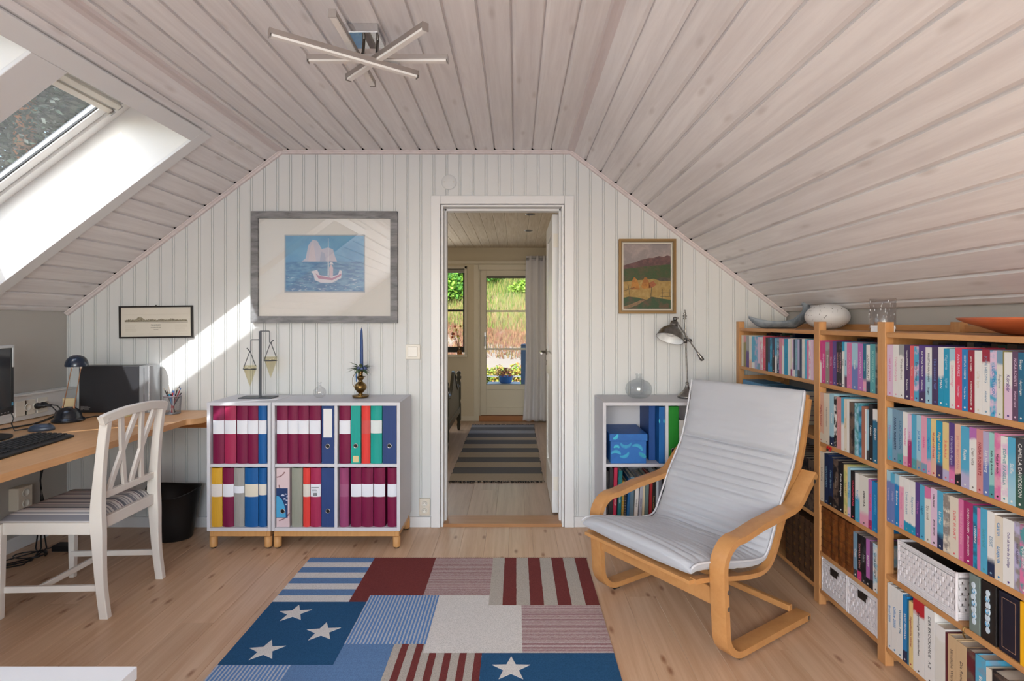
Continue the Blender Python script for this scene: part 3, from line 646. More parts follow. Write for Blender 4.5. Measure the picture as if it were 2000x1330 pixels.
def book_mat(c1, c2, mode):
    key = 'spine_%s_%s_%s' % (c1, c2, mode)
    if key in MC: return MC[key]
    m = M(key, PAL[c1], .42, spec=.4)
    if not c2: return m
    t = m.node_tree; b = t.nodes['Principled BSDF']; L = t.links.new
    tc = node(t, 'ShaderNodeTexCoord'); mx = node(t, 'ShaderNodeMix', data_type='RGBA'); mx.inputs[6].default_value = lin(PAL[c1]); mx.inputs[7].default_value = lin(PAL[c2])
    oi = node(t, 'ShaderNodeObjectInfo'); sp = node(t, 'ShaderNodeSeparateXYZ'); L(tc.outputs['Generated'], sp.inputs[0])
    n = node(t, 'ShaderNodeTexNoise', noise_dimensions='4D'); n.inputs['Scale'].default_value = 34; n.inputs['Detail'].default_value = 3
    mm = node(t, 'ShaderNodeMath', operation='MULTIPLY'); mm.inputs[1].default_value = 60; L(oi.outputs['Random'], mm.inputs[0]); L(mm.outputs[0], n.inputs['W']); L(tc.outputs['Object'], n.inputs[0])
    mr = node(t, 'ShaderNodeMapRange')
    if mode == 'cloud':
        mr.inputs[1].default_value = .44; mr.inputs[2].default_value = .56; L(n.outputs[0], mr.inputs[0])
    else:
        a, b_ = {'bot': (.30, .20), 'top': (.78, .82), 'half': (.46, .54), 'low': (.20, .17), 'fade': (.8, .2)}[mode]
        ad = node(t, 'ShaderNodeMath', operation='MULTIPLY_ADD'); ad.inputs[1].default_value = .16; ad.inputs[2].default_value = -.08; L(n.outputs[0], ad.inputs[0])
        a2 = node(t, 'ShaderNodeMath', operation='ADD'); L(sp.outputs[2], a2.inputs[0]); L(ad.outputs[0], a2.inputs[1])
        mr.inputs[1].default_value = min(a, b_); mr.inputs[2].default_value = max(a, b_)
        if a > b_: mr.inputs[3].default_value = 1; mr.inputs[4].default_value = 0
        L(a2.outputs[0], mr.inputs[0])
    L(mr.outputs[0], mx.inputs[0]); L(mx.outputs[2], b.inputs['Base Color']); return m
ORD = ['1st', '2nd', '3rd']+['%dth' % k for k in range(4, 21)]+['21st', '22nd', '23rd']+['%dth' % k for k in range(24, 40)]
def book(label, y1, y0, z, h, c1, c2, mode, title, tc, grp, D=.13, xf=PX+.004, kind='paperback', script=False):
    """a book standing on a shelf of the bookcase; y1 is its far side, y0 its near side, spine towards -X"""
    wd = y1-y0-.0006; ym = (y0+y1)/2; Wm = Matrix.Translation((xf, ym, z+.0003))
    t = thing(kind, label, 'book', (xf, ym, z), group=grp); th = .0012 if kind == 'paperback' else .0028
    q = MB(); q.box(0, th, -wd/2, wd/2, 0, h); q.box(th, D, -wd/2, -wd/2+th, 0, h); q.box(th, D, wd/2-th, wd/2, 0, h)
    q.build('cover', book_mat(c1, c2, mode), t, 0, Wm)
    ins = .0003 if kind == 'paperback' else .003
    MB().box(th, D-.001-ins, -wd/2+th, wd/2-th, ins, h-ins-.0004).build('pages', pages_g if kind == 'paperback' else pages_m, t, 0, Wm)
    if title:
        tm = M('ink_'+tc, PAL[tc], .5) if tc in PAL else M('ink_black', (30, 28, 34), .5)
        parts = title.split('|'); off = 0
        tot = sum(len(p) for p in parts)
        if len(parts) == 1:
            s = min(wd*.60, .0155, h*.80/(len(title)*.60)); text('title', title, s, Wm @ basis((-.0003, 0, h*.54), *SPINE), tm, t)
        else:
            a = h*.90; gap = .012
            s = min(wd*.62, .0165, (h*.78)/(tot*.60+.5))
            zc = h*.90
            for i, p in enumerate(parts):
                ss = s*(1.0 if i == 0 else .92)
                text('title' if i == 0 else 'subtitle', p, ss, Wm @ basis((-.0003, 0, zc), *SPINE), tm, t, 'LEFT', sx=1.0 if i == 0 else .9); zc -= len(p)*.62*ss+gap
        if wd > .016: MB().lathe([(min(wd*.14, .003), 0), (min(wd*.14, .003), .0006)], (0, 0, 0), 12, Matrix.Rotation(-math.pi/2, 4, 'Y')).build('publisher_mark', tm, t, 0, Wm @ Matrix.Translation((0, 0, .010)))
    return t
def shelf_row(key, rowname, grp, bounds, z, specs, org, sc, hb=.182, jit=.003, D=.13, kind='paperback', lastgap=False):
    rr = random.Random(rowname); ys = [YB(org+b_/sc) for b_ in bounds]
    for i in range(len(specs)):
        sp = specs[i]
        if sp is None: continue
        c1, c2, mode, title, tc = (list(sp)+[None]*5)[:5]; h = (sp[5] if len(sp) > 5 and sp[5] else hb+rr.uniform(-jit, jit))
        mode = mode or 'cloud'
        nm = c1.replace('_', ' ')+((' and '+c2.replace('_', ' ')) if c2 else '')
        lab = '%s %s%s, %s from left, %s' % (nm, kind, (' lettered '+tc.replace('_', ' ')) if (title and tc) else '', ORD[i], rowname)
        book(lab, ys[i], ys[i+1], z, h, c1, c2, mode, title, tc, grp, D, kind=kind)
    return ys
# nearest bay, first row
shelf_row('C', 'top row of nearest bay', 'paperbacks on the top shelf of the nearest bay', [72, 158, 236, 313, 392, 450, 515, 608, 697, 787, 860, 942, 1022, 1115, 1198, 1292, 1395, 1505, 1600, 1683, 1703, 1815, 1897, 1980, 2075, 2160], .9756,
 [('lilac', None, None, 'Livet på landet', 'pink'), ('white', None, None, 'Trefemtiofyra', 'rose'), ('white', 'grey', 'top', 'Vinterhuset', 'taupe'), ('violet', None, None, 'Sophie KINSELLA|Bollygumma', 'white'), ('coral', None, None, 'Kanske', 'peach'), ('sky', 'lilac', 'cloud', 'Emily Henry', 'violet'), ('purple', 'violet', 'low', 'KATRINA WOOLF|Kallblodan', 'white'), ('pale_blue', 'white', 'half', 'KRISTIN HANNAH|Stugan', 'navy'), ('violet', None, None, 'The second half', 'periwinkle'), ('cyan', 'white', 'half', 'MARIE HERMAN', 'white'), ('cyan', None, None, 'Vågorna|hjärtat', 'pale_blue'), ('white', 'pale_blue', 'top', 'Sommarregn', 'rose'),
  ('crimson', None, None, 'Adele PARKS|hemlisar', 'lilac'), ('azure', None, None, 'KRISTAN HIGGINS|Tro den bara', 'white'), ('wine', None, None, 'Jenny Colgan|STRANDPROMENADEN', 'white'), ('white', None, None, 'Lilla byn', 'cream'), ('white', 'wine', 'top', 'JONE HELSING|Akvarell', 'slate'), ('sky', 'lilac', 'cloud', 'LUCY DILLON', 'azure'), ('ivory', 'slate', 'top', 'Änglarna', 'grey'), ('olive', None, None), ('lilac', 'white', 'half', 'Körsbär', 'purple'), ('plum', None, None, 'NORA ROBERTS|Hurrad hand', 'lilac'), ('petrol', None, None, 'Sånger|i skymningen', 'white'), ('coral', 'white', 'cloud'), ('white', 'sky', 'cloud')], 1720, 7.143, .184)
shelf_row('C', 'second row of nearest bay', 'paperbacks on the second shelf of the nearest bay', [66, 130, 195, 262, 318, 368, 428, 487, 555, 608, 672, 750, 828, 900, 975, 1080, 1168, 1248, 1325, 1388, 1468, 1555, 1650, 1760, 1860], .747,
 [('pale_blue', 'sky', 'fade', 'Stjärnan', 'orchid'), ('slate', None, None, 'NORA ROBERTS', 'navy'), ('slate', 'teal', 'low', 'LUCY DILLON', 'petrol'), ('white', 'rose', 'low', 'Rosenhuset', 'pink'), ('magenta', 'lilac', 'half', 'KINSELLA', 'pink'), ('sky', 'teal', 'low', 'Havsbris', 'sky'), ('pale_blue', 'grey', 'low', 'Jul på Strand', 'azure'), ('rose', 'slate', 'low', 'Hanna', 'hot_pink'), ('sky', 'rose', 'bot', 'Vägen hem', 'azure'), ('peach', 'yellow', 'half', 'Huset vid havet', 'red'), ('cyan', 'violet', 'bot', 'Fågel och klippa', 'yellow'), ('yellow', 'lavender', 'low', 'Snäckskal', 'coral'), ('purple', 'pink', 'bot', 'Förlorade dagen', 'lavender'), ('peach', 'black', 'low', 'BRITT BERGMAN', 'salmon'), ('sky', 'lavender', 'bot', 'Kajsa', 'white'), ('white', 'orchid', 'top', 'Den vita', 'taupe'), ('salmon', None, None, 'NORA ROBERTS', 'wine'), ('periwinkle', 'lavender', 'half', 'Åsa Hellberg', 'white'), ('mint', 'teal', 'low', 'Kalla mig Amanda', 'black'), ('pink', 'rose', 'cloud', 'Han är min', 'black'), ('white', 'lilac', 'cloud', 'SOPHIE KINSELLA', 'teal'), ('sky', 'pale_blue', 'fade', 'Säffle', 'white'), ('dark_green', 'charcoal', 'half', 'CAMILLA DAVIDSSON', 'white'), ('red', None, None)], 1720, 6.332, .183)
shelf_row('C', 'third row of nearest bay', 'paperbacks on the third shelf of the nearest bay', [53, 95, 140, 188, 238, 300, 362, 412, 462, 530, 598, 662, 737, 828, 884, 985, 1030, 1065, 1140, 1218, 1308, 1430, 1490, 1575, 1650], .525,
 [('periwinkle', 'pale_blue', 'top', 'Systrarna', 'lavender'), ('periwinkle', 'sky', 'top', 'Morfar', 'lavender'), ('azure', 'pale_blue', 'top', 'Bröderna', 'white'), ('rose', 'white', 'top', 'Mostrarna', 'pink'), ('white', 'cyan', 'low', 'Livet i huset', 'slate'), ('white', 'cyan', 'low', 'Kaptenen', 'slate'), ('purple', None, None, 'Mörkret', 'orchid'), ('sky', None, None, 'Lagun', 'petrol'), ('ivory', 'pink', 'top', 'Sju små', 'taupe'), ('lilac', None, None, 'Lisa Jewell|EFTER FESTEN', 'black'), ('sky', 'navy', 'bot', 'La Mer', 'white'), ('cream', 'taupe', None, 'TOVE ALSTER', 'grey'), ('cream', None, None, 'SVEK PUNKT', 'coral'), ('pink', None, None, 'HELENE FOX BOOK', 'rose'), ('magenta', None, None, 'HUNDRAÅRINGEN|JONAS JONASSON', 'white'), ('cyan', 'petrol', 'cloud', 'LÖNNGRENS', 'white'), ('pink', None, None, 'FLICKAN I REGN', 'crimson'), ('sky', None, None, 'Solstrand', 'teal'), ('white', 'navy', 'bot', 'ESSIE', 'slate'), ('cream', None, None, 'Catrin|Ljusgarda', 'azure'), ('white', None, None, 'Och så levde de lyckliga', 'purple'), ('lavender', 'taupe', 'cloud', 'SOLGÅRDEN', 'violet'), ('teal', 'pink', 'cloud', 'Äppelblom', 'white'), ('sky', None, None)], 1720, 5.543, .181)
# nearest bay, bottom row: larger reference books
def big_row(lst, z, org, sc, rowname, grp, xf=PX+.004):
    for i, (a, b_, h, c1, c2, mode, title, tc, D, nm) in enumerate(lst):
        book('%s on %s' % (nm, rowname), YB(org+a/sc), YB(org+b_/sc), z, h, c1, c2, mode or 'cloud', title, tc, grp, D, xf, 'hardback')
big_row([(978, 1003, .232, 'white', None, None, 'Excel 2000', 'azure', .2, 'first of three white computer handbooks'), (1003, 1035, .232, 'white', None, None, 'Office 2000', 'azure', .2, 'second of three white computer handbooks'), (1035, 1066, .232, 'white', None, None, 'Windows Me', 'petrol', .2, 'third of three white computer handbooks, nearest the blue one'), (1067, 1090, .228, 'azure', 'navy', 'low', 'BASIC PROGRAM', 'white', .2, 'light blue handbook with yellow lettering'), (1091, 1101, .222, 'petrol', None, None, None, None, .2, 'slim petrol blue book'), (1102, 1124, .222, 'yellow', None, None, 'Ungewöhnliche Wörter', 'wine', .2, 'yellow softcover'), (1126, 1190, .245, 'white', 'red', 'top', 'Etymologie der deutschen', 'black', .2, 'white dictionary topped with a red band'), (1191, 1250, .24, 'white', None, None, 'DER BROCKHAUS|A-Z', 'charcoal', .2, 'thick white encyclopaedia'), (1252, 1310, .21, 'ivory', 'white', 'top', None, None, .18, 'pale grey cloth volume'), (1311, 1324, .205, 'maroon', None, None, None, None, .18, 'narrow maroon volume'), (1326, 1372, .205, 'tan', None, None, 'Sämtliche Werke', 'brown', .15, 'tan cloth volume with blue top edge'), (1373, 1434, .203, 'tan', None, None, 'Die Romane', 'brown', .15, 'wider tan cloth volume beside the leather one'), (1436, 1480, .203, 'brown', 'maroon', 'cloud', None, None, .14, 'brown leather ribbed volume'), (1484, 1544, .205, 'sky', 'slate', 'cloud', 'Bertelsmann', 'white', .16, 'illustrated light blue volume'), (1546, 1579, .19, 'cream', None, None, 'Kochbuch', 'brown', .15, 'narrow cream book'), (1581, 1680, .195, 'brown', 'black', 'cloud', None, None, .18, 'thick worn antique leather book')],
 .073, 1400, 2.955, 'bottom shelf of nearest bay', 'reference books on the bottom shelf')
# nearest bay, box shelf (z .334)
def swirl(parent, ym, zc, c, X):
    q = MB(); rr = random.Random(int(ym*1000))
    for k in range(7):
        z = zc-.052+k*.0175; q.lathe([(.0085-.0006*abs(k-3), -.001), (.0085-.0006*abs(k-3), .001)], (X, ym+rr.uniform(-.002, .002), z), 14, Matrix.Rotation(math.pi/2, 4, 'Y') @ Matrix.Diagonal((1.3, .95, 1, 1)))
    q.build('printed_cloud', M('print_cloud', (196, 210, 222), .6), parent)
    q = MB()
    for k in (1, 3, 5):
        z = zc-.052+k*.0175; q.sweep([(X-.0013, ym+b2*.8, z+(a2)) for a2, b2 in arc(0, 0, .006, 20, 290, 10)], [(.0012, .0004), (.0012, -.0004), (-.0012, -.0004), (-.0012, .0004)], (1, 0, 0), False)
    q.build('printed_loops', M('print_loop_blue', (60, 140, 180), .5), parent)
for a, b_, c1, lab in ((1442, 1507, 'taupe', 'grey-green case with pale swirl print next to white wicker basket'), (1509, 1600, 'black', 'black case with pale swirl print beside the grey-green case')):
    y1, y0 = YB(1400+a/2.955), YB(1400+b_/2.955); t = thing('storage_case', lab, 'box', (PX+.02, (y0+y1)/2, .334))
    box('case', M('case_'+c1, (112, 126, 122) if c1 == 'taupe' else (24, 22, 24), .4), PX+.006, PX+.2, y0+.001, y1-.001, .3344, .502, t, .002); swirl(t, y1-(y1-y0)*.5, .42, c1, PX+.0048)
y1, y0 = YB(1400+1610/2.955), YB(1400+1738/2.955); t = thing('hardback', 'large dark navy volume with thin gilt frame beside black case', 'book', (PX+.02, (y0+y1)/2, .334))
box('cover', M('navy_leather', (22, 24, 42), .4), PX+.006, PX+.2, y0+.001, y1-.001, .3344, .500, t, .004)
ym = (y0+y1)/2; hw = (y1-y0)*.3
q = MB(); 
for s_1 in (-1, 1): q.box(PX+.0052, PX+.006, ym+s_1*hw-.0006, ym+s_1*hw+.0006, .35, .485)
for z_ in (.35, .485): q.box(PX+.0052, PX+.006, ym-hw, ym+hw, z_-.0006, z_+.0006)
q.build('gilt_frame', M('gilt_line', (150, 116, 96), .4), t)
book('bright yellow technical dictionary at the right end of wicker basket shelf', YB(1989.5), YB(2040), .334, .168, 'gold', None, None, 'Taschenwörterbuch', 'black', None, .15, kind='hardback')
bpy.data.materials['spine_gold_None_None'].node_tree.nodes['Principled BSDF'].inputs['Base Color'].default_value = lin((232, 172, 20)) if 'spine_gold_None_None' in bpy.data.materials else None
# middle bay
shelf_row('B', 'top row of middle bay', 'paperbacks on the top shelf of the middle bay', [86, 108, 145, 182, 210, 245, 270, 296, 320, 342, 388, 443, 490, 522, 556, 606, 628], .9735,
 [('white', 'hot_pink', 'half'), ('hot_pink', None, None, 'Skrytbyxa', 'lilac'), ('taupe', 'grey', 'top', 'Dorothy', 'white'), ('magenta', None, None, 'Camilla', 'lilac'), ('purple', None, None, 'VALSEN', 'lavender'), ('black', None, None, 'Sophie KINSELLA', 'salmon'), ('charcoal', 'black', 'cloud', 'Sophie KINSELLA', 'rose'), ('white', 'cyan', 'top', 'Kyssar', 'navy'), ('pale_blue', 'plum', 'bot', 'Arvet', 'navy'), ('pink', None, None, 'FÖR ALLTID', 'rose'), ('periwinkle', 'pale_blue', 'half', 'Havet', 'white'), ('orchid', None, None, 'SOMMARNATT', 'lilac'), ('petrol', 'rose', 'bot', 'Nattens', 'mint'), ('white', 'navy', 'bot', 'LUCINDA RILEY', 'charcoal'), ('teal', None, None, 'BLOMSTERSPRÅK', 'mint'), ('charcoal', 'taupe', 'cloud')], 1580, 4.747, .182)
shelf_row('B', 'second row of middle bay', 'books on the second shelf of the middle bay', [76, 130, 182, 222, 247, 290, 315, 343, 365, 413, 450, 478, 509, 524, 545, 582, 628], .7147,
 [('peach', 'cream', 'low', 'Mellan himmel', 'wine', .216), ('cream', None, None, 'Hemkomsten', 'taupe', .216), ('pale_blue', 'navy', 'low', 'Kristall', 'white', .22), ('black', 'white', 'cloud', 'RIDDARE', 'white', .214), ('salmon', None, None, 'Blomsterängen', 'rose', .212), ('white', 'sky', 'half', None, None, .216), ('cream', None, None, 'Landskap', 'gold', .212), ('white', None, None, None, None, .21), ('brown', 'black', 'cloud', None, None, .206), ('pale_blue', 'teal', 'cloud', None, None, .206), ('sky', 'petrol', 'cloud', None, None, .20), ('terracotta', None, None, None, None, .20), ('white', None, None, 'Snö', 'pink', .192), ('pale_blue', 'charcoal', 'low', None, None, .19), ('black', None, None, 'Natten', 'white', .215), ('petrol', 'white', 'top', 'Djupet', 'white', .200)], 1580, 4.747, .2, kind='hardback', D=.15)
shelf_row('B', 'third row of middle bay', 'books on the third shelf of the middle bay', [85, 125, 160, 200, 245, 292, 325, 352, 390, 430, 505, 535, 588], .4588,
 [('cream', None, None, 'Linköping', 'taupe', .215), ('navy', None, None, 'GENTLEMAN', 'slate', .213), ('navy', 'black', 'low', 'Peter Ström', 'slate', .208), ('black', 'brown', 'cloud', 'Dalarna', 'taupe', .205), ('black', None, None, 'Karin Alvtegen', 'white', .205), ('lime', 'yellow', 'cloud', 'Lyckan', 'olive', .2), ('pale_blue', 'lilac', 'low', 'Laura Wattin', 'azure', .198), ('black', None, None, 'VÄNINNORNA', 'crimson', .19), ('sky', 'white', 'half', 'Indiana', 'azure', .188), ('ivory', 'rose', 'bot', 'DEBORA', 'black', .19), ('orchid', 'magenta', 'low', 'BRUNETTER', 'crimson', .186), ('azure', None, None, 'KAMOMILL', 'sky', .186)], 1580, 4.433, .2, kind='hardback', D=.16)
lea = M('antique_leather', (112, 62, 26), .45, grain=((60, 60, 9), .8, (66, 34, 16)), mottled=(40, .4, (148, 84, 34)))
lea2 = M('dark_antique_leather', (74, 50, 32), .5, grain=((70, 70, 8), .7, (44, 28, 18)))
gil = M('gilt_tooling', (150, 110, 56), .4, .5)
def leather(label, y1, y0, z, h, mat, grp, bands=5):
    ym = (y0+y1)/2; wd = y1-y0-.001; t = thing('leather_book', label, 'book', (PX, ym, z), group=grp)
    n = 8; Wm = Matrix.Translation((PX+.004, ym, z+.0003)); fr = [(.006*(2*i/n-1)**2, -wd/2+wd*i/n) for i in range(n+1)]
    q = MB(); q.prism(fr+[(.15, wd/2), (.15, -wd/2)], 0, h, 'z'); q.build('binding', mat, t, 0, Wm)
    q = MB()
    for k in range(bands): q.prism([(a-.0016, b_) for a, b_ in fr]+[(.008, wd/2), (.008, -wd/2)], h*(.12+.76*k/(bands-1))-.002, h*(.12+.76*k/(bands-1))+.002, 'z')
    q.build('raised_bands', mat, t, 0, Wm)
    q = MB()
    for k in range(bands-1):
        zz = h*(.12+.76*(k+.5)/(bands-1)); q.box(-.0006, .0006, -wd*.2, wd*.2, zz-.0008, zz+.0008); q.box(-.0006, .0006, -.001, .001, zz-.008, zz+.008)
    q.build('gilt_tooling', gil, t, 0, Wm); return t
bd = [88, 168, 232, 292, 372]
for i in range(4): leather('old brown leather volume, %s from left on fourth shelf of middle bay' % ORD[i], YB(1580+bd[i]/4.433), YB(1580+bd[i+1]/4.433), .2365, .196, lea, 'leather volumes in the middle bay')
shelf_row('B', 'shelf above the small baskets', 'paperbacks beside the leather volumes', [375, 410, 445, 485, 517, 545, 588], .2365, [('slate', 'charcoal', 'low', 'Ödet', 'white'), ('black', 'hot_pink', 'low', 'TAMARA VON', 'salmon'), ('black', 'charcoal', 'cloud', 'Natt', 'grey'), ('orchid', 'black', 'low', 'BREVET', 'white'), ('plum', 'black', 'low', None), ('white', 'pale_blue', 'cloud', 'Lotta Lundgren', 'charcoal')], 1580, 4.433, .178)
# far bay
shelf_row('A', 'top row of far bay', 'paperbacks on the top shelf of the far bay', [186, 232, 290, 350, 406, 470, 535, 585, 650, 708, 760, 802, 848, 908, 950, 1000, 1060, 1108, 1190, 1245, 1270, 1310, 1345, 1395, 1440, 1490, 1550, 1600, 1640, 1680, 1725], .977,
 [('cream', None, None), ('olive', 'salmon', 'top'), ('purple', 'grey', 'half'), ('ivory', 'peach', 'bot'), ('sky', 'white', 'low'), ('sky', 'lavender', 'cloud'), ('lilac', 'slate', 'low'), ('rose', 'white', 'cloud', 'LJUS', 'hot_pink'), ('crimson', None, None, 'HJÄRTAN', 'rose'), ('black', None, None), ('navy', 'azure', 'bot'), ('cyan', 'petrol', 'cloud'), ('black', 'navy', 'half', 'ALMA', 'salmon'), ('white', 'sky', 'half'), ('navy', 'slate', 'cloud', 'MAZZARELLA', 'white'), ('salmon', 'pink', 'cloud'), ('white', 'rose', 'top'), ('cyan', None, None, 'Vind', 'petrol'), ('white', None, None), ('cream', 'magenta', 'low'), ('white', 'lilac', 'cloud'), ('navy', 'white', 'low'), ('slate', None, None, 'TILLSAMMANS', 'mint'), ('lavender', 'charcoal', 'low'), ('navy', None, None), ('white', 'ivory', 'cloud'), ('sky', None, None), ('pink', None, None), ('rose', 'white', 'cloud', 'Rosa', 'taupe'), ('lilac', None, None)], 1430, 11.083, .180)
# lying pile in the far bay
zz = .7303; rr = random.Random(5)
for i, (c, nm) in enumerate((((60, 70, 90), 'bottom'), ((150, 60, 70), 'second lowest'), ((90, 120, 150), 'third lowest'), ((190, 190, 196), 'middle'), ((70, 60, 110), 'fifth'), ((120, 50, 80), 'sixth'), ((80, 140, 180), 'topmost'))):
    th = (.022, .024, .026, .022, .024, .024, .026)[i]
    for j, (ya, yb, cc) in enumerate(((3.03, 3.30, c), (2.74, 3.02, tuple(min(255, int(v*.8+20*((i+1) % 3))) for v in c)))):
        t = thing('paperback', '%s book of the %s lying pile behind the armchair top' % (nm, ('left', 'right')[j]), 'book', (PX+.1, (ya+yb)/2, zz), group='lying books in the far bay')
        o1 = rr.uniform(0, .012); q = MB(); q.box(PX+.006+o1, PX+.135+o1, ya+o1, yb, zz, zz+.0015); q.box(PX+.006+o1, PX+.135+o1, ya+o1, yb, zz+th-.0015, zz+th-.0002); q.box(PX+.006+o1, PX+.0075+o1, ya+o1, yb, zz+.0015, zz+th-.0015)
        q.build('cover', M('cover_%d_%d_%d' % cc, cc, .45), t); MB().box(PX+.008+o1, PX+.133+o1, ya+o1+.001, yb-.001, zz+.0015, zz+th-.0015).build('pages', pages_m, t)
    zz += th
bd = [385, 425, 460, 492, 525, 553]
for i in range(5): leather('tall dark leather volume, %s from left at the bottom of far bay' % ORD[i], YB(1400+bd[i]/2.955), YB(1400+bd[i+1]/2.955), .0706, .262, lea2, 'tall leather volumes in the far bay')
for i in range(8):
    ya = 2.50+.046*i; book('black hardback, %s from right on middle shelf of far bay' % ORD[i], ya+.044, ya, .385, .23, 'black', 'brown', 'cloud', None, None, 'dark books in the far bay', .17, kind='hardback')
# second rows standing behind the paperbacks
rr = random.Random(11)
for key, z, n, nm in (('C', .9756, 14, 'top shelf of nearest bay'), ('B', .9735, 11, 'top shelf of middle bay'), ('A', .977, 12, 'top shelf of far bay')):
    ya, yb = BAY[key]; y = yb-.02
    for i in range(n):
        wd = rr.uniform(.020, .036)
        if y-wd < max(ya, 1.45): break
        c1 = rr.choice(['black', 'charcoal', 'navy', 'brown', 'black', 'dark_green', 'maroon', 'taupe'])
        book('dark %s back-row book, %s from left on %s' % (c1.replace('_', ' '), ORD[i], nm), y, y-wd, z, rr.uniform(.188, .202), c1, None, None, None, None, 'dark books in the back rows', .12, PX+.155, kind='hardback'); y -= wd+.001
# ---- wicker baskets
wk = M('white_paper_cord', (214, 210, 214), .7); wkd = M('slot_shade_brown', (72, 60, 54), .9)  # dark backing puts the shade of the basket slots into its colour
def basket(label, x0, x1, y0, y1, z0, z1, handle=True, grp=None):
    t = thing('wicker_basket', label, 'basket', ((x0+x1)/2, (y0+y1)/2, z0), group=grp); th = .006
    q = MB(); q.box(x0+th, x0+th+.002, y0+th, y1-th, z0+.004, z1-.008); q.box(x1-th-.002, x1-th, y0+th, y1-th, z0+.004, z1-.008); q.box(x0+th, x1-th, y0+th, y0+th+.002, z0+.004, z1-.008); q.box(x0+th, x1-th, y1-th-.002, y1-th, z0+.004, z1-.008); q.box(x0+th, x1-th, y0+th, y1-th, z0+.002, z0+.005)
    q.build('slot_shade_backing', wkd, t)
    q = MB(); rr = random.Random(2); cell = .0215; rowh = .0165
    def side(L, fn, hole_=None):
        nrow = int((z1-z0-.026)/rowh); ncol = int(L/cell)
        for r in range(nrow):
            za = z0+.010+r*rowh
            for c in range(ncol+1):
                u0 = c*cell-(cell/2 if r % 2 else 0)+.002; u1 = u0+cell*.70
                u0 = max(u0, .0); u1 = min(u0+cell*.70, L) if c else min(u1, L)
                if u1-u0 < .002: continue
                if hole_ and hole_[0] < (u0+u1)/2 < hole_[1] and hole_[2] < za < hole_[3]: continue
                fn(u0, u1, za+.0006, za+rowh-.0006, .004+rr.uniform(-.0008, .0012))
            if not (hole_ and hole_[2] < za < hole_[3]): fn(0, L, za+rowh*.46, za+rowh-.0004, .0025)
            # thin weaver behind the slots
        return nrow
    hl = None
    if handle: hl = ((y1-y0)*.5-.024, (y1-y0)*.5+.024, z1-.052, z1-.020)
    side(y1-y0, lambda a, b_, c, d, e_: q.box(x0+th-e_, x0+th+.0015, y0+a, y0+b_, c, d), hl)
    side(x1-x0, lambda a, b_, c, d, e_: q.box(x0+a, x0+b_, y0+th-e_, y0+th+.0015, c, d))
    side(x1-x0, lambda a, b_, c, d, e_: q.box(x0+a, x0+b_, y1-th-.0015, y1-th+e_, c, d))
    # solid woven bands at base, and horizontal weavers
    for (za, zb) in ((z0, z0+.026), (z1-.018, z1)):
        n = 3 if zb-za < .02 else 4
        for k in range(n):
            zz_ = za+(zb-za)*(k+.5)/n; r_ = (zb-za)/n*.52
            q.sweep([(x0+.003, y0+.003, zz_), (x0+.003, y1-.003, zz_), (x1-.003, y1-.003, zz_), (x1-.003, y0+.003, zz_)], [(r_*math.cos(a*1.047), .0042*math.sin(a*1.047)) for a in range(6)], (0, 0, 1), False, True)
    for cx_, cy_ in ((x0+.004, y0+.004), (x0+.004, y1-.004), (x1-.004, y0+.004), (x1-.004, y1-.004)): q.tube([(cx_, cy_, z0), (cx_, cy_, z1)], .0048, 8, (1, 0, 0))
    o = q.build('weave', wk, t); o['kind'] = 'stuff'
    if handle: MB().box(x0-.0008, x0+.0012, y0+hl[0], y0+hl[1], hl[2]+.004, hl[3]).build('handle_hole', M('hole_dark', (34, 24, 20), .9), t)
    return t
basket('small white wicker basket at the left on bottom shelf of middle bay', PX+.004, PX+.25, 2.250, 2.438, .0712, .216, True, 'small white wicker baskets')
basket('small white wicker basket at the right on bottom shelf of middle bay', PX+.004, PX+.25, 2.060, 2.246, .0712, .216, True, 'small white wicker baskets')
basket('large white wicker basket on the shelf of the nearest bay', PX+.004, PX+.235, 1.690, 1.953, .3346, .480, False)

t = thing('ribbon_bow', 'tiny red ribbon bow tied to second shelf edge of middle bay', 'ribbon', (PX-.004, YB(1622), .705))
rbm = M('red_ribbon', (190, 30, 36), .5); yb_, zb_ = YB(1622), .704
for s_1 in (-1, 1):
    MB().sweep([(PX-.002, yb_, zb_), (PX-.006, yb_+s_1*.010, zb_+.008), (PX-.006, yb_+s_1*.017, zb_+.002), (PX-.004, yb_+s_1*.010, zb_-.003), (PX-.002, yb_, zb_)], [(.003, .0005), (.003, -.0005), (-.003, -.0005), (-.003, .0005)], (1, 0, 0), False).build('loop', rbm, t)
    MB().tube([(PX-.003, yb_, zb_), (PX-.004, yb_+s_1*.006, zb_-.012)], .0016, 6, (1, 0, 0)).build('tail', rbm, t)
# ================================================================== ARMCHAIR
AX, AY = .74, 1.977; PHI = math.atan2(.56, .8285)
AW_ = .71
root = thing('armchair', 'bentwood cantilever armchair with light grey quilted cushion beside the bookcase', 'armchair', (AX, AY, 0), PHI)
TA = Matrix.Translation((AX, AY, 0)) @ Matrix.Rotation(PHI, 4, 'Z')     # local: x back, y across, z up
th = .024; ce = th/2
loop = [(.575, ce+.014), (.10, ce+.012)]+[(.105+.095*math.cos(math.radians(a)), .107+ce+.095*math.sin(math.radians(a))-.01) for a in range(-90, -190, -12)][1:]
loop = [(.570, .026), (.33, .026), (.115, .026)]
loop += [(.115+.093*math.cos(math.radians(a)), .119+.093*math.sin(math.radians(a))) for a in range(-100, -181, -10)]
loop += [(.016, .20), (.008, .32)]
loop += [(.103+.096*math.cos(math.radians(a)), .345+.096*math.sin(math.radians(a))) for a in range(180, 79, -10)]
loop += [(.25, .462), (.38, .474), (.455, .482), (.49, .492), (.52, .512), (.56, .552), (.622, .604)]
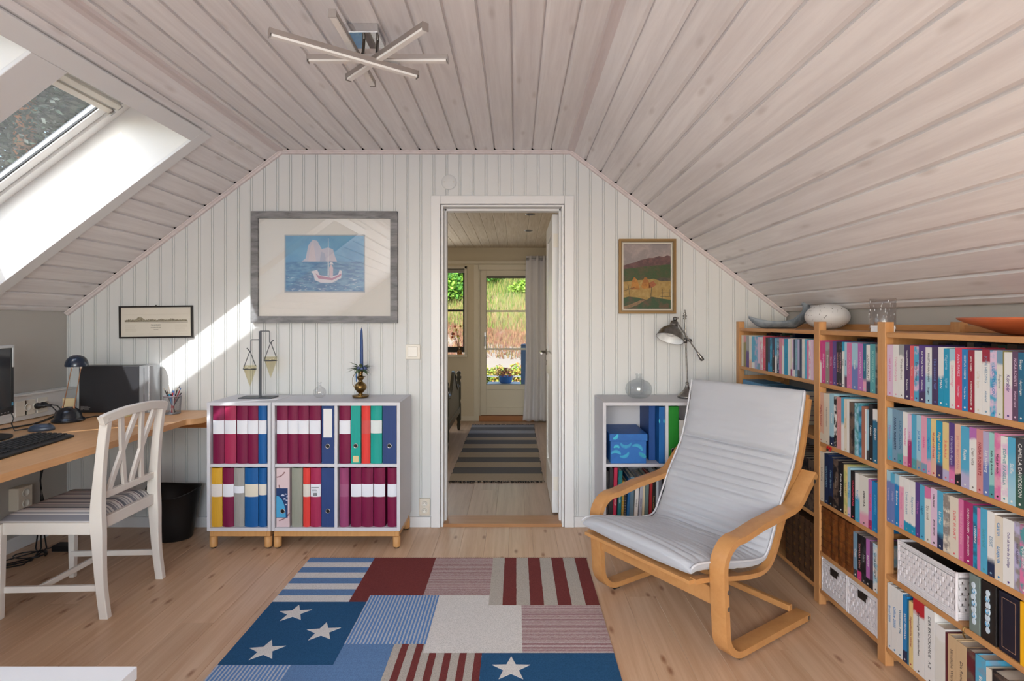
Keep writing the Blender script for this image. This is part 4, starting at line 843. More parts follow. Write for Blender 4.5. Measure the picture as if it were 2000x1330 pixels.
for w0 in (0.0, AW_-.062):
    q = MB(TA); q.sweep([(a, w0+.031, z) for a, z in loop], [(-.031, -ce), (-.0285, -ce-.0006), (.0285, -ce-.0006), (.031, -ce), (.031, ce), (.0285, ce+.0006), (-.0285, ce+.0006), (-.031, ce)], (0, 1, 0), True)
    fr = q.build('arm_frame', birch, root)
    fr.data.polygons.foreach_set('use_smooth', [False]*len(fr.data.polygons))
    m_ = fr.modifiers.new('e', 'EDGE_SPLIT'); m_.split_angle = math.radians(25); fr.data.polygons.foreach_set('use_smooth', [True]*len(fr.data.polygons))
    for (a, z) in ((.12, .0), (.53, .0)):
        MB(TA).box(a-.018, a+.018, w0+.012, w0+.050, 0, .0145).build('foot_glide', black_pl, fr, .003)
    yy = w0-.0008 if w0 == 0 else w0+.0628
    for (a, z) in ((.021, .215), (.021, .275), (.60, .578), (.555, .026)):
        q = MB(TA); q.lathe([(.0, -.001), (.0075, -.001), (.0085, .0005)], (a, yy, z), 16, Matrix.Rotation(math.pi/2, 4, 'X')); q.build('bolt', steel, fr)
q = MB(TA); q.box(.010, .032, .060, AW_-.060, .208, .272); q.build('front_rail', birch, root, .004)
q = MB(TA); q.box(.515, .540, .060, AW_-.060, .036, .062); q.build('rear_rail', birch, root, .004)
CP = [(-.105, .352), (-.075, .362), (.0, .352), (.10, .330), (.20, .308), (.29, .294), (.345, .296), (.380, .325), (.412, .385), (.470, .497), (.520, .572), (.563, .642), (.590, .71), (.612, .79), (.632, .87), (.650, .945)]
def cr(P, n):
    out = []
    P = [Vector((a, b_)) for a, b_ in P]; P = [P[0]*2-P[1]]+P+[P[-1]*2-P[-2]]
    for i in range(1, len(P)-2):
        for k in range(n):
            t = k/n; a, b_, c, d = P[i-1], P[i], P[i+1], P[i+2]
            out.append(.5*((2*b_)+(c-a)*t+(2*a-5*b_+4*c-d)*t*t+(3*b_-a-3*c+d)*t**3))
    out.append(P[-2]); return out
cl_ = cr(CP, 20)
Ls = [0]
for a, b_ in zip(cl_, cl_[1:]): Ls.append(Ls[-1]+(b_-a).length)
Ltot = Ls[-1]
cush = M('grey_quilt_fabric', (180, 183, 190), .9, bump=(420, .35, .0015), sheen=.2, grain=((900, 140, 900), .35, (180, 181, 188)))
q = MB(TA); K = 56; a_ = .292; wm = AW_/2; rings = []
wr = random.Random(21)
import mathutils.noise as mn
for i, p in enumerate(cl_):
    t0 = cl_[max(0, i-1)]; t1 = cl_[min(len(cl_)-1, i+1)]; T = (t1-t0).normalized(); N = Vector((-T.y, T.x))
    s_ = Ls[i]/Ltot; end = min(1, min(Ls[i], Ltot-Ls[i])/.022); e_ = math.sqrt(max(0, 1-(1-end)**2))
    base = .036 if Ls[i] < .44 else (.036-.009*min(1, (Ls[i]-.44)/.1))
    rib = 0
    if Ls[i] < Ltot-.285: rib = .012*abs(math.sin(math.pi*Ls[i]/.036))**.5-.0095
    else: base = .031
    for c_, wd_, dp in ((Ltot-.285, .012, .016), (Ltot-.50, .009, .009), (.475, .05, .006)):
        base -= dp*math.exp(-((Ls[i]-c_)/wd_)**2)
    ring = []
    for k in range(K):
        an = 2*math.pi*k/K; cx_ = math.cos(an); sn = math.sin(an)
        u = math.copysign(abs(cx_)**.42, cx_); v_ = math.copysign(abs(sn)**.62, sn)
        puff = .80+.20*(1-u*u); ey = wm+a_*u*(.985+.015*e_)
        hh = (base*puff+rib*(1-u**6))*(.08+.92*e_)*v_
        hh += .0070*mn.noise(Vector((Ls[i]*9, ey*8, 1.7)))*(1 if v_ > 0 else .3)*e_+.0045*mn.noise(Vector((Ls[i]*38, ey*24, 4.1)))*e_
        pt = p+N*hh; ring.append((pt.x, ey, pt.y))
    rings.append(ring)
v = [x_ for r in rings for x_ in r]; f = []
for i in range(len(rings)-1):
    for k in range(K): f.append((i*K+k, (i+1)*K+k, (i+1)*K+(k+1) % K, i*K+(k+1) % K))
q.add(v, f, True); q.add(rings[0], [list(range(K))], True); q.add(rings[-1], [list(range(K))], True)
cu = q.build('cushion', cush, root, sub=1)
for sgn in (-1, 1):
    for side_ in (1,):
        path = []
        for i in range(2, len(cl_)-2, 2):
            p = cl_[i]; t0, t1 = cl_[i-1], cl_[i+1]; T = (t1-t0).normalized(); N = Vector((-T.y, T.x)); pt = p+N*.014
            path.append((pt.x, wm+sgn*(a_+.001), pt.y))
        MB(TA).tube(path, .0042, 8, (0, 1, 0)).build('piping', M('piping_fabric', (206, 207, 212), .85), cu)
# plywood back frame under the cushion
def offs(P, d):
    out = []
    for i, p in enumerate(P):
        t0 = P[max(0, i-1)]; t1 = P[min(len(P)-1, i+1)]; T = (t1-t0).normalized(); out.append(p+Vector((-T.y, T.x))*d)
    return out
bf = offs(cl_[20:-8], -.050)
for w_ in (.078, AW_-.078):
    MB(TA).sweep([(p.x, w_, p.y) for p in bf], [(-.014, -.009), (.014, -.009), (.014, .009), (-.014, .009)], (0, 1, 0), False).build('seat_frame_rail', birch, root)
for i in (0, 60, 114, 168, len(bf)-3):
    p = bf[i]; n_ = bf[min(i+1, len(bf)-1)]; T = (n_-p).normalized(); N = Vector((-T.y, T.x))
    q = MB(TA); pts = [p+T*.025-N*.007, p+T*.025+N*.007, p-T*.025+N*.007, p-T*.025-N*.007]
    q.prism([(a.x, a.y) for a in pts], .075, AW_-.075, 'y'); q.build('cross_slat', birch, root, .002)
for w_ in (.066, AW_-.066):
    MB(TA).box(.018, .10, w_-.008, w_+.008, .272, .300).build('seat_bracket', birch, root, .003)

# ================================================================== DESK AND WHAT STANDS ON IT
DZ = .706
t = thing('desk', 'long beech-topped desk along the left wall and window slope', 'desk', (-2.2, 2.2, 0))
top = [(-2.70, -.30), (-2.70, 3.36), (-1.700, 3.36), (-1.702, 3.245)]+[(-1.702-.018-.080*(1-math.cos(a*.157)), 3.245-.20*math.sin(a*.157)) for a in range(0, 11)]+[(-1.802, 2.6), (-1.806, 1.6), (-1.815, -.30)]
o = MB().prism(top, DZ-.030, DZ, 'z').build('desktop', desk_beech, t, .008, seg=3)
box('wall_batten', M('batten_pine', (176, 112, 60), .5, grain=((4, 50, 50), .6, (150, 88, 44))), -2.70, -1.705, 3.325, 3.36, .607, DZ-.031, t, .001)
box('wall_batten', M('batten_pine', (176, 112, 60)), -2.70, -2.665, -.30, 3.32, .607, DZ-.031, t, .001)
for y in (1.9, .2):
    l = MB().lathe([(.03, 0), (.03, .67)], (-2.35, y, 0), 20).build('leg', chair_white, t)
# cable duct on the wall
duct = thing('cable_duct', 'white cable duct with sockets along the wall above the desk', 'cable duct', (-2.68, 2.0, .72))
q = MB(); q.box(XL+.0015, -2.655, RY+.02, 3.372, .7085, .838); q.build('duct_body', white_trim, duct, .003)
q = MB(); q.box(XL+.0015, -2.645, RY+.02, 3.372, .838, .848); q.build('duct_lid', white_trim, duct, .002)
RXm = Matrix.Rotation(math.pi/2, 4, 'Y')
for y in (2.99, 3.045, 3.125):
    pl = MB().box(-2.6555, -2.650, y-.034, y+.034, .733, .815).build('socket_plate', white_pl, duct, .003)
for y in (3.027, 3.115, 3.143, 3.08):
    s_o = MB().lathe([(.0195, .0), (.0195, .004), (.017, .0045), (.0165, .0005), (.0, .0005)], (-2.650, y, .775), 24, RXm).build('socket', white_pl, duct)
for (x1, z1) in ((-2.63, .775),): pass
for i, y in enumerate((3.08, 3.115)):
    p = thing('power_plug', ('black mains plug in the wall duct, nearer the monitor', 'black mains plug in the wall duct, nearer the computer')[i], 'plug', (-2.645, y, .775), group='mains plugs')
    q = MB(); q.lathe([(.017, 0), (.0175, .012), (.013, .026), (.007, .034), (.005, .055)], (-2.6475, y, .775), 18, RXm); q.build('plug_body', black_pl, p)
    yy = y+.0; q = MB(); q.tube([(-2.595, yy, .775), (-2.57, yy+.01, .77), (-2.55, yy+.015, .745), (-2.54, yy-.01, .722), (-2.53, yy-.10, DZ+.004), (-2.50, yy-.2, DZ+.004), (-2.53, yy-.34, DZ+.004), (-2.56, yy-.5-.1*i, DZ+.004)], .0032, 8); q.build('cord', black_pl, p)
# computer case
t = thing('computer', 'slim black desktop computer with silver front standing on the desk', 'computer', (-2.37, 3.31, DZ))
o = MB().box(-2.556, -2.205, 3.262, 3.358, DZ+.002, .980).build('case', M('satin_dark_case', (42, 42, 46), .42, spec=.5), t, .003)
o = MB().prism([(-2.204, 3.262), (-2.204, 3.358), (-2.140, 3.358), (-2.132, 3.335), (-2.134, 3.280), (-2.146, 3.262)], DZ+.002, .981, 'z').build('front_bezel', M('silver_bezel', (168, 170, 174), .28, .6), t, .003)
MB().box(-2.176, -2.172, 3.2605, 3.2625, .76, .972).build('chrome_strip', chrome, t)
q = MB()
for k, w_ in enumerate((.014, .022, .018, .020)): q.box(-2.545, -2.545+w_, 3.2612, 3.2618, .725+k*.0055, .7275+k*.0055)
for k, w_ in enumerate((.030, .028, .036, .024)): q.box(-2.525, -2.525+w_, 3.2612, 3.2618, .725+k*.0055, .7268+k*.0055)
q.build('rating_label', M('label_print_grey', (190, 190, 186), .6), t)
q = MB(); 
for k in range(3): q.box(-2.190+k*.008, -2.186+k*.008, 3.2608, 3.2622, .716, .720)
q.build('ports', black_pl, t)
# halogen desk lamp
bx_, by_ = -2.395, 2.985
t = thing('desk_lamp', 'black domed halogen desk lamp on two thin copper rods', 'lamp', (bx_, by_, DZ))
MB().lathe([(.0, .0005), (.072, .0005), (.074, .006), (.070, .016), (.062, .020), (.060, .026), (.056, .045), (.046, .062), (.030, .073), (.014, .078), (0, .079)], (bx_, by_, DZ), 36).build('base', M('lamp_black_lacquer', (20, 22, 30), .22, spec=.6), t)
cop = M('copper_rod', (190, 142, 110), .3, 1)
tp = (bx_+.045, by_, DZ+.315)
for d in (-1, 1):
    q = MB(); q.tube([(bx_+d*.030, by_, DZ+.066), (tp[0]+d*.024, by_, DZ+.300)], .0022, 8); q.tube([(bx_+d*.030, by_, DZ+.06), (bx_+d*.030+.001, by_, DZ+.082)], .005, 10); q.build('rod', cop, t)
    MB().tube([(tp[0]+d*.022, by_, DZ+.284), (tp[0]+d*.023, by_, DZ+.305)], .0055, 10).build('rod_ferrule', M('clear_ferrule', (226, 214, 200), .2), t)
sh = [(.052, .296), (.0525, .303), (.050, .318), (.043, .334), (.031, .347), (.016, .354), (0, .356)]
MB().lathe(sh+[(r*.94, z-.002) for r, z in sh[::-1]][1:], (tp[0], by_, DZ), 36, cap=False).build('shade', M('lamp_blue_black', (28, 40, 58), .18, spec=.6), t)
MB().lathe([(0, .300), (.046, .299), (.048, .303), (.044, .318), (.03, .332), (0, .342)][::-1], (tp[0], by_, DZ), 32, cap=False).build('reflector', M('lamp_reflector', (206, 182, 156), .3, .5, mottled=(40, .6, (130, 100, 80))), t)
MB().tube([(bx_+.06, by_+.02, DZ+.012), (bx_+.10, by_+.06, DZ+.018), (bx_+.11, by_+.16, DZ+.004), (bx_+.02, by_+.24, DZ+.004)], .003, 8).build('cord', black_pl, t)
# beige card tucked behind the lamp
t = thing('card', 'pale tan card standing behind the black desk lamp', 'card', (-2.505, 3.10, DZ))
box('card_sheet', M('tan_card', (206, 186, 146), .6), -2.535, -2.468, 3.120, 3.124, DZ+.001, DZ+.105, t)
# monitor
MT = Matrix.Translation((-2.475, 2.745, DZ)) @ Matrix.Rotation(math.radians(12), 4, 'Z')
t = thing('monitor', 'flat computer monitor with silver and black bezel on the desk', 'monitor', (-2.49, 2.5, DZ))
box('casing', M('monitor_black', (24, 24, 26), .35, spec=.5), -.045, -.002, -.50, 0, .085, .415, t, .006, MT)
q = MB(MT); q.box(-.004, .006, -.50, 0, .405, .420); q.box(-.006, .006, -.012, .003, .31, .420); q.box(-.006, .006, -.503, -.488, .31, .42); q.build('silver_trim', M('monitor_silver', (208, 210, 212), .3, .3), t, .003)
q = MB(MT); q.box(-.003, .004, -.50, .0, .085, .118); q.box(-.003, .004, -.022, 0, .118, .405); q.box(-.003, .004, -.50, -.478, .118, .405); q.build('bezel', black_pl, t, .001)
box('screen', M('screen_glass', (58, 60, 64), .12, spec=.6), -.002, .002, -.478, -.022, .118, .405, t, 0, MT)
q = MB(MT); q.box(-.03, -.015, -.29, -.21, .012, .20); q.build('stand_neck', black_pl, t, .003)
q = MB(MT); q.lathe([(.11, 0), (.11, .006), (.09, .012)], (.01, -.25, .0005), 32, sy=1.25); q.build('stand_foot', black_sat, t)
q = MB(MT)
for k in range(5): q.box(.0038, .0052, -.14+k*.024, -.132+k*.024, .094, .098)
q.build('buttons', M('button_grey', (150, 150, 150)), t)
MB(MT).box(.0038, .0044, -.016, -.004, .124, .140).build('energy_sticker', M('sticker_blue', (90, 170, 210), .5), t)
MB().tube([MT @ Vector((.004, -.02, .09)), MT @ Vector((.012, -.015, .06)), MT @ Vector((.006, -.02, .035)), MT @ Vector((.03, -.04, .005)), MT @ Vector((.07, .02, .004)), MT @ Vector((.10, .05, .004))], .003, 8).build('cable', black_pl, t)
# keyboard and mouse
KT = Matrix.Translation((-2.045, 2.582, DZ)) @ Matrix.Rotation(math.radians(7), 4, 'Z')   # -x towards the wall, -y towards the camera
t = thing('keyboard', 'black computer keyboard lying near the desk edge', 'keyboard', (-2.14, 2.36, DZ))
q = MB(KT); q.prism([(-.175, .001), (0, .001), (0, .010), (-.02, .014), (-.175, .024)], -.46, 0, 'y'); q.build('body', black_sat, t, .003)
kc = M('key_cap', (38, 38, 40), .55); q = MB()
q.prism([(-.0078, 0), (.0078, 0), (.0062, .0065), (-.0062, .0065)], -.0078, .0078, 'y'); km = q.mesh('key', kc)
for r in range(6):
    for c in range(21):
        if (c in (15, 19)) and r < 99: continue
        xx = -.030-r*.0215; yy = -.018-c*.0208
        o = bpy.data.objects.new('key', km); put(o, t, KT @ Matrix.Translation((xx, yy, .0145-(xx+.02)*.0645)) @ Matrix.Rotation(.0645, 4, 'Y'))
q = MB(KT); q.box(-.170, -.160, -.46, -.03, .0236, .0245); q.build('top_ridge', M('ridge_grey', (70, 72, 76), .3), t)
t = thing('mouse', 'dark blue-grey computer mouse beside keyboard', 'mouse', (-2.33, 2.74, DZ))
q = MB(Matrix.Translation((-2.325, 2.735, DZ)) @ Matrix.Rotation(.3, 4, 'Z')); q.lathe([(.0, .0005), (.92, .0005), (1.0, .12), (.98, .4), (.82, .75), (.5, .95), (0, 1.0)], (0, 0, 0), 28, Matrix.Diagonal((.055, .031, .034, 1)))
q.build('shell', M('mouse_shell', (62, 72, 88), .3, spec=.5), t)
MB(Matrix.Translation((-2.325, 2.735, DZ)) @ Matrix.Rotation(.3, 4, 'Z')).lathe([(.008, -.003), (.008, .003)], (.03, 0, .027), 14, Matrix.Rotation(math.pi/2, 4, 'X')).build('scroll_wheel', black_pl, t)
# note cube, pencil cup
t = thing('note_block', 'pink and peach sticky note block on desk in front of computer', 'note block', (-2.228, 3.13, DZ))
NT = Matrix.Translation((-2.228, 3.13, DZ)) @ Matrix.Rotation(.12, 4, 'Z')
for k, (c, h_) in enumerate((((224, 214, 160), .008), ((236, 196, 170), .012), ((226, 130, 150), .007))):
    z_ = sum((.008, .012, .007)[:k]); MB(NT).box(-.05, .05, -.037, .037, z_+.0005, z_+h_).build('note_layer', M('note_%d' % k, c, .7), t)
px_, py_ = -1.992, 3.235
t = thing('pencil_cup', 'silver wire mesh pencil cup on the desk behind the chair', 'pencil cup', (px_, py_, DZ))
meshm = M('wire_mesh', (150, 152, 158), .35, .8)
q = MB()
for k in range(44):
    a = 2*math.pi*k/44; q.tube([(px_+.040*math.cos(a), py_+.040*math.sin(a), DZ+.004), (px_+.046*math.cos(a), py_+.046*math.sin(a), DZ+.102)], .0006, 4)
for k in range(24):
    z_ = .006+k*.004; r_ = .040+.006*z_/.1; q.lathe([(r_-.0005, z_), (r_+.0005, z_+.0005), (r_-.0005, z_+.001)], (px_, py_, DZ), 32, cap=False)
o = q.build('mesh_wall', meshm, t); o['kind'] = 'stuff'
MB().lathe([(.045, .100), (.048, .102), (.048, .105), (.045, .106), (.0445, .102)], (px_, py_, DZ), 32, cap=False).build('rim', M('lilac_steel', (180, 172, 186), .3, .6), t)
MB().lathe([(.0, .0005), (.041, .0005), (.042, .006), (.0, .005)], (px_, py_, DZ), 32).build('base', meshm, t)
PN = [((60, 56, 54), -.044, -.01, .150, .0035, 'dark grey pencil leaning far left'), ((90, 60, 50), -.040, .01, .140, .0035, 'brown pencil beside it'), ((210, 200, 190), -.036, .02, .165, .003, 'pale pencil behind the brown one'), ((60, 160, 200), -.022, .0, .125, .004, 'light blue felt pen'), ((206, 50, 46), .0, .01, .132, .008, 'broad red marker'), ((40, 80, 170), .004, -.02, .118, .004, 'blue pen with white cap'), ((50, 60, 120), .012, .018, .116, .004, 'indigo pen near the middle'), ((230, 230, 234), .016, -.01, .120, .005, 'white correction pen'),
 ((36, 38, 44), .030, .0, .150, .0035, 'slim black pen'), ((170, 40, 50), .043, .01, .148, .003, 'slim dark red pencil leaning right'), ((40, 44, 70), .038, .022, .118, .004, 'navy pen leaning right'), ((226, 226, 230), .026, .028, .160, .003, 'tall white pencil at right')]
for c, dx, dy, h_, r_, nm in PN:
    o = thing('pen', '%s in the wire mesh pencil cup' % nm, 'pen', (px_, py_, DZ+.01), group='pens in the cup')
    a = Vector((px_-dx*.30, py_-dy*.4, DZ+.008)); b_ = Vector((px_+dx, py_+dy, DZ+h_)); tp_ = a+(b_-a)*.9
    MB().tube([a, tp_], r_*.9, 8).build('barrel', M('pen_%d_%d_%d' % c, c, .4), o); MB().tube([tp_, b_], r_*.7, 8).build('pen_tip', M('pen_tip_%d' % (c[0] % 3), ((200, 190, 170), (50, 50, 60), (70, 120, 190))[c[0] % 3], .4), o)
# wastebasket
t = thing('wastebasket', 'black oval wastebasket on the floor between the desk and cabinet', 'bin', (-1.968, 3.20, 0))
n = 40; v = []; f = []; prof_ = [(0, .002, .0), (.095, .0, .0), (.100, .008, .0), (.118, .14, .3), (.140, .27, 1), (.143, .276, 1), (.138, .275, 1), (.115, .14, .3), (.094, .012, 0), (0, .010, 0)]
for r_, z_, k in prof_:
    for i in range(n):
        a = 2*math.pi*i/n; ax_ = 1.04 if True else 1; ay_ = .82
        v.append((-1.968+r_*math.cos(a)*ax_+.004*k, 3.205+r_*math.sin(a)*ay_, z_+.006*k+k*(.016*math.cos(2*a)+.012*math.sin(a)-.004*math.cos(a))))
for i in range(len(prof_)-1):
    for k in range(n): f.append((i*n+k, i*n+(k+1) % n, (i+1)*n+(k+1) % n, (i+1)*n+k))
MB().add(v, f, True).build('body', M('bin_black', (20, 20, 22), .45, spec=.4), t)
# under desk: double socket, cables, adapter
t = thing('wall_socket', 'double wall socket low on the left wall under the desk', 'socket', (-2.69, 3.03, .28))
box('housing', M('socket_beige', (218, 208, 192), .45), XL+.0005, XL+.055, 2.985, 3.075, .222, .345, t, .005)
for z_ in (.255, .312): MB().lathe([(.0215, .0002), (.0215, .003), (.018, .0035), (.018, .0006), (0, .0006)], (XL+.0555, 3.03, z_), 24, RXm).build('socket', white_pl, t)
MB().lathe([(.004, 0), (.004, .001)], (XL+.0545, 3.03, .312), 8, RXm).build('socket_hole', black_pl, t)
t = thing('cable', 'black cables hanging from the desk to the floor along the wall', 'cable', (-2.66, 3.10, 0))
for k in range(3):
    MB().tube([(-2.62+.03*k, 3.10+.06*k, .66), (-2.65, 3.12+.015*k, .50), (-2.668, 3.13, .35), (-2.665, 3.13+.01*k, .22), (-2.66+.012*k, 3.11, .10), (-2.60+.03*k, 3.02, .012), (-2.50, 2.93-.05*k, .008), (-2.62, 2.80-.03*k, .008), (-2.66, 2.6, .008)], .0038, 8).build('strand', black_pl, t)
t = thing('power_adapter', 'black power adapter with looped cord on the floor under the desk', 'adapter', (-2.48, 2.98, 0))
box('adapter_body', black_sat, -2.50, -2.40, 3.0, 3.06, .001, .034, t, .005)
MB().tube([(-2.50, 3.03, .018), (-2.55, 3.02, .008)]+[(-2.56+.08*math.cos(a*.5), 2.94+.05*math.sin(a*.5), .006+.0008*a) for a in range(0, 16)]+[(-2.66, 2.84, .006), (-2.67, 2.5, .006)], .0035, 8).build('cord', black_pl, t)

# ================================================================== DESK CHAIR
t = thing('dining_chair', 'white painted wooden chair with lattice back and striped seat at desk', 'chair', (-1.93, 2.52, 0))
def post(y, f=0):
    return [(-1.730+.010, y, .0), (-1.738, y, .15), (-1.748, y, .34), (-1.752, y, .44), (-1.746, y, .56), (-1.734, y, .70), (-1.716, y, .84)]
YN, YF = 2.338, 2.700
def spl(P, n=6):
    P = [Vector(p) for p in P]; P = [P[0]*2-P[1]]+P+[P[-1]*2-P[-2]]; out = []
    for i in range(1, len(P)-2):
        for k in range(n):
            u = k/n; a, b_, c, d = P[i-1], P[i], P[i+1], P[i+2]
            out.append(.5*((2*b_)+(c-a)*u+(2*a-5*b_+4*c-d)*u*u+(3*b_-a-3*c+d)*u**3))
    return out+[P[-2]]
for y in (YN, YF):
    P = spl(post(y)); n = len(P); v = []; f = []
    for i, p in enumerate(P):
        z = p.z; wx = .018+.008*math.exp(-((z-.40)/.16)**2); wy = .014+.002*math.exp(-((z-.4)/.2)**2)
        for dx, dy in ((-wx, -wy), (wx, -wy), (wx, wy), (-wx, wy)): v.append((p.x+dx, p.y+dy, z+(.0 if i else .0005)))
    for i in range(n-1):
        for k in range(4): f.append((i*4+k, i*4+(k+1) % 4, (i+1)*4+(k+1) % 4, (i+1)*4+k))
    q = MB(); q.add(v, f); q.add(v[:4], [(0, 1, 2, 3)]); q.add(v[-4:], [(0, 1, 2, 3)]); q.build('rear_leg', chair_white, t, .004)
FX = -2.150
for y in (YN-.012, YF+.012):
    q = MB(); q.add([(FX-.014, y-.014, .0005), (FX+.010, y-.014, .0005), (FX+.010, y+.010, .0005), (FX-.014, y+.010, .0005), (FX-.019, y-.016, .40), (FX+.017, y-.016, .40), (FX+.017, y+.016, .40), (FX-.019, y+.016, .40)], [(0, 1, 2, 3), (4, 5, 6, 7), (0, 1, 5, 4), (1, 2, 6, 5), (2, 3, 7, 6), (3, 0, 4, 7)]); q.build('front_leg', chair_white, t, .003)
sr = MB(); sr.box(FX+.012, -1.772, YN-.018, YN+.004, .352, .404); sr.build('side_rail', chair_white, t, .004)
sr = MB(); sr.box(FX+.012, -1.772, YF-.004, YF+.018, .352, .404); sr.build('side_rail', chair_white, t, .004)
MB().box(FX-.015, FX+.010, YN, YF, .350, .402).build('front_rail', chair_white, t, .004)
MB().box(-1.764, -1.742, YN+.012, YF-.012, .362, .412).build('rear_rail', chair_white, t, .004)
MB().bar([(-1.752, YN+.012, .503), (-1.752, YF-.012, .503)], .030, .020).build('lower_back_rail', chair_white, t, .003)
q = MB(); P = [(-1.716, YN-.030, .828), (-1.712, YN, .838), (-1.706, 2.43, .850), (-1.702, 2.52, .853), (-1.706, 2.61, .850), (-1.712, YF, .838), (-1.716, YF+.026, .828)]
q.bar(spl(P, 4), .040, .026); q.build('top_rail', chair_white, t, .005)
def bx_at(z): return -1.752+(.036)*max(0, (z-.50)/.34)**1.4
for ya, yb in ((2.425, 2.500), (2.530, 2.392), (2.655, 2.530), (2.560, 2.610)):
    P = [(bx_at(.50+.34*k/6), yb+(ya-yb)*k/6, .50+.34*k/6) for k in range(7)]
    MB().bar(P, .014, .024, (1, 0, 0)).build('splat', chair_white, t, .002)
stripe = M('striped_seat_fabric', (214, 210, 208), .85, bump=(500, .2))
tt = stripe.node_tree; b_ = tt.nodes['Principled BSDF']; tcn = node(tt, 'ShaderNodeTexCoord'); sxyz = node(tt, 'ShaderNodeSeparateXYZ'); tt.links.new(tcn.outputs['Object'], sxyz.inputs[0])
ml = node(tt, 'ShaderNodeMath', operation='MULTIPLY'); ml.inputs[1].default_value = 8.2; tt.links.new(sxyz.outputs[1], ml.inputs[0]); frc = node(tt, 'ShaderNodeMath', operation='FRACT'); tt.links.new(ml.outputs[0], frc.inputs[0])
rp = node(tt, 'ShaderNodeValToRGB'); tt.links.new(frc.outputs[0], rp.inputs[0]); rp.color_ramp.interpolation = 'CONSTANT'
els = rp.color_ramp.elements; cs = [(0, (216, 212, 210)), (.10, (132, 132, 140)), (.26, (206, 204, 204)), (.30, (150, 150, 156)), (.36, (214, 210, 208)), (.50, (120, 104, 118)), (.54, (214, 210, 208)), (.60, (112, 114, 124)), (.74, (200, 198, 198)), (.80, (160, 160, 166)), (.86, (210, 208, 206)), (.94, (140, 142, 148))]
els[0].color = lin(cs[0][1]); els[1].position = cs[1][0]; els[1].color = lin(cs[1][1])
for p_, c_ in cs[2:]:
    e_ = els.new(p_); e_.color = lin(c_)
tt.links.new(rp.outputs[0], b_.inputs['Base Color'])
n = 18; v = []; f = []
for i in range(n+1):
    for j in range(n+1):
        u = i/n; w_ = j/n; hx = FX-.012+(-1.757-FX+.012)*u; hy = YN-.014+(YF-YN+.028)*w_
        ed = min(u, 1-u, w_, 1-w_); z_ = .402+.040*(1-(1-min(1, ed/.16))**2.2)
        if u > .96: hy = min(max(hy, YN+.016), YF-.016)
        v.append((hx, hy, z_))
for i in range(n):
    for j in range(n): f.append((i*(n+1)+j, (i+1)*(n+1)+j, (i+1)*(n+1)+j+1, i*(n+1)+j+1))
q = MB(); q.add(v, f, True); q.add([(FX-.012, YN-.014, .402), (-1.757, YN-.014, .402), (-1.757, YF+.014, .402), (FX-.012, YF+.014, .402)], [(0, 1, 2, 3)]); q.build('seat_cushion', stripe, t)
for y in (YN, YF): MB().bar([(FX, y, .118), (-1.745, y, .126)], .026, .016).build('side_stretcher', chair_white, t, .003)
MB().bar([(-2.0, YN, .122), (-1.985, YF, .122)], .024, .016).build('cross_stretcher', chair_white, t, .003)

# ================================================================== ON THE CABINETS
cz = .80
t = thing('candle_hanger', 'grey metal stand with two hanging glass cones on the narrow cabinet', 'candle holder', (-1.483, 3.22, cz))
iron = M('grey_iron', (92, 96, 102), .5, .6)
MB().box(-1.583, -1.392, 3.175, 3.275, cz+.0005, cz+.006).build('base_plate', iron, t, .001)
MB().bar([(-1.479, 3.225, cz+.006), (-1.479, 3.225, 1.185)], .016, .006, (1, 0, 0)).build('upright', iron, t, .0008)
cone_g = glass_thin('amber_glass', (.97, .95, .86), .12, 0, .35)
for sx, zt, x1 in ((-1, 1.135, -1.532), (1, 1.185, -1.424)):
    P = [(-1.479, 3.225, zt), (x1, 3.225, zt), (x1, 3.225, zt-.065)]
    P2 = [P[0], (x1+.004*-sx, 3.225, zt), (x1, 3.225, zt-.004), P[2], (x1+sx*.004, 3.225, zt-.07), (x1+sx*.022, 3.225, zt-.052)]
    if sx == -1: P2[-2:] = [(x1-.006, 3.225, zt-.068), (x1-.024, 3.225, zt-.048)]
    MB().tube(P2, .003, 8, (0, 1, 0)).build('arm', iron, t)
    ax_ = x1+.006*sx; za = zt-.064; zr = zt-.170
    h_ = thing('hanging_vase', ('left', 'right')[sx > 0]+' amber glass cone hanging in a wire from the stand', 'vase', (ax_, 3.225, zr), group='hanging glass cones')
    q = MB(); q.tube([(ax_, 3.225, za), (ax_-.030, 3.225-.02, zr)], .0022, 6); q.tube([(ax_, 3.225, za), (ax_+.026, 3.225+.014, zr+.018)], .0022, 6)
    q.tube([(ax_+.034*math.cos(a*.39), 3.225+.034*math.sin(a*.39), zr) for a in range(16)], .0022, 6, closed=True); q.build('wire_frame', iron, h_)
    MB().lathe([(.001, zr-.100), (.006, zr-.088), (.0335, zr), (.036, zr+.022), (.0350, zr+.022), (.032, zr), (.005, zr-.084), (.0, zr-.09)], (ax_, 3.225, 0), 24, cap=False).build('glass_cone', cone_g, h_)
t = thing('glass_bottle', 'small round clear glass bottle on the wide cabinet', 'bottle', (-1.137, 3.23, cz))
gl = glass_thin('clear_bottle_glass', (.99, .99, .99), .10, 0, .30)
pf = [(0, .001), (.020, .001), (.031, .010), (.037, .028), (.033, .046), (.020, .060), (.010, .066), (.009, .082), (.013, .086), (.013, .090), (.010, .090)]
MB().lathe(pf+[(max(0, r-.0018), z+(.002 if i < 3 else 0)) for i, (r, z) in enumerate(pf)][::-1], (-1.137, 3.23, cz), 32, cap=False).build('glass_body', gl, t)
t = thing('candlestick', 'brass candlestick with blue taper candle and berry wreath on wide cabinet', 'candlestick', (-.899, 3.225, cz))
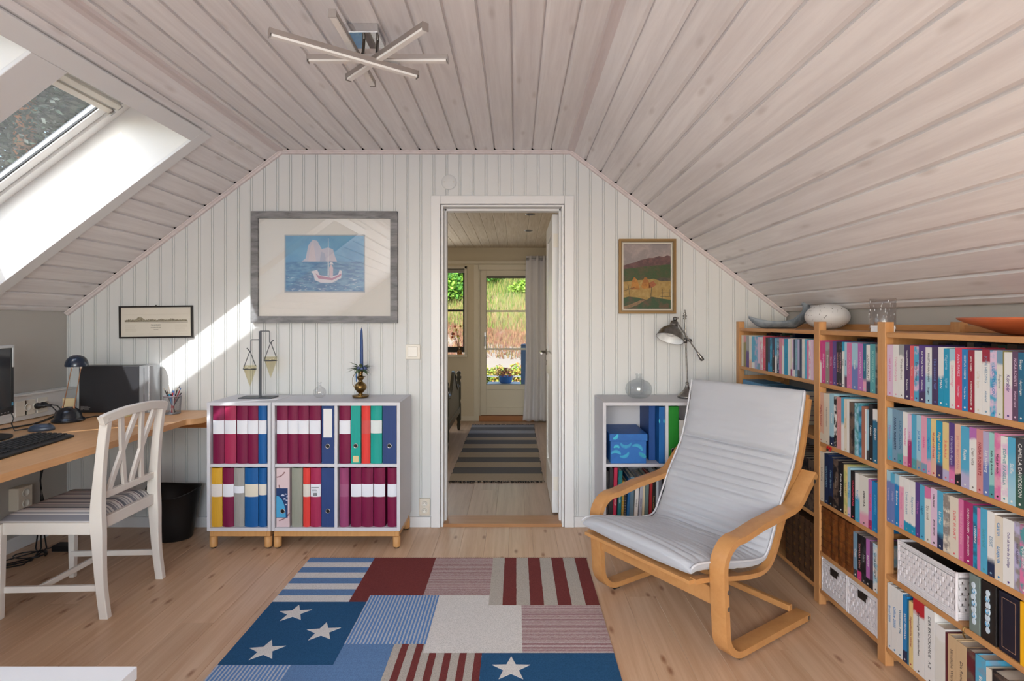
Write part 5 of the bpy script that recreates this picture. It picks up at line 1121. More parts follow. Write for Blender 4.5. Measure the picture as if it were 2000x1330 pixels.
MB().lathe([(0, .004), (.030, .002), (.036, .001), (.046, .007), (.049, .014), (.047, .014), (.034, .007), (.014, .008), (.010, .014), (.016, .020), (.010, .026), (.018, .034), (.032, .050), (.036, .062), (.032, .076), (.016, .090), (.010, .098), (.017, .106), (.021, .116), (.030, .122), (.019, .124), (.013, .126), (.013, .140), (.020, .160), (.0, .160)], (-.899, 3.225, cz), 36).build('brass_body', brass, t)
q = MB(); q.tube([(-.930, 3.225, cz+.055), (-.944, 3.225, cz+.075), (-.944, 3.225, cz+.115), (-.935, 3.225, cz+.135)], .0018, 8, (0, 1, 0)); q.build('wire_handle', brass, t)
c_ = thing('candle', 'dark blue taper candle in the brass candlestick', 'candle', (-.894, 3.225, cz+.16))
cb = M('blue_wax', (40, 70, 126), .4)
MB().lathe([(.0105, .150), (.0100, .20), (.0085, .33), (.006, .385), (.002, .402)], (-.893, 3.225, cz), 20).build('wax', cb, c_); MB().tube([(-.893, 3.225, cz+.40), (-.892, 3.225, cz+.410)], .0008, 6).build('wick', black_pl, c_)
wt = thing('candle_wreath', 'small ring of green leaves and blue berries around the candle', 'wreath', (-.897, 3.225, cz+.17))
rr = random.Random(8); lf = M('leaf_dark_green', (66, 92, 62), .5); lf2 = M('leaf_grey_green', (104, 122, 92), .5)
for k in range(26):
    a = k*2.399; L_ = rr.uniform(.042, .076); el = rr.uniform(-.45, .75); r0 = .012
    d = Vector((math.cos(a)*math.cos(el), math.sin(a)*math.cos(el), math.sin(el))); sd = Vector((-math.sin(a), math.cos(a), 0)); o_ = Vector((-.895, 3.225, cz+.168+rr.uniform(-.006, .008)))
    p0 = o_+d*r0; p1 = o_+d*(r0+L_*.35)+sd*.012+Vector((0, 0, .003)); p2 = o_+d*(r0+L_)+Vector((0, 0, -.008)); p3 = o_+d*(r0+L_*.35)-sd*.012+Vector((0, 0, .003)); pm_ = o_+d*(r0+L_*.45)+Vector((0, 0, -.002))
    MB().add([p0, p1, p2, p3, pm_], [(0, 1, 4), (1, 2, 4), (2, 3, 4), (3, 0, 4)], True).build('leaf', (lf, lf2)[k % 2], wt)
for k in range(8):
    a = k*.8+.3; MB().lathe([(0, -.009), (.0062, -.0062), (.0088, 0), (.0062, .0062), (0, .009)], (-.895+.026*math.cos(a), 3.225+.024*math.sin(a), cz+.170+rr.uniform(-.008, .016)), 12).build('berry', M('blue_berry', (92, 106, 150), .45), wt)
MB().tube([(-.912, 3.205, cz+.165), (-.916, 3.195, cz+.13), (-.913, 3.192, cz+.095)], .003, 6).build('ribbon', M('blue_ribbon', (50, 104, 160), .5), wt)
# right cabinet: bulb vase and task lamp
t = thing('glass_vase', 'squat clear glass flask vase on cabinet behind the armchair', 'vase', (.706, 3.215, cz))
pf = [(0, .002), (.042, .001), (.060, .010), (.073, .030), (.077, .052), (.072, .074), (.055, .094), (.030, .105), (.017, .109), (.0155, .128), (.020, .134), (.020, .139), (.0165, .140)]
MB().lathe(pf+[(max(0, r-.002), z+(.003 if i < 3 else 0)) for i, (r, z) in enumerate(pf)][::-1], (.706, 3.215, cz), 40, cap=False).build('glass_body', glass_thin('smoky_glass', (.97, .98, .98), .10, 0, .35), t)
t = thing('task_lamp', 'pewter adjustable task lamp with bell shade behind the armchair', 'lamp', (.985, 3.21, cz))
lx, ly = .985, 3.215
MB().lathe([(0, .001), (.052, .001), (.055, .006), (.053, .014), (.047, .018), (.045, .024), (.030, .036), (.015, .054), (.009, .072), (.008, .082), (.011, .086), (.006, .092), (0, .092)], (lx, ly, cz), 36).build('base', pewter, t)
tp = Vector((.972, ly, 1.305)); b0 = Vector((lx, ly, cz+.085))
q = MB(); q.tube([b0, b0+(tp-b0)*.97], .0050, 10); q.build('pole', pewter, t)
q = MB(); q.lathe([(.004, -.052), (.010, -.050), (.010, -.044), (.005, -.040), (.012, -.034), (.012, -.031), (.005, -.027), (.009, -.020), (.004, -.010), (.003, -.004), (.0055, .0), (0, .003)], tp, 16); q.build('finial', pewter, t)
jt = Vector((.978, ly-.012, 1.130)); q = MB(); q.lathe([(0, -.016), (.012, -.014), (.016, 0), (.012, .014), (0, .016)], (jt.x-.006, ly, jt.z), 18); q.lathe([(.006, 0), (.009, .004), (.009, .016), (.004, .018)], (jt.x+.012, ly-.006, jt.z+.002), 12, Matrix.Rotation(math.pi/2, 4, 'Y')); q.tube([(jt.x+.026, ly-.006, jt.z+.010), (jt.x+.034, ly-.006, jt.z-.008)], .003, 8); q.build('joint', pewter, t)
h0 = Vector((.914, ly-.012, 1.250)); h1 = Vector((1.068, ly-.012, 1.022)); q = MB(); q.tube([h0, h1], .0042, 10)
q.build('arm', pewter, t); dd = (h1-h0).normalized()
MB().sweep([h1-dd*.050, h1-dd*.045, h1-dd*.015, h1, h1+dd*.006], [(math.cos(a*.628), math.sin(a*.628)) for a in range(10)], (0, 1, 0)).v  # profile reference
q = MB(); 
for (s0_, r0_), (s1_, r1_) in zip(((-.050, .004), (-.046, .006), (-.010, .012), (.004, .0115)), ((-.046, .006), (-.010, .012), (.004, .0115), (.008, .004))):
    Rm = dd.to_track_quat('Z', 'Y').to_matrix().to_4x4(); q.lathe([(r0_, s0_), (r1_, s1_)], h1, 16, Rm, cap=False)
q.build('counterweight', pewter, t)
q = MB(); q.lathe([(0, -.014), (.010, -.010), (.013, 0), (.010, .010), (0, .014)], (h0.x-.002, ly-.012, h0.z+.005), 16); q.lathe([(.007, -.012), (.007, .012)], (h0.x+.010, ly-.012, h0.z+.010), 12, Matrix.Rotation(math.pi/2, 4, 'X')); q.build('head_joint', pewter, t)
sd = Vector((-.34, -.28, -.90)).normalized(); Rm = sd.to_track_quat('Z', 'Y').to_matrix().to_4x4()
pf = [(.014, .012), (.022, .014), (.024, .040), (.022, .044), (.036, .050), (.056, .066), (.070, .088), (.077, .116), (.079, .120)]
MB().lathe(pf+[(r-.0015, z-.001) for r, z in pf[3:]][::-1], h0, 36, Rm, cap=False).build('shade', pewter, t)
MB().lathe([(r-.0022, z) for r, z in pf[3:]]+[(0, .046)][:0]+[], h0, 36, Rm, cap=False).build('shade_lining', M('white_enamel', (226, 228, 230), .3), t)
MB().lathe([(.0, .048), (.018, .050), (.024, .075), (.018, .098), (0, .104)], h0, 20, Rm).build('bulb', M('frosted_bulb', (236, 236, 232), .4), t)

# ================================================================== PICTURES AND FITTINGS ON THE GABLE
WF = WY-.001
def frame(name, label, x0, x1, z0, z1, wd, dep, mat, cat='picture', rot=0, inner=None):
    t = thing(name, label, cat, ((x0+x1)/2, WF, z0)); cx_, cz_ = (x0+x1)/2, (z0+z1)/2; T = Matrix.Translation((cx_, WF, cz_)) @ Matrix.Rotation(rot, 4, 'Y'); hw, hh = (x1-x0)/2, (z1-z0)/2
    for nm, P in (('frame_side', [(-hw, -hh), (-hw, hh), (-hw+wd, hh-wd), (-hw+wd, -hh+wd)]), ('frame_side', [(hw, -hh), (hw-wd, -hh+wd), (hw-wd, hh-wd), (hw, hh)]), ('frame_side', [(-hw, hh), (hw, hh), (hw-wd, hh-wd), (-hw+wd, hh-wd)]), ('frame_side', [(-hw, -hh), (-hw+wd, -hh+wd), (hw-wd, -hh+wd), (hw, -hh)])):
        MB(T).prism(P, -dep, 0, 'y').build(nm, mat, t, .0015)
    return t, T, hw-wd, hh-wd
gwood = M('driftwood_grey_frame', (142, 142, 144), .6, grain=((7, 30, 34), .9, (92, 92, 96)), bump=(0, .3, .001))
t, T, iw, ih = frame('framed_picture', 'large grey-framed picture of a boat at sea above the cabinets', -1.592, -.713, 1.231, 1.903, .042, .026, gwood)
box('mat_board', M('mat_cream', (234, 232, 227), .7), -iw, iw, -.010, -.006, -ih, ih, t, 0, T)
ox, oz = -.0005, .022; aw, ah = .243, .174
box('mat_bevel', M('mat_blue_grey', (168, 178, 188), .6), ox-aw, ox+aw, -.0106, -.0100, oz-ah, oz+ah, t, 0, T)
seam = M('print_sea', (46, 124, 178), .7, mottled=(34, .8, (112, 172, 204))); 
tt = seam.node_tree
for nd in tt.nodes:
    if nd.type == 'MAPPING': nd.inputs['Scale'].default_value = (.55, 1, 2.4)
skym = M('print_sky_blue', (98, 172, 212), .7, mottled=(12, .6, (70, 148, 200)))
aw -= .007; ah -= .007; hz = oz+.012
box('print_sky', skym, ox-aw, ox+aw, -.0110, -.0106, hz, oz+ah, t, 0, T); box('print_sea', seam, ox-aw, ox+aw, -.0110, -.0106, oz-ah, hz, t, 0, T)
def patch(nm, poly, c, lay=1, parent=t, T_=None):
    return MB(T_ or T).prism(poly, -.0110-.0003*lay, -.0108-.0003*(lay-1), 'y').build(nm, M('paint_%d_%d_%d' % c, c, .7), parent)
patch('print_rock', [(ox-.14, hz), (ox-.115, hz+.02), (ox-.108, hz+.055), (ox-.098, hz+.10), (ox-.072, hz+.133), (ox-.045, hz+.125), (ox-.018, hz+.075), (ox+.02, hz+.085), (ox+.05, hz+.074), (ox+.062, hz+.03), (ox+.075, hz)], (204, 200, 214))
patch('print_rock_light', [(ox-.10, hz), (ox-.086, hz+.09), (ox-.070, hz+.12), (ox-.058, hz+.05), (ox-.052, hz)], (220, 206, 212), 2)
patch('print_rock_shade', [(ox-.03, hz), (ox-.022, hz+.06), (ox+.0, hz+.05), (ox+.008, hz)], (176, 184, 206), 2)
_ox, _hz = ox, hz
def patch2(nm, poly, c, lay=1): return patch(nm, [(_ox+.004+(a-_ox)*1.38, min(_hz-.02+(b_-_hz+.02)*1.22, oz+ah-.002)) for a, b_ in poly], c, lay)
hu = [(ox-.062, hz-.052), (ox-.036, hz-.044), (ox-.025, hz-.07), (ox+.02, hz-.078), (ox+.055, hz-.068), (ox+.062, hz-.046), (ox+.072, hz-.050), (ox+.068, hz-.085), (ox+.03, hz-.108), (ox-.02, hz-.108), (ox-.046, hz-.095), (ox-.052, hz-.068)]
patch2('print_hull', hu, (222, 222, 232), 3); patch2('print_gunwale', [(ox-.044, hz-.060), (ox-.03, hz-.072), (ox+.03, hz-.085), (ox+.070, hz-.062), (ox+.068, hz-.074), (ox+.03, hz-.096), (ox-.03, hz-.088)], (178, 130, 164), 4)
patch2('print_deck', [(ox-.036, hz-.050), (ox+.0, hz-.034), (ox+.045, hz-.040), (ox+.058, hz-.050), (ox+.03, hz-.074), (ox-.02, hz-.070)], (84, 150, 190), 2)
patch2('print_mast', [(ox+.010, hz-.072), (ox+.0125, hz+.112), (ox+.0140, hz+.112), (ox+.0155, hz-.072)], (232, 232, 236), 5)
patch2('print_sailor', [(ox+.018, hz-.078), (ox+.017, hz-.035), (ox+.022, hz-.02), (ox+.028, hz-.020), (ox+.034, hz-.036), (ox+.033, hz-.078)], (214, 196, 208), 5)
patch2('print_hat', [(ox+.016, hz-.018), (ox+.022, hz-.006), (ox+.030, hz-.006), (ox+.036, hz-.018)], (222, 226, 232), 6)
rr = random.Random(4); q = MB(T)
for k in range(60):
    xx = rr.uniform(ox-aw+.01, ox+aw-.04); zz_ = oz-ah+.006+rr.random()**1.5*.085; L_ = rr.uniform(.010, .034)
    q.prism([(xx, zz_), (xx+L_*.5, zz_+.0016), (xx+L_, zz_), (xx+L_*.5, zz_-.0012)], -.0116, -.0112, 'y')
o = q.build('print_foam', M('paint_foam', (206, 226, 232), .7), t); o['kind'] = 'stuff'
box('glazing', glass_thin('picture_glass', (1, 1, 1), .26), -iw, iw, -.0165, -.0150, -ih, ih, t, 0, T)
# etching
t, T, iw, ih = frame('framed_picture', 'small black-framed old panorama print above the desk', -2.393, -1.950, 1.141, 1.335, .0095, .014, M('black_frame', (44, 40, 38), .4), rot=-.012)
box('print_paper', M('old_paper', (220, 214, 202), .7), -iw, iw, -.006, -.003, -ih, ih, t, 0, T)
ink = M('sepia_ink', (120, 112, 96), .8); ink2 = M('dark_ink', (70, 62, 56), .8); ink3 = M('faint_ink', (186, 176, 158), .8)
q = MB(T); rr = random.Random(9); X = -iw+.022
top_ = []; z_ = .006
while X < iw-.022:
    top_.append((X, .010+.010*abs(mn.noise(Vector((X*16, 0, 0))))+(.016*math.exp(-((X+.10)/.022)**2))+rr.uniform(0, .005))); X += .004
q.prism([(-iw+.022, .002)]+top_+[(iw-.022, .002)], -.0064, -.006, 'y'); q.build('print_skyline', M('sepia_light', (160, 152, 132), .8, mottled=(120, .8, (108, 100, 84))), t)
q = MB(T); 
for z1_ in (-.004, .002, .006): q.box(-iw+.022, iw-.022, -.0066, -.0062, z1_-.0009, z1_+.0009)
q.build('print_shoreline', ink, t)
q = MB(T)
for z1_ in (.046, -.072): q.box(-iw+.02, iw-.02, -.0062, -.0060, z1_, z1_+.0006)
for k in range(7):
    for a0 in (-iw+.024, iw-.10): q.box(a0, a0+.075-rr.uniform(0, .02), -.0062, -.0060, -.018-k*.0065, -.0172-k*.0065)
q.build('print_captions', ink3, t)
Tx = lambda z: T @ basis((-.002, -.0068, z), *FRONT)
text('print_title', 'PANORAMA', .011, Tx(-.019), ink2, t); text('print_subtitle', 'DE LA VILLE ET DU PORT', .0055, Tx(-.034), ink, t); text('print_subtitle', 'prise du sud', .0055, Tx(-.046), ink, t)
MB(T).lathe([(.004, 0), (.004, .002)], (0, -.006, ih+.0115), 10, Matrix.Rotation(math.pi/2, 4, 'X')).build('hanging_ring', black_pl, t)
# oil painting
t, T, iw, ih = frame('framed_painting', 'small gilt-framed oil painting of haystacks above the right cabinet', .617, .960, 1.288, 1.736, .012, .030, M('gilt_frame_wood', (140, 110, 68), .4, .3), cat='painting')
for a_, b_, c_, d_ in ((.0, .006, (120, 96, 62), .026), (.006, .0105, (150, 142, 126), .022), (.0105, .016, (214, 210, 200), .018)):
    q = MB(T)
    q.box(-iw+a_, -iw+b_, -d_, -.003, -ih+a_, ih-a_); q.box(iw-b_, iw-a_, -d_, -.003, -ih+a_, ih-a_); q.box(-iw+b_, iw-b_, -d_, -.003, ih-b_, ih-a_); q.box(-iw+b_, iw-b_, -d_, -.003, -ih+a_, -ih+b_); q.build('inner_slip', M('slip_%d' % c_[0], c_, .45), t)
iw -= .016; ih -= .016; P0 = lambda u, v_: (-iw+2*iw*u, ih-2*ih*v_)      # u right, v down, 0..1
def oil(nm, pts, c, c2, lay, sc=40):
    m = M('oil_%s' % nm, c, .55, mottled=(sc, .75, c2), bump=(90, .5, .002)); 
    return MB(T).prism([P0(u, v_) for u, v_ in pts], -.0065-.0005*lay, -.0060, 'y').build(nm, m, t)
oil('painted_sky', [(0, 0), (1, 0), (1, .4), (0, .4)], (136, 128, 128), (166, 150, 146), 0, 14)
oil('painted_mountain', [(0, .335), (.12, .305), (.25, .285), (.38, .245), (.55, .215), (.64, .215), (.76, .185), (.85, .20), (.93, .175), (1, .19), (1, .45), (0, .45)], (84, 60, 62), (112, 80, 76), 1, 30)
oil('painted_meadow', [(0, .39), (.3, .36), (.6, .335), (1, .315), (1, .62), (0, .62)], (58, 76, 44), (84, 72, 50), 2, 26)
oil('painted_field', [(0, .585), (.25, .56), (.5, .55), (.65, .535), (.8, .575), (1, .56), (1, .86), (0, .86)], (150, 122, 68), (172, 144, 88), 3, 30)
oil('painted_hedge', [(.68, .545), (.8, .52), (1, .525), (1, .57), (.8, .57)], (72, 66, 58), (96, 84, 66), 4)
oil('painted_haystack', [(.16, .70), (.18, .60), (.215, .52), (.25, .515), (.30, .56), (.345, .66), (.35, .70)], (172, 118, 52), (136, 84, 40), 5)
oil('painted_haystack', [(.38, .66), (.42, .56), (.45, .515), (.50, .52), (.55, .60), (.56, .68), (.42, .69)], (172, 118, 52), (136, 84, 40), 5)
oil('painted_shrubs', [(.54, .60), (.64, .57), (.70, .63), (.62, .67), (.55, .68)], (156, 92, 58), (120, 74, 50), 5)
oil('painted_foreground', [(0, .83), (.12, .81), (.3, .825), (.5, .86), (.6, .81), (.8, .84), (1, .86), (1, 1), (0, 1)], (52, 76, 50), (96, 70, 56), 6, 24)
oil('painted_path', [(0, .965), (.15, .93), (.35, .87), (.46, .865), (.3, .94), (.12, .99), (0, 1)], (142, 112, 84), (110, 90, 66), 7)
q = MB(T)
def stroke(a, b_, wd): 
    a = Vector(P0(*a)); b_ = Vector(P0(*b_)); n_ = (b_-a).normalized(); n_ = Vector((-n_.y, n_.x))*wd; q.prism([tuple(a-n_), tuple(b_-n_), tuple(b_+n_), tuple(a+n_)], -.0108, -.0100, 'y')
for a, b_ in (((.10, .62), (.15, .83)), ((.60, .67), (.58, .83)), ((.82, .69), (.82, .88)), ((.98, .70), (.98, .80)), ((.02, .72), (.14, .69)), ((.14, .69), (.24, .67)), ((.80, .75), (1, .75)), ((.78, .81), (1, .81))): stroke(a, b_, .0012)
q.build('painted_fence', M('oil_fence', (58, 60, 52), .6), t)
# switch, sockets, round cover
t = thing('light_switch', 'white square light switch left of the doorway', 'switch', (-.622, WF, 1.16))
box('switch_frame', white_pl, -.667, -.578, WY-.013, WF, 1.012+.0, 1.102, t, .004); box('rocker', M('rocker_white', (236, 234, 228), .3), -.652, -.594, WY-.019, WY-.012, 1.028, 1.090, t, .003)
t = thing('wall_socket', 'white double wall socket above baseboard left of the doorway', 'socket', (-.548, WF, .12))
box('socket_frame', M('socket_cream', (214, 206, 192), .4), -.585, -.518, WY-.014, WF, .070, .173, t, .004)
for z_ in (.145, .102):
    MB().lathe([(.019, .0003), (.019, .002), (.0165, .0025), (.0165, .0007), (0, .0007)], (-.5515, WY-.014, z_), 24, R).build('socket', white_pl, t)
    q = MB()
    for dx in (-.0075, .0075): q.lathe([(.0022, .0008), (.0022, .0012), (0, .0012)], (-.5515+dx, WY-.014, z_), 10, R)
    for dz_ in (-.0145, .0145): q.box(-.5525, -.5505, WY-.0168, WY-.0150, z_+dz_-.0012, z_+dz_+.0012)
    q.build('contact', M('contact_brown', (120, 104, 92), .6), t)
t = thing('junction_cover', 'round white junction cover on the wall above doorway', 'cover', (-.406, WF, 2.08))
MB().lathe([(.045, -.001), (.045, .004), (.043, .006), (0, .0065)], (-.4055, WF, 2.082), 36, R).build('disc', white_wall, t)
for dx in (-.028, .028): MB().lathe([(.004, 0), (.004, .001), (0, .001)], (-.4055+dx, WF-.0064, 2.083), 10, R).build('screw', white_pl, t)
# ================================================================== CEILING LIGHT
t = thing('ceiling_light', 'chrome ceiling light of four crossed bars on a square mount', 'lamp', (-.54, 1.98, ZC))
o = box('ceiling_mount', chrome, -.605, -.477, 1.927, 2.045, ZC-.032, ZC-.001, t, .002)
o.data.materials[0] = M('mirror_chrome', (205, 205, 206), .04, 1)
for x_, y_ in ((-.538, 1.975), (-.492, 1.985)):
    MB().tube([(x_, y_, ZC-.032), (x_, y_-.012, ZC-.085), (x_, y_-.05, 2.150)], .0055, 10, (0, 1, 0)).build('stem', M('nickel_stem', (140, 136, 130), .25, 1), t)
dif = M('frosted_diffuser', (232, 230, 226), .5); alu = M('brushed_alu', (178, 172, 168), .35, .85)
for (xa, ya, xb, yb, z_) in ((-.740, 1.674, -.3475, 1.962, 2.100), (-.7138, 1.917, -.2357, 1.917, 2.135), (-.551, 1.674, -.557, 2.168, 2.158), (-.6075, 2.025, -.273, 1.674, 2.118)):
    A, B_ = Vector((xa, ya, z_)), Vector((xb, yb, z_)); D = (B_-A).normalized(); Tb = basis(A, D, (-D.y, D.x, 0), (0, 0, 1)); L_ = (B_-A).length
    o = MB(Tb).box(0, L_, -.011, .011, .004, .020).build('light_bar', alu, t, .001); MB(Tb).box(.004, L_-.004, -.0095, .0095, -.004, .004).build('diffuser', dif, o, .001)
    q = MB(Tb); q.box(-.002, .0, -.0115, .0115, -.005, .0205); q.box(L_, L_+.002, -.0115, .0115, -.005, .0205); q.build('end_cap', alu, o)
    mx_, my_ = (-.515, 1.928); 
# ================================================================== THINGS ON THE BOOKCASE
zt = 1.2023
t = thing('boat_bowl', 'grey ceramic bowl shaped like a boat on the bookcase', 'bowl', (1.45, 3.05, zt))
gcer = M('blue_grey_ceramic', (136, 144, 152), .5, mottled=(22, .7, (96, 104, 114)))
BT = Matrix.Translation((1.440, 3.07, zt)) @ Matrix.Rotation(math.radians(-14), 4, 'Z')
n = 26; v = []; f = []; rings = []
for i in range(n+1):
    u = i/n; x_ = -.150+.290*u; wd = .050*math.sin(math.pi*min(1, max(.0, u*.94+.03)))**.7+.002; rim = .070-.030*math.sin(math.pi*u)**.8+.075*max(0, u-.80)**1.3*6
    bot = .0+.060*max(0, 1-u/.30)**2*.9+.05*max(0, (u-.80)/.2)**1.5; xs_ = x_+.02*max(0, (u-.8)/.2)**2
    ring = [(xs_+.02*max(0, u-.85)*(k % 2 == 9), a*wd, b_) for k, (a, b_) in enumerate(((-1, rim), (-.88, rim*.62+bot*.38), (-.58, bot+.010), (0, bot), (.58, bot+.010), (.88, rim*.62+bot*.38), (1, rim), (.86, rim), (.70, rim*.6+bot*.4+.006), (.4, bot+.016), (0, bot+.012), (-.4, bot+.016), (-.70, rim*.6+bot*.4+.006), (-.86, rim)))]
    rings.append(ring)
k_ = len(rings[0]); v = [p for r in rings for p in r]
for i in range(n):
    for k in range(k_): f.append((i*k_+k, (i+1)*k_+k, (i+1)*k_+(k+1) % k_, i*k_+(k+1) % k_))
q = MB(BT); q.add(v, f, True); q.add(rings[0], [list(range(k_))]); q.add(rings[-1], [list(range(k_))]); q.build('hull', gcer, t)
q = MB(BT); q.sweep([(.105, 0, .045), (.132, 0, .078), (.142, 0, .105), (.141, 0, .130), (.132, 0, .145)], [(.018, 0), (.009, .016), (-.012, .010), (-.018, 0), (-.012, -.010), (.009, -.016)], (1, 0, 0)); q.build('prow', gcer, t)
t = thing('egg_vase', 'white speckled egg-shaped vase lying on the bookcase', 'vase', (1.54, 2.76, zt))
pf = [(0, 0)]+[(.104*math.sin(math.pi*k/18)**.9, .062-.062*math.cos(math.pi*k/18)) for k in range(1, 18)]+[(0, .124)]
MB().lathe(pf, (1.53, 2.745, zt), 40, sx=.95, sy=1.0).build('body', M('white_speckled_stoneware', (216, 214, 214), .55), t)
q = MB(); rr = random.Random(6)
for k in range(90):
    th_ = rr.uniform(0, 6.283); ph = rr.uniform(.5, 2.6); nrm = Vector((math.cos(th_)*math.sin(ph), math.sin(th_)*math.sin(ph), math.cos(ph)))
    rr_ = .104*math.sin(ph)**.9; p = Vector((1.53+rr_*.95*math.cos(th_), 2.745+rr_*math.sin(th_), zt+.062+.062*math.cos(ph)))
    s_ = rr.choice((.0009, .0013, .0020)); Rm = nrm.to_track_quat('Z', 'Y').to_matrix().to_4x4(); q.lathe([(s_, -.0004), (s_, .0006), (0, .0008)], p, 7, Rm)
o = q.build('speckles', M('speckle_dark', (70, 68, 68), .6), t); o['kind'] = 'stuff'
t = thing('glass_vase', 'tall crystal cylinder vase standing behind bookcase post', 'vase', (1.412, 2.150, zt))
cg = glass_thin('crystal_glass', (.985, .985, .99), .24, .22, .3)
MB().lathe([(0, .001), (.043, .001), (.044, .004), (.0445, .127), (.0425, .127), (.042, .010), (0, .009)], (1.412, 2.150, zt), 36, cap=False).build('glass_body', cg, t)
q = MB(); rr = random.Random(12)
for k in range(42):
    a = rr.uniform(0, 6.283); z_ = rr.uniform(.012, .12); Rm = Matrix.Rotation(a, 4, 'Z') @ Matrix.Rotation(math.pi/2, 4, 'Y')
    q.lathe([(.003, -.0004), (.0016, .0010), (0, .0013)], (1.412+.0445*math.cos(a), 2.150+.0445*math.sin(a), zt+z_), 8, Rm @ Matrix.Diagonal((1.6, .7, 1, 1)))
o = q.build('cut_dots', M('crystal_cut', (226, 226, 230), .15, alpha=.75), t); o['kind'] = 'stuff'
t = thing('gift_box', 'small white square box in front of crystal vase on bookcase', 'box', (1.36, 2.115, zt))
box('box_body', M('white_card', (228, 228, 230), .5), 1.336, 1.40, 2.062, 2.103, zt+.0005, zt+.016, t, .001); box('box_lid', M('white_card', (228, 228, 230)), 1.335, 1.401, 2.061, 2.104, zt+.016, zt+.024, t, .001)
t = thing('bowl', 'wide shallow terracotta-coloured bowl on bookcase at right edge', 'bowl', (1.50, 1.60, zt))
pf = [(0, .001), (.070, .001), (.085, .004), (.130, .022), (.170, .036), (.188, .046), (.190, .051), (.184, .050), (.150, .036), (.1, .018), (.06, .009), (0, .008)]
MB().lathe(pf, (1.49, 1.585, zt), 56, cap=False).build('bowl_body', M('terracotta_glaze', (176, 92, 56), .34, spec=.4), t)
# ================================================================== WHITE SIDE TABLE (bottom left)
t = thing('side_table', 'low white table at the lower left corner, seen from above', 'table', (-1.3, .95, 0))
TX1 = at(268, 1301, 1.30).x; TZ = at(268, 1301, 1.30).z
box('table_top', M('white_laminate', (230, 232, 236), .3), -1.62, TX1, .62, 1.30, TZ-.030, TZ, t, .0015)
for x_ in (-1.59, TX1-.03):
    for y_ in (.65, 1.27): MB().box(x_-.02, x_+.02, y_-.02, y_+.02, .0005, TZ-.030).build('leg', M('white_laminate', (230, 232, 236)), t, .001)
# ================================================================== PATCHWORK RUG
def rug_mat(name, c1, c2=None, freq=0, axis='x', duty=.5, rough_=.95):
    m = M(name, c1, rough_, spec=.1)
    t_ = m.node_tree; b_ = t_.nodes['Principled BSDF']; L = t_.links.new
    tc = node(t_, 'ShaderNodeTexCoord'); sp = node(t_, 'ShaderNodeSeparateXYZ'); L(tc.outputs['Object'], sp.inputs[0])
    wv = node(t_, 'ShaderNodeTexWave'); wv.inputs['Scale'].default_value = 95; wv.bands_direction = 'Y'; wv.inputs['Distortion'].default_value = 1.5; L(tc.outputs['Object'], wv.inputs[0])
    nz = node(t_, 'ShaderNodeTexNoise'); nz.inputs['Scale'].default_value = 420; L(tc.outputs['Object'], nz.inputs[0])
    ad = node(t_, 'ShaderNodeMath', operation='ADD'); L(wv.outputs[0], ad.inputs[0]); L(nz.outputs[0], ad.inputs[1])
    bp = node(t_, 'ShaderNodeBump'); bp.inputs['Strength'].default_value = .5; bp.inputs['Distance'].default_value = .0015; L(ad.outputs[0], bp.inputs['Height']); L(bp.outputs[0], b_.inputs['Normal'])
    mxv = node(t_, 'ShaderNodeMix', data_type='RGBA'); mxv.inputs[6].default_value = lin(c1); mxv.inputs[7].default_value = lin(tuple(int(v*.82) for v in c1)); 
    mr = node(t_, 'ShaderNodeMapRange'); mr.inputs[1].default_value = .4; mr.inputs[2].default_value = .7; L(nz.outputs[0], mr.inputs[0]); L(mr.outputs[0], mxv.inputs[0]); out = mxv.outputs[2]
    if c2:
        n2 = node(t_, 'ShaderNodeTexNoise'); n2.inputs['Scale'].default_value = 130; L(tc.outputs['Object'], n2.inputs[0]); n3 = node(t_, 'ShaderNodeMath', operation='MULTIPLY'); n3.inputs[1].default_value = .35; L(n2.outputs[0], n3.inputs[0])
        ma = node(t_, 'ShaderNodeMath', operation='MULTIPLY_ADD'); ma.inputs[1].default_value = freq; L(sp.outputs[0 if axis == 'x' else 1], ma.inputs[0]); L(n3.outputs[0], ma.inputs[2])
        fr_ = node(t_, 'ShaderNodeMath', operation='FRACT'); L(ma.outputs[0], fr_.inputs[0]); gt = node(t_, 'ShaderNodeMath', operation='GREATER_THAN'); gt.inputs[1].default_value = duty; L(fr_.outputs[0], gt.inputs[0])
        mx = node(t_, 'ShaderNodeMix', data_type='RGBA'); L(gt.outputs[0], mx.inputs[0]); L(out, mx.inputs[6]); mx.inputs[7].default_value = lin(c2); out = mx.outputs[2]
    L(out, b_.inputs['Base Color']); return m
cream_w = rug_mat('wool_cream', (226, 222, 218)); maroon_w = rug_mat('wool_maroon', (124, 62, 60)); blue_w = rug_mat('wool_blue', (104, 138, 182)); navy_w = rug_mat('wool_navy', (46, 90, 130)); beige_w = rug_mat('wool_beige', (190, 182, 172))
fine_m = rug_mat('wool_maroon_fine', (212, 200, 196), (134, 78, 84), 105, 'y', .48); fine_b = rug_mat('wool_blue_fine', (188, 196, 208), (96, 134, 186), 70, 'x', .45); fine_p = rug_mat('wool_pink_fine', (210, 198, 196), (140, 92, 98), 110, 'y', .5)
t = thing('rug', 'patchwork woven rug with stripes and stars on the pine floor', 'rug', (-.355, 1.9, 0))
RZ = .0062
box('backing', beige_w, -1.075, .365, .92, 2.918, .0005, .0048, t)
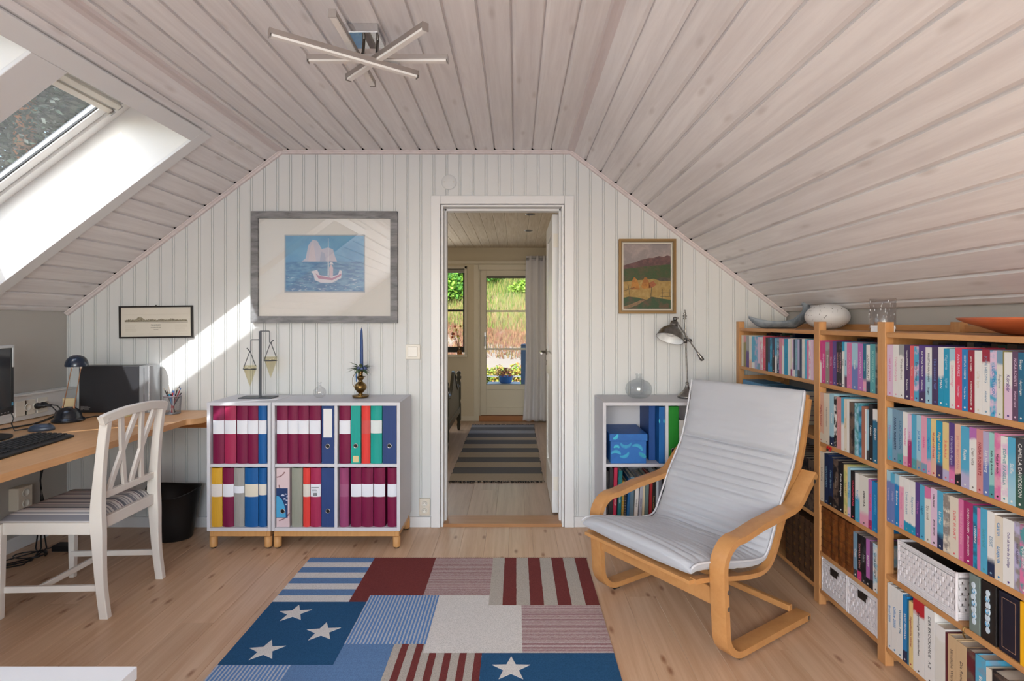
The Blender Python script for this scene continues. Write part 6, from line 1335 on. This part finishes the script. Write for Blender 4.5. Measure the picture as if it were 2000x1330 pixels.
def rp_(x0, x1, y0, y1, mat, name='patch', z=RZ): 
    n = max(2, int((y1-y0)/.02)); m_ = max(2, int((x1-x0)/.03)); rr = random.Random(int(x0*997+y0*331)); 
    e = [(x0+.0008*rr.uniform(-1, 1), y0+(y1-y0)*i/n) for i in range(n+1)]; g = [(x1+.0008*rr.uniform(-1, 1), y1-(y1-y0)*i/n) for i in range(n+1)]
    MB().prism(e+g, .0045, z, 'z').build(name, mat, t)
def poly_(pts, mat, name='patch', z=RZ): MB().prism(pts, .0045, z, 'z').build(name, mat, t)
for k in range(8): rp_(-1.075, -.738, 2.918-.0574*(k+1), 2.918-.0574*k, (blue_w, cream_w)[k % 2], 'stripe')
poly_([(-.738, 2.918), (-.738, 2.459), (-.6585, 2.459), (-.6585, 2.517), (-.418, 2.517), (-.418, 2.918)], maroon_w)
rp_(-.418, -.120, 2.517, 2.918, fine_m)
for k in range(8): rp_(-.120+.0606*k, -.120+.0606*(k+1), 2.429, 2.918, (beige_w, maroon_w)[k % 2], 'stripe')
rp_(-1.075, -.6585, 2.007, 2.459, navy_w)
rp_(-.6585, -.3466, 2.138, 2.517, fine_b)
poly_([(-.3466, 2.517), (-.3466, 2.080), (.0234, 2.080), (.0234, 2.429), (-.120, 2.429), (-.120, 2.517)], cream_w)
rp_(.0234, .365, 2.080, 2.429, fine_p)
rp_(-1.075, -.808, 1.62, 2.007, fine_b)
poly_([(-.808, 2.007), (-.6585, 2.007), (-.6585, 2.138), (-.466, 2.138), (-.466, 1.70), (-.808, 1.70)], blue_w)
n = 12
for k in range(6):
    x0_ = -.466+.0564*k; ytop = 2.138 if x0_+.0564 <= -.345 else 2.080
    rp_(x0_, x0_+.030, 1.66, ytop if x0_ < -.36 else 2.080, beige_w, 'stripe'); rp_(x0_+.030, x0_+.0564, 1.66, ytop if x0_+.03 < -.36 else 2.080, maroon_w, 'stripe')
rp_(-.1275, .365, 1.62, 2.080, navy_w)
rp_(-1.075, -.60, .92, 1.62, maroon_w); rp_(-.60, -.1275, .92, 1.66, cream_w); rp_(-.1275, .365, .92, 1.62, blue_w)
def star(cx_, cy_, r_, rot):
    P = [(cx_+(r_ if k % 2 == 0 else r_*.40)*math.cos(rot+k*math.pi/5)*1.0, cy_+(r_ if k % 2 == 0 else r_*.40)*math.sin(rot+k*math.pi/5)*1.0) for k in range(10)]
    poly_(P, cream_w, 'star', RZ+.0012)
star(-.938, 2.362, .070, math.radians(96)); star(-.770, 2.222, .070, math.radians(96)); star(-.940, 2.096, .070, math.radians(96)); star(-.018, 1.985, .072, math.radians(90)); star(.205, 1.84, .072, math.radians(90))
q = MB()
for k in range(120):
    x_ = -1.07+k*.01205; q.box(x_, x_+.0062, 2.917, 2.9215, .0006, .0058)
o = q.build('edge_stitching', M('stitch_wool', (110, 84, 96), .9), t); o['kind'] = 'stuff'
# ================================================================== BEDROOM THINGS
t = thing('rug', 'striped grey and beige rag rug on the bedroom floor beyond the doorway', 'rug', (-.155, 5.5, 0))
rg = rug_mat('rag_dark', (104, 104, 108)); rb = rug_mat('rag_beige', (172, 158, 142)); rl = rug_mat('rag_grey_light', (150, 152, 160))
yb = [4.315, 4.516, 4.705, 4.88, 5.055, 5.25, 5.42, 5.60, 5.79, 5.94, 6.13, 6.30, 6.48, 6.64]
for k in range(13):
    y0_, y1_ = yb[k], yb[k+1]; rr = random.Random(k); n = 5
    e = [(-.522+rr.uniform(-.006, .006), y0_+(y1_-y0_)*i/n) for i in range(n+1)]; g = [(.210+rr.uniform(-.006, .006), y1_-(y1_-y0_)*i/n) for i in range(n+1)]
    MB().prism(e+g, .0005, .009+.0006*(k % 2), 'z').build('stripe', (rb, rg)[k % 2] if k < 9 else (rl, rg)[k % 2], t)
q = MB(); rr = random.Random(2)
for yy, dr_ in ((4.315, -1), (6.64, 1)):
    for k in range(120):
        x_ = -.52+.73*k/119+rr.uniform(-.004, .004); L_ = rr.uniform(.02, .05); dx = rr.uniform(-.02, .02)
        q.tube([(x_, yy, .007), (x_+dx*.5, yy+dr_*L_*.5, .010), (x_+dx, yy+dr_*L_, .004)], .0022, 4)
o = q.build('fringe', M('black_fringe', (30, 28, 28), .9), t); o['kind'] = 'stuff'
# bed
t = thing('bed', 'dark painted wooden bed with curved footboard by the bedroom window', 'bed', (-1.4, 5.8, 0))
bedm = M('bed_dark_paint', (58, 56, 44), .3, spec=.5)
fy0, fy1, fx = 5.27, 6.34, -.655
zt_ = []
for i in range(33):
    u = i/32; c_ = abs(u-.5)*2; z_ = .50+.225*math.exp(-(c_/.38)**2)+.035*math.exp(-((c_-.86)/.12)**2); zt_.append((fy0+(fy1-fy0)*u, z_))
MB().prism([(fy0, .24)]+zt_+[(fy1, .24)], fx-.012, fx+.012, 'x').build('footboard', bedm, t, .004)
MB().sweep([(fx+.014, y_, z_-.018) for y_, z_ in zt_], [(.010, -.006), (.010, .006), (-.010, .006), (-.010, -.006)], (0, 0, 1), False).build('footboard_moulding', bedm, t)
MB().box(fx-.018, fx+.018, fy0, fy1, .20, .27).build('foot_rail', bedm, t, .004)
for y_ in (fy0-.03, fy1+.03):
    MB().lathe([(.012, 0), (.018, .02), (.022, .06), (.016, .09), (.026, .12), (.026, .30), (.020, .33), (.026, .36), (.026, .54), (.018, .57), (.028, .59), (.030, .61), (.018, .625), (.026, .645), (.022, .665), (0, .675)], (fx, y_, 0), 20).build('bed_post', bedm, t)
for y_ in (fy0, fy1-.03): MB().box(-2.6, fx-.015, y_, y_+.03, .22, .34).build('side_rail', bedm, t, .003)
MB().box(-2.6, fx-.03, fy0+.03, fy1-.03, .26, .46).build('mattress', M('mattress_white', (206, 200, 190), .9), t, .04)
q = MB(); q.box(-2.55, fx-.16, fy0+.0, fy1-.0, .40, .545); o = q.build('duvet', M('duvet_grey', (176, 170, 166), .9, bump=(8, .6, .02)), t, .06, seg=4)
# curtain on its rod
t = thing('curtain_rod', 'steel curtain rod above the glazed garden door', 'curtain rod', (.2, 6.86, 2.0))
MB().tube([(-.05+.19, 6.865, 2.005), (.42, 6.865, 2.005)], .010, 10).build('rod', steel, t); MB().tube([(.44, BY1-.001, 2.005), (.44, 6.865, 2.005), (.42, 6.865, 2.005)], .007, 8).build('bracket', steel, t)
MB().lathe([(0, -.014), (.014, -.008), (.016, 0), (.014, .008), (0, .014)], (.135, 6.865, 2.005), 14, Matrix.Rotation(math.pi/2, 4, 'Y')).build('finial', steel, t)
t = thing('curtain', 'sheer white eyelet curtain beside the glazed garden door', 'curtain', (.27, 6.86, 0))
def curt(u, z):
    x_ = (.125+.265*u)-(.045*(1-u)**2)*(1-min(1, z/1.2))+.012*math.sin(z*3)*(1-u); 
    return (x_, 6.865+.026*math.sin(u*6.283*3.2+.5)*(.8+.3*math.sin(z*2+u*4)), z)
cm = M('sheer_white_curtain', (240, 239, 246), .8, bump=(60, .3, .003), alpha=.78)
nu, nv = 90, 40; v = []; f = []
for j in range(nv+1):
    for i in range(nu+1): v.append(curt(i/nu, .015+(2.045-.015)*j/nv))
for j in range(nv):
    for i in range(nu): f.append((j*(nu+1)+i, j*(nu+1)+i+1, (j+1)*(nu+1)+i+1, (j+1)*(nu+1)+i))
o = MB().add(v, f, True).build('cloth', cm, t); sm_ = o.modifiers.new('s', 'SOLIDIFY'); sm_.thickness = .0016
for u in (.10, .26, .42, .58, .74, .90):
    p = curt(u, 2.005); q = MB(); q.lathe([(.016, -.001), (.022, -.001), (.022, .001), (.016, .001), (.016, -.001)], (p[0], 6.865, 2.005), 18, Matrix.Rotation(math.pi/2, 4, 'Y'), cap=False); q.build('eyelet', steel, t)
# vase with dried flowers on the sill
t = thing('flower_vase', 'small glass vase with dried flowers on the bedroom window sill', 'vase', (-.70, 6.91, .822))
MB().lathe([(0, .001), (.030, .001), (.034, .02), (.030, .06), (.024, .09), (.027, .11), (.025, .11), (.022, .09), (.027, .06), (.031, .02), (0, .006)], (-.70, 6.915, .8225), 22, cap=False).build('glass_body', glass_thin('tinted_vase_glass', (.9, .78, .62), .1), t)
MB().lathe([(0, .008), (.028, .010), (.030, .02), (.026, .055), (0, .058)], (-.70, 6.915, .8225), 16).build('potpourri', M('potpourri', (196, 110, 70), .8, mottled=(120, 1, (120, 140, 60))), t)
rr = random.Random(7)
for k in range(9):
    dx, dy, h_ = rr.uniform(-.10, .09), rr.uniform(-.02, .02), rr.uniform(.22, .36)
    s_ = MB().tube([(-.70, 6.915, .85), (-.70+dx*.4, 6.915+dy*.5, .85+h_*.5), (-.70+dx, 6.915+dy, .82+h_)], .0016, 5).build('stem', M('dried_stem', (120, 98, 70), .8), t)
    MB().lathe([(0, -.016), (.012, -.008), (.014, .004), (.008, .014), (0, .018)], (-.70+dx, 6.915+dy, .82+h_), 9).build('blossom', M('dried_bloom_%d' % (k % 3), ((206, 168, 60), (150, 120, 110), (190, 90, 70))[k % 3], .8), s_)
# recessed lights
for y_, x_ in ((5.62, .125), (4.76, .12)):
    t = thing('downlight', ('farther recessed steel downlight in the bedroom ceiling' if y_ > 5 else 'nearer recessed steel downlight in the bedroom ceiling'), 'lamp', (x_, y_, BZ), group='bedroom downlights')
    MB().lathe([(.028, -.006), (.040, -.006), (.042, -.003), (.040, .001)], (x_, y_, BZ), 28, cap=False).build('trim_ring', steel, t); MB().lathe([(.0, -.002), (.028, -.003)], (x_, y_, BZ), 20, cap=False).build('lens', M('downlight_dark', (48, 44, 40), .3), t)
# ================================================================== OUTSIDE
gy = BY1+.14
deck = struct(MB().box(-3.2, 2.2, gy, 9.3, -.10, -.0405).build('deck', M('grey_deck_boards', (140, 138, 136), .8)))
q = MB(); q.box(0, .118, 0, 9.3-gy, -.04, -.022); dm = q.mesh('plank', M('grey_deck_plank', (146, 146, 144), .8, rnd=.06))
for k in range(44): put(bpy.data.objects.new('plank', dm), deck, Matrix.Translation((-3.2+k*.1225, gy, 0)))
t = thing('railing', 'low terrace railing with thin black bars beyond garden door', 'railing', (-.4, 9.2, 0))
bk = M('railing_black', (30, 32, 36), .5, .5); zr = .335
q = MB(); q.box(-3.0, .12, 9.19, 9.22, zr-.012, zr+.006); q.box(-3.0, .12, 9.19, 9.22, .03, .045); q.build('handrail', M('rail_light', (190, 184, 176), .6), t)
k = 0; x_ = -2.9
while x_ < .1:
    MB().box(x_, x_+.012, 9.198, 9.212, .0, zr-.012).build('baluster', bk, t); x_ += .22; k += 1
t = thing('post', 'dark blue-grey square post beside the terrace railing', 'post', (.13, 8.6, 0))
q = MB(); q.box(.075, .175, 8.55, 8.65, -.022, .86); q.build('post_body', M('blue_grey_paint', (40, 54, 70), .7), t, .004); MB().lathe([(.052, .86), (.056, .875), (.040, .89), (0, .895)], (.125, 8.6, 0), 20).build('post_cap', M('blue_grey_paint', (40, 54, 70)), t)
t = thing('flower_pot', 'blue glazed pot of dark red plants outside the garden door', 'plant pot', (-.14, 7.75, 0))
potm = M('blue_glaze', (42, 84, 138), .2, spec=.6); pz = .38
MB().box(-.40, .06, 7.55, 7.95, -.022, pz).build('pot_stand', M('grey_stand', (150, 148, 144), .7), t, .005)
MB().lathe([(0, 0), (.070, 0), (.088, .03), (.098, .095), (.104, .10), (.096, .10), (.086, .085), (0, .08)], (-.145, 7.75, pz+.0005), 30, cap=False).build('pot', potm, t)
rr = random.Random(31); q = MB()
for k in range(420):
    a = rr.uniform(0, 6.283); el = rr.uniform(.0, 1.5); r_ = rr.uniform(.05, .135); p = Vector((-.145+r_*math.cos(a)*math.cos(el)*1.05, 7.75+r_*math.sin(a)*math.cos(el), pz+.10+r_*.85*math.sin(el)))
    d = Vector((rr.uniform(-1, 1), rr.uniform(-1, 1), rr.uniform(-1, 1))).normalized()*.016; s_ = Vector((d.y, -d.x, d.z*.3))*.6; q.mi = k % 3; q.add([p-d, p+s_, p+d, p-s_], [(0, 1, 2, 3)])
o = q.build('foliage', [M('leaf_red', (150, 62, 40), .6), M('leaf_orange', (186, 104, 50), .6), M('leaf_maroon', (84, 36, 34), .6)], t); o['kind'] = 'stuff'
# hillside
def hill(x, y):
    z = -.35+.0*x
    if y > 9.6: z = -.35+(y-9.6)*.10
    if y > 11.5: z = -.16+(y-11.5)*.40
    if y > 17: z = 2.04+(y-17)*.62
    return z+.22*mn.noise(Vector((x*.45, y*.45, 0)))*(1 if y > 10 else .2)+.08*mn.noise(Vector((x*1.7, y*1.7, 3)))
gm = M('hill_ground', (122, 128, 62), .95); tt = gm.node_tree; L = tt.links.new; b_ = tt.nodes['Principled BSDF']
tc = node(tt, 'ShaderNodeTexCoord'); sp = node(tt, 'ShaderNodeSeparateXYZ'); L(tc.outputs['Object'], sp.inputs[0])
nz = node(tt, 'ShaderNodeTexNoise'); nz.inputs['Scale'].default_value = 1.1; nz.inputs['Detail'].default_value = 8; L(tc.outputs['Object'], nz.inputs[0])
ma = node(tt, 'ShaderNodeMath', operation='MULTIPLY_ADD'); ma.inputs[1].default_value = 7; L(nz.outputs[0], ma.inputs[0]); L(sp.outputs[1], ma.inputs[2])
mr = node(tt, 'ShaderNodeMapRange'); mr.inputs[1].default_value = 13; mr.inputs[2].default_value = 25; L(ma.outputs[0], mr.inputs[0])
rp = node(tt, 'ShaderNodeValToRGB'); L(mr.outputs[0], rp.inputs[0]); e_ = rp.color_ramp.elements; e_[0].color = lin((120, 112, 102)); e_[1].position = .95; e_[1].color = lin((74, 94, 36))
for p_, c_ in ((.27, (128, 118, 106)), (.34, (112, 76, 54)), (.48, (118, 84, 56)), (.58, (124, 108, 66)), (.7, (88, 96, 44))):
    x_ = e_.new(p_); x_.color = lin(c_)
L(rp.outputs[0], b_.inputs['Base Color'])
v = []; f = []; nx, ny = 70, 80
for j in range(ny+1):
    for i in range(nx+1):
        x_ = -18+30*i/nx; y_ = 9.3+24*(j/ny)**1.2; v.append((x_, y_, hill(x_, y_)))
for j in range(ny):
    for i in range(nx): f.append((j*(nx+1)+i, j*(nx+1)+i+1, (j+1)*(nx+1)+i+1, (j+1)*(nx+1)+i))
hl = struct(MB().add(v, f, True).build('hill', gm))
def blades(name, n, x0, x1, y0, y1, cols, hmin, hmax, label, seed, wd=.012):
    rr = random.Random(seed); q = MB()
    for k in range(n):
        x_ = rr.uniform(x0, x1); y_ = rr.uniform(y0, y1); z_ = hill(x_, y_); h_ = rr.uniform(hmin, hmax); a = rr.uniform(0, 6.28); dx, dy = math.cos(a)*wd, math.sin(a)*wd*.3; lx_ = rr.uniform(-.4, .4)*h_
        q.mi = rr.randrange(len(cols)); q.add([(x_-dx, y_-dy, z_-.02), (x_+dx, y_+dy, z_-.02), (x_+lx_, y_+rr.uniform(-.2, .2)*h_, z_+h_)], [(0, 1, 2)])
    o = q.build(name, cols); return tag(o, label, 'grass', kind='stuff')
G1 = [M('grass_green', (74, 98, 36), .8), M('grass_yellow', (124, 114, 62), .8), M('grass_lime', (98, 116, 44), .8), M('grass_straw', (132, 118, 82), .8)]
blades('green_grass', 15000, -3.6, 3.0, 16.6, 22, [G1[0], G1[0], G1[2], G1[1]], .12, .34, 'tall green grass growing high on the sunny hillside', 1, .016)
blades('straw_grass', 9000, -3.4, 2.8, 14.6, 17.6, [G1[1], G1[3], G1[2], G1[0]], .10, .28, 'pale straw-coloured grass halfway up the hillside', 3, .013)
blades('dry_weeds', 7000, -3.2, 2.5, 12.6, 15.2, [M('weed_brown', (110, 72, 50), .8), M('weed_rust', (96, 58, 44), .8), M('weed_straw', (132, 106, 72), .8), M('weed_olive', (88, 84, 44), .8)], .04, .15, 'low reddish-brown dry weeds at the foot of the hillside', 2, .014)
def leafball(name, label, c, r, n, cols, seed, sc=(1, 1, .8), ls=.05, kind='bush'):
    t = thing(name, label, kind, (c[0], c[1], c[2]), group='garden bushes'); rr = random.Random(seed); q = MB()
    for k in range(n):
        d = Vector((rr.gauss(0, 1), rr.gauss(0, 1), rr.gauss(0, 1))).normalized()*r*rr.uniform(.55, 1.0); p = Vector((c[0]+d.x*sc[0], c[1]+d.y*sc[1], c[2]+abs(d.z)*sc[2]*1.4))
        e1 = Vector((rr.uniform(-1, 1), rr.uniform(-1, 1), rr.uniform(-.6, .6))).normalized()*ls; e2 = e1.cross(Vector((rr.uniform(-1, 1), rr.uniform(-1, 1), rr.uniform(-1, 1)))).normalized()*ls*.6
        q.mi = rr.randrange(len(cols)); q.add([p-e1, p+e2, p+e1, p-e2], [(0, 1, 2, 3)])
    o = q.build('foliage', cols, t); o['kind'] = 'stuff'
    q = MB()
    for k in range(7):
        a = k*.9; q.tube([(c[0], c[1], c[2]-.08), (c[0]+.5*r*sc[0]*math.cos(a), c[1]+.5*r*sc[1]*math.sin(a), c[2]+r*sc[2]*.9)], .012*max(1, r), 5)
    q.build('branches', M('bark_brown', (84, 66, 50), .9), t)
yl = [M('leaf_yellow', (170, 160, 66), .6), M('leaf_lime', (134, 150, 52), .6), M('leaf_green_b', (110, 140, 52), .6), M('leaf_rust_b', (190, 128, 70), .6)]
gr = [M('leaf_g1', (92, 140, 44), .6), M('leaf_g2', (62, 112, 38), .6), M('leaf_g3', (130, 168, 60), .6)]
dg = [M('leaf_d1', (58, 84, 50), .6), M('leaf_d2', (76, 104, 62), .6)]
for i, (x_, y_, r_, nm) in enumerate(((-.62, 9.75, .26, 'leftmost'), (-.30, 9.80, .24, 'left of centre'), (.0, 9.85, .25, 'centre'), (.22, 9.75, .28, 'rightmost'))):
    leafball('shrub', 'low yellow-green shrub beyond the terrace railing, %s' % nm, (x_, y_, .10), r_, 900, yl, 40+i, (1, .8, 1.15), .028)
leafball('bush', 'bright green bush on upper left of the hillside', (-1.35, 17.6, hill(-1.35, 17.6)), .75, 3200, gr, 50, (1.3, 1, 1.0), .07)
leafball('bush', 'green bush on hillside seen through the bedroom window', (-2.4, 16.6, hill(-2.4, 16.6)), .8, 3200, gr, 51, (1.3, 1, .9), .07)
leafball('bush', 'dark green round bush at top of hillside behind door glass', (-1.2, 19.4, hill(-1.2, 19.4)), .6, 2200, dg, 52, (1.1, 1, 1.0), .06)
leafball('bush', 'spreading green bush at the right of the hillside', (.9, 18.6, hill(.9, 18.6)), .8, 2600, gr, 53, (1.4, 1, .7), .07)
leafball('bush', 'small leafy green bush in the upper middle of the hillside', (-.45, 18.0, hill(-.45, 18.0)), .55, 2000, gr, 54, (1.5, 1, .8), .06)
leafball('bush', 'low yellow-green bush halfway up the hillside', (.35, 17.0, hill(.35, 17.0)), .42, 1500, [gr[2], yl[2]], 55, (1.6, 1, .7), .05)
# conifers seen through the roof windows
gl_ = struct(MB().box(-40, -3.0, -10, 40, -1.6, -1.5).build('ground', M('forest_floor', (70, 74, 50), .95)))
bark = M('pine_bark_orange', (166, 112, 76), .9, mottled=(6, .7, (100, 72, 56)))
nd = [M('needle_dark', (50, 60, 50), .9, spec=.1), M('needle_mid', (70, 80, 66), .9, spec=.1), M('needle_grey', (86, 90, 82), .9, spec=.1)]
rr = random.Random(77); q = MB()
for k in range(22000):
    u = rr.random()**.8; z_ = 2.0+9.5*u; R_ = 1.35*(1-u*.6)*math.sqrt(rr.random()); a = rr.uniform(0, 6.283); p = Vector((R_*math.cos(a), R_*math.sin(a), z_+rr.uniform(-.3, .3)))
    e1 = Vector((math.cos(a)+rr.uniform(-.6, .6), math.sin(a)+rr.uniform(-.6, .6), rr.uniform(-.5, .3))).normalized()*.09; e2 = Vector((-e1.y, e1.x, rr.uniform(-.1, .1)))*.35
    q.mi = rr.randrange(3); q.add([p-e1, p+e2, p+e1, p-e2], [(0, 1, 2, 3)])
crown = q.mesh('crown', nd); q = MB(); q.lathe([(.26, 0), (.20, 3), (.15, 7), (.05, 11.4)], (0, 0, 0), 10); trunk = q.mesh('trunk', bark)
TR = []
for r_i, (r_, ks) in enumerate(((13.0, (-1, 0, 1)), (16.2, (-1.5, -.5, .5, 1.5)), (19.4, (-2, -1, 0, 1, 2)))):
    for k_i, k in enumerate(ks): TR.append((-.66*r_+.75*k*3.1, .75*r_+.66*k*3.1, r_i*5+k_i, 1+.1*r_i, '%s pine of the %s row in the wood outside the roof window' % (('leftmost', 'second', 'third', 'fourth', 'fifth')[k_i], ('nearest', 'middle', 'farthest')[r_i])))
for x_, y_, i, s_, lab in TR:
    t = thing('pine_tree', lab, 'tree', (x_, y_, -1.5), group='pines outside the roof window'); Wm = Matrix.Translation((x_, y_, -1.5)) @ Matrix.Rotation(i*1.1, 4, 'Z') @ Matrix.Diagonal((s_, s_, s_, 1))
    o = bpy.data.objects.new('crown', crown); put(o, t, Wm); o['kind'] = 'stuff'; o = bpy.data.objects.new('trunk', trunk); put(o, t, Wm)

# lettering becomes plain meshes so that every title is an object of its own
dg_ = bpy.context.evaluated_depsgraph_get()
for o in [o for o in SC.objects if o.type == 'FONT']:
    me = bpy.data.meshes.new_from_object(o.evaluated_get(dg_)); nm = o.name.split('.')[0]; n_ = bpy.data.objects.new(nm, me); C.objects.link(n_)
    n_.parent = o.parent; n_.matrix_parent_inverse = o.matrix_parent_inverse.copy(); n_.matrix_basis = o.matrix_basis.copy()
    bpy.data.objects.remove(o)
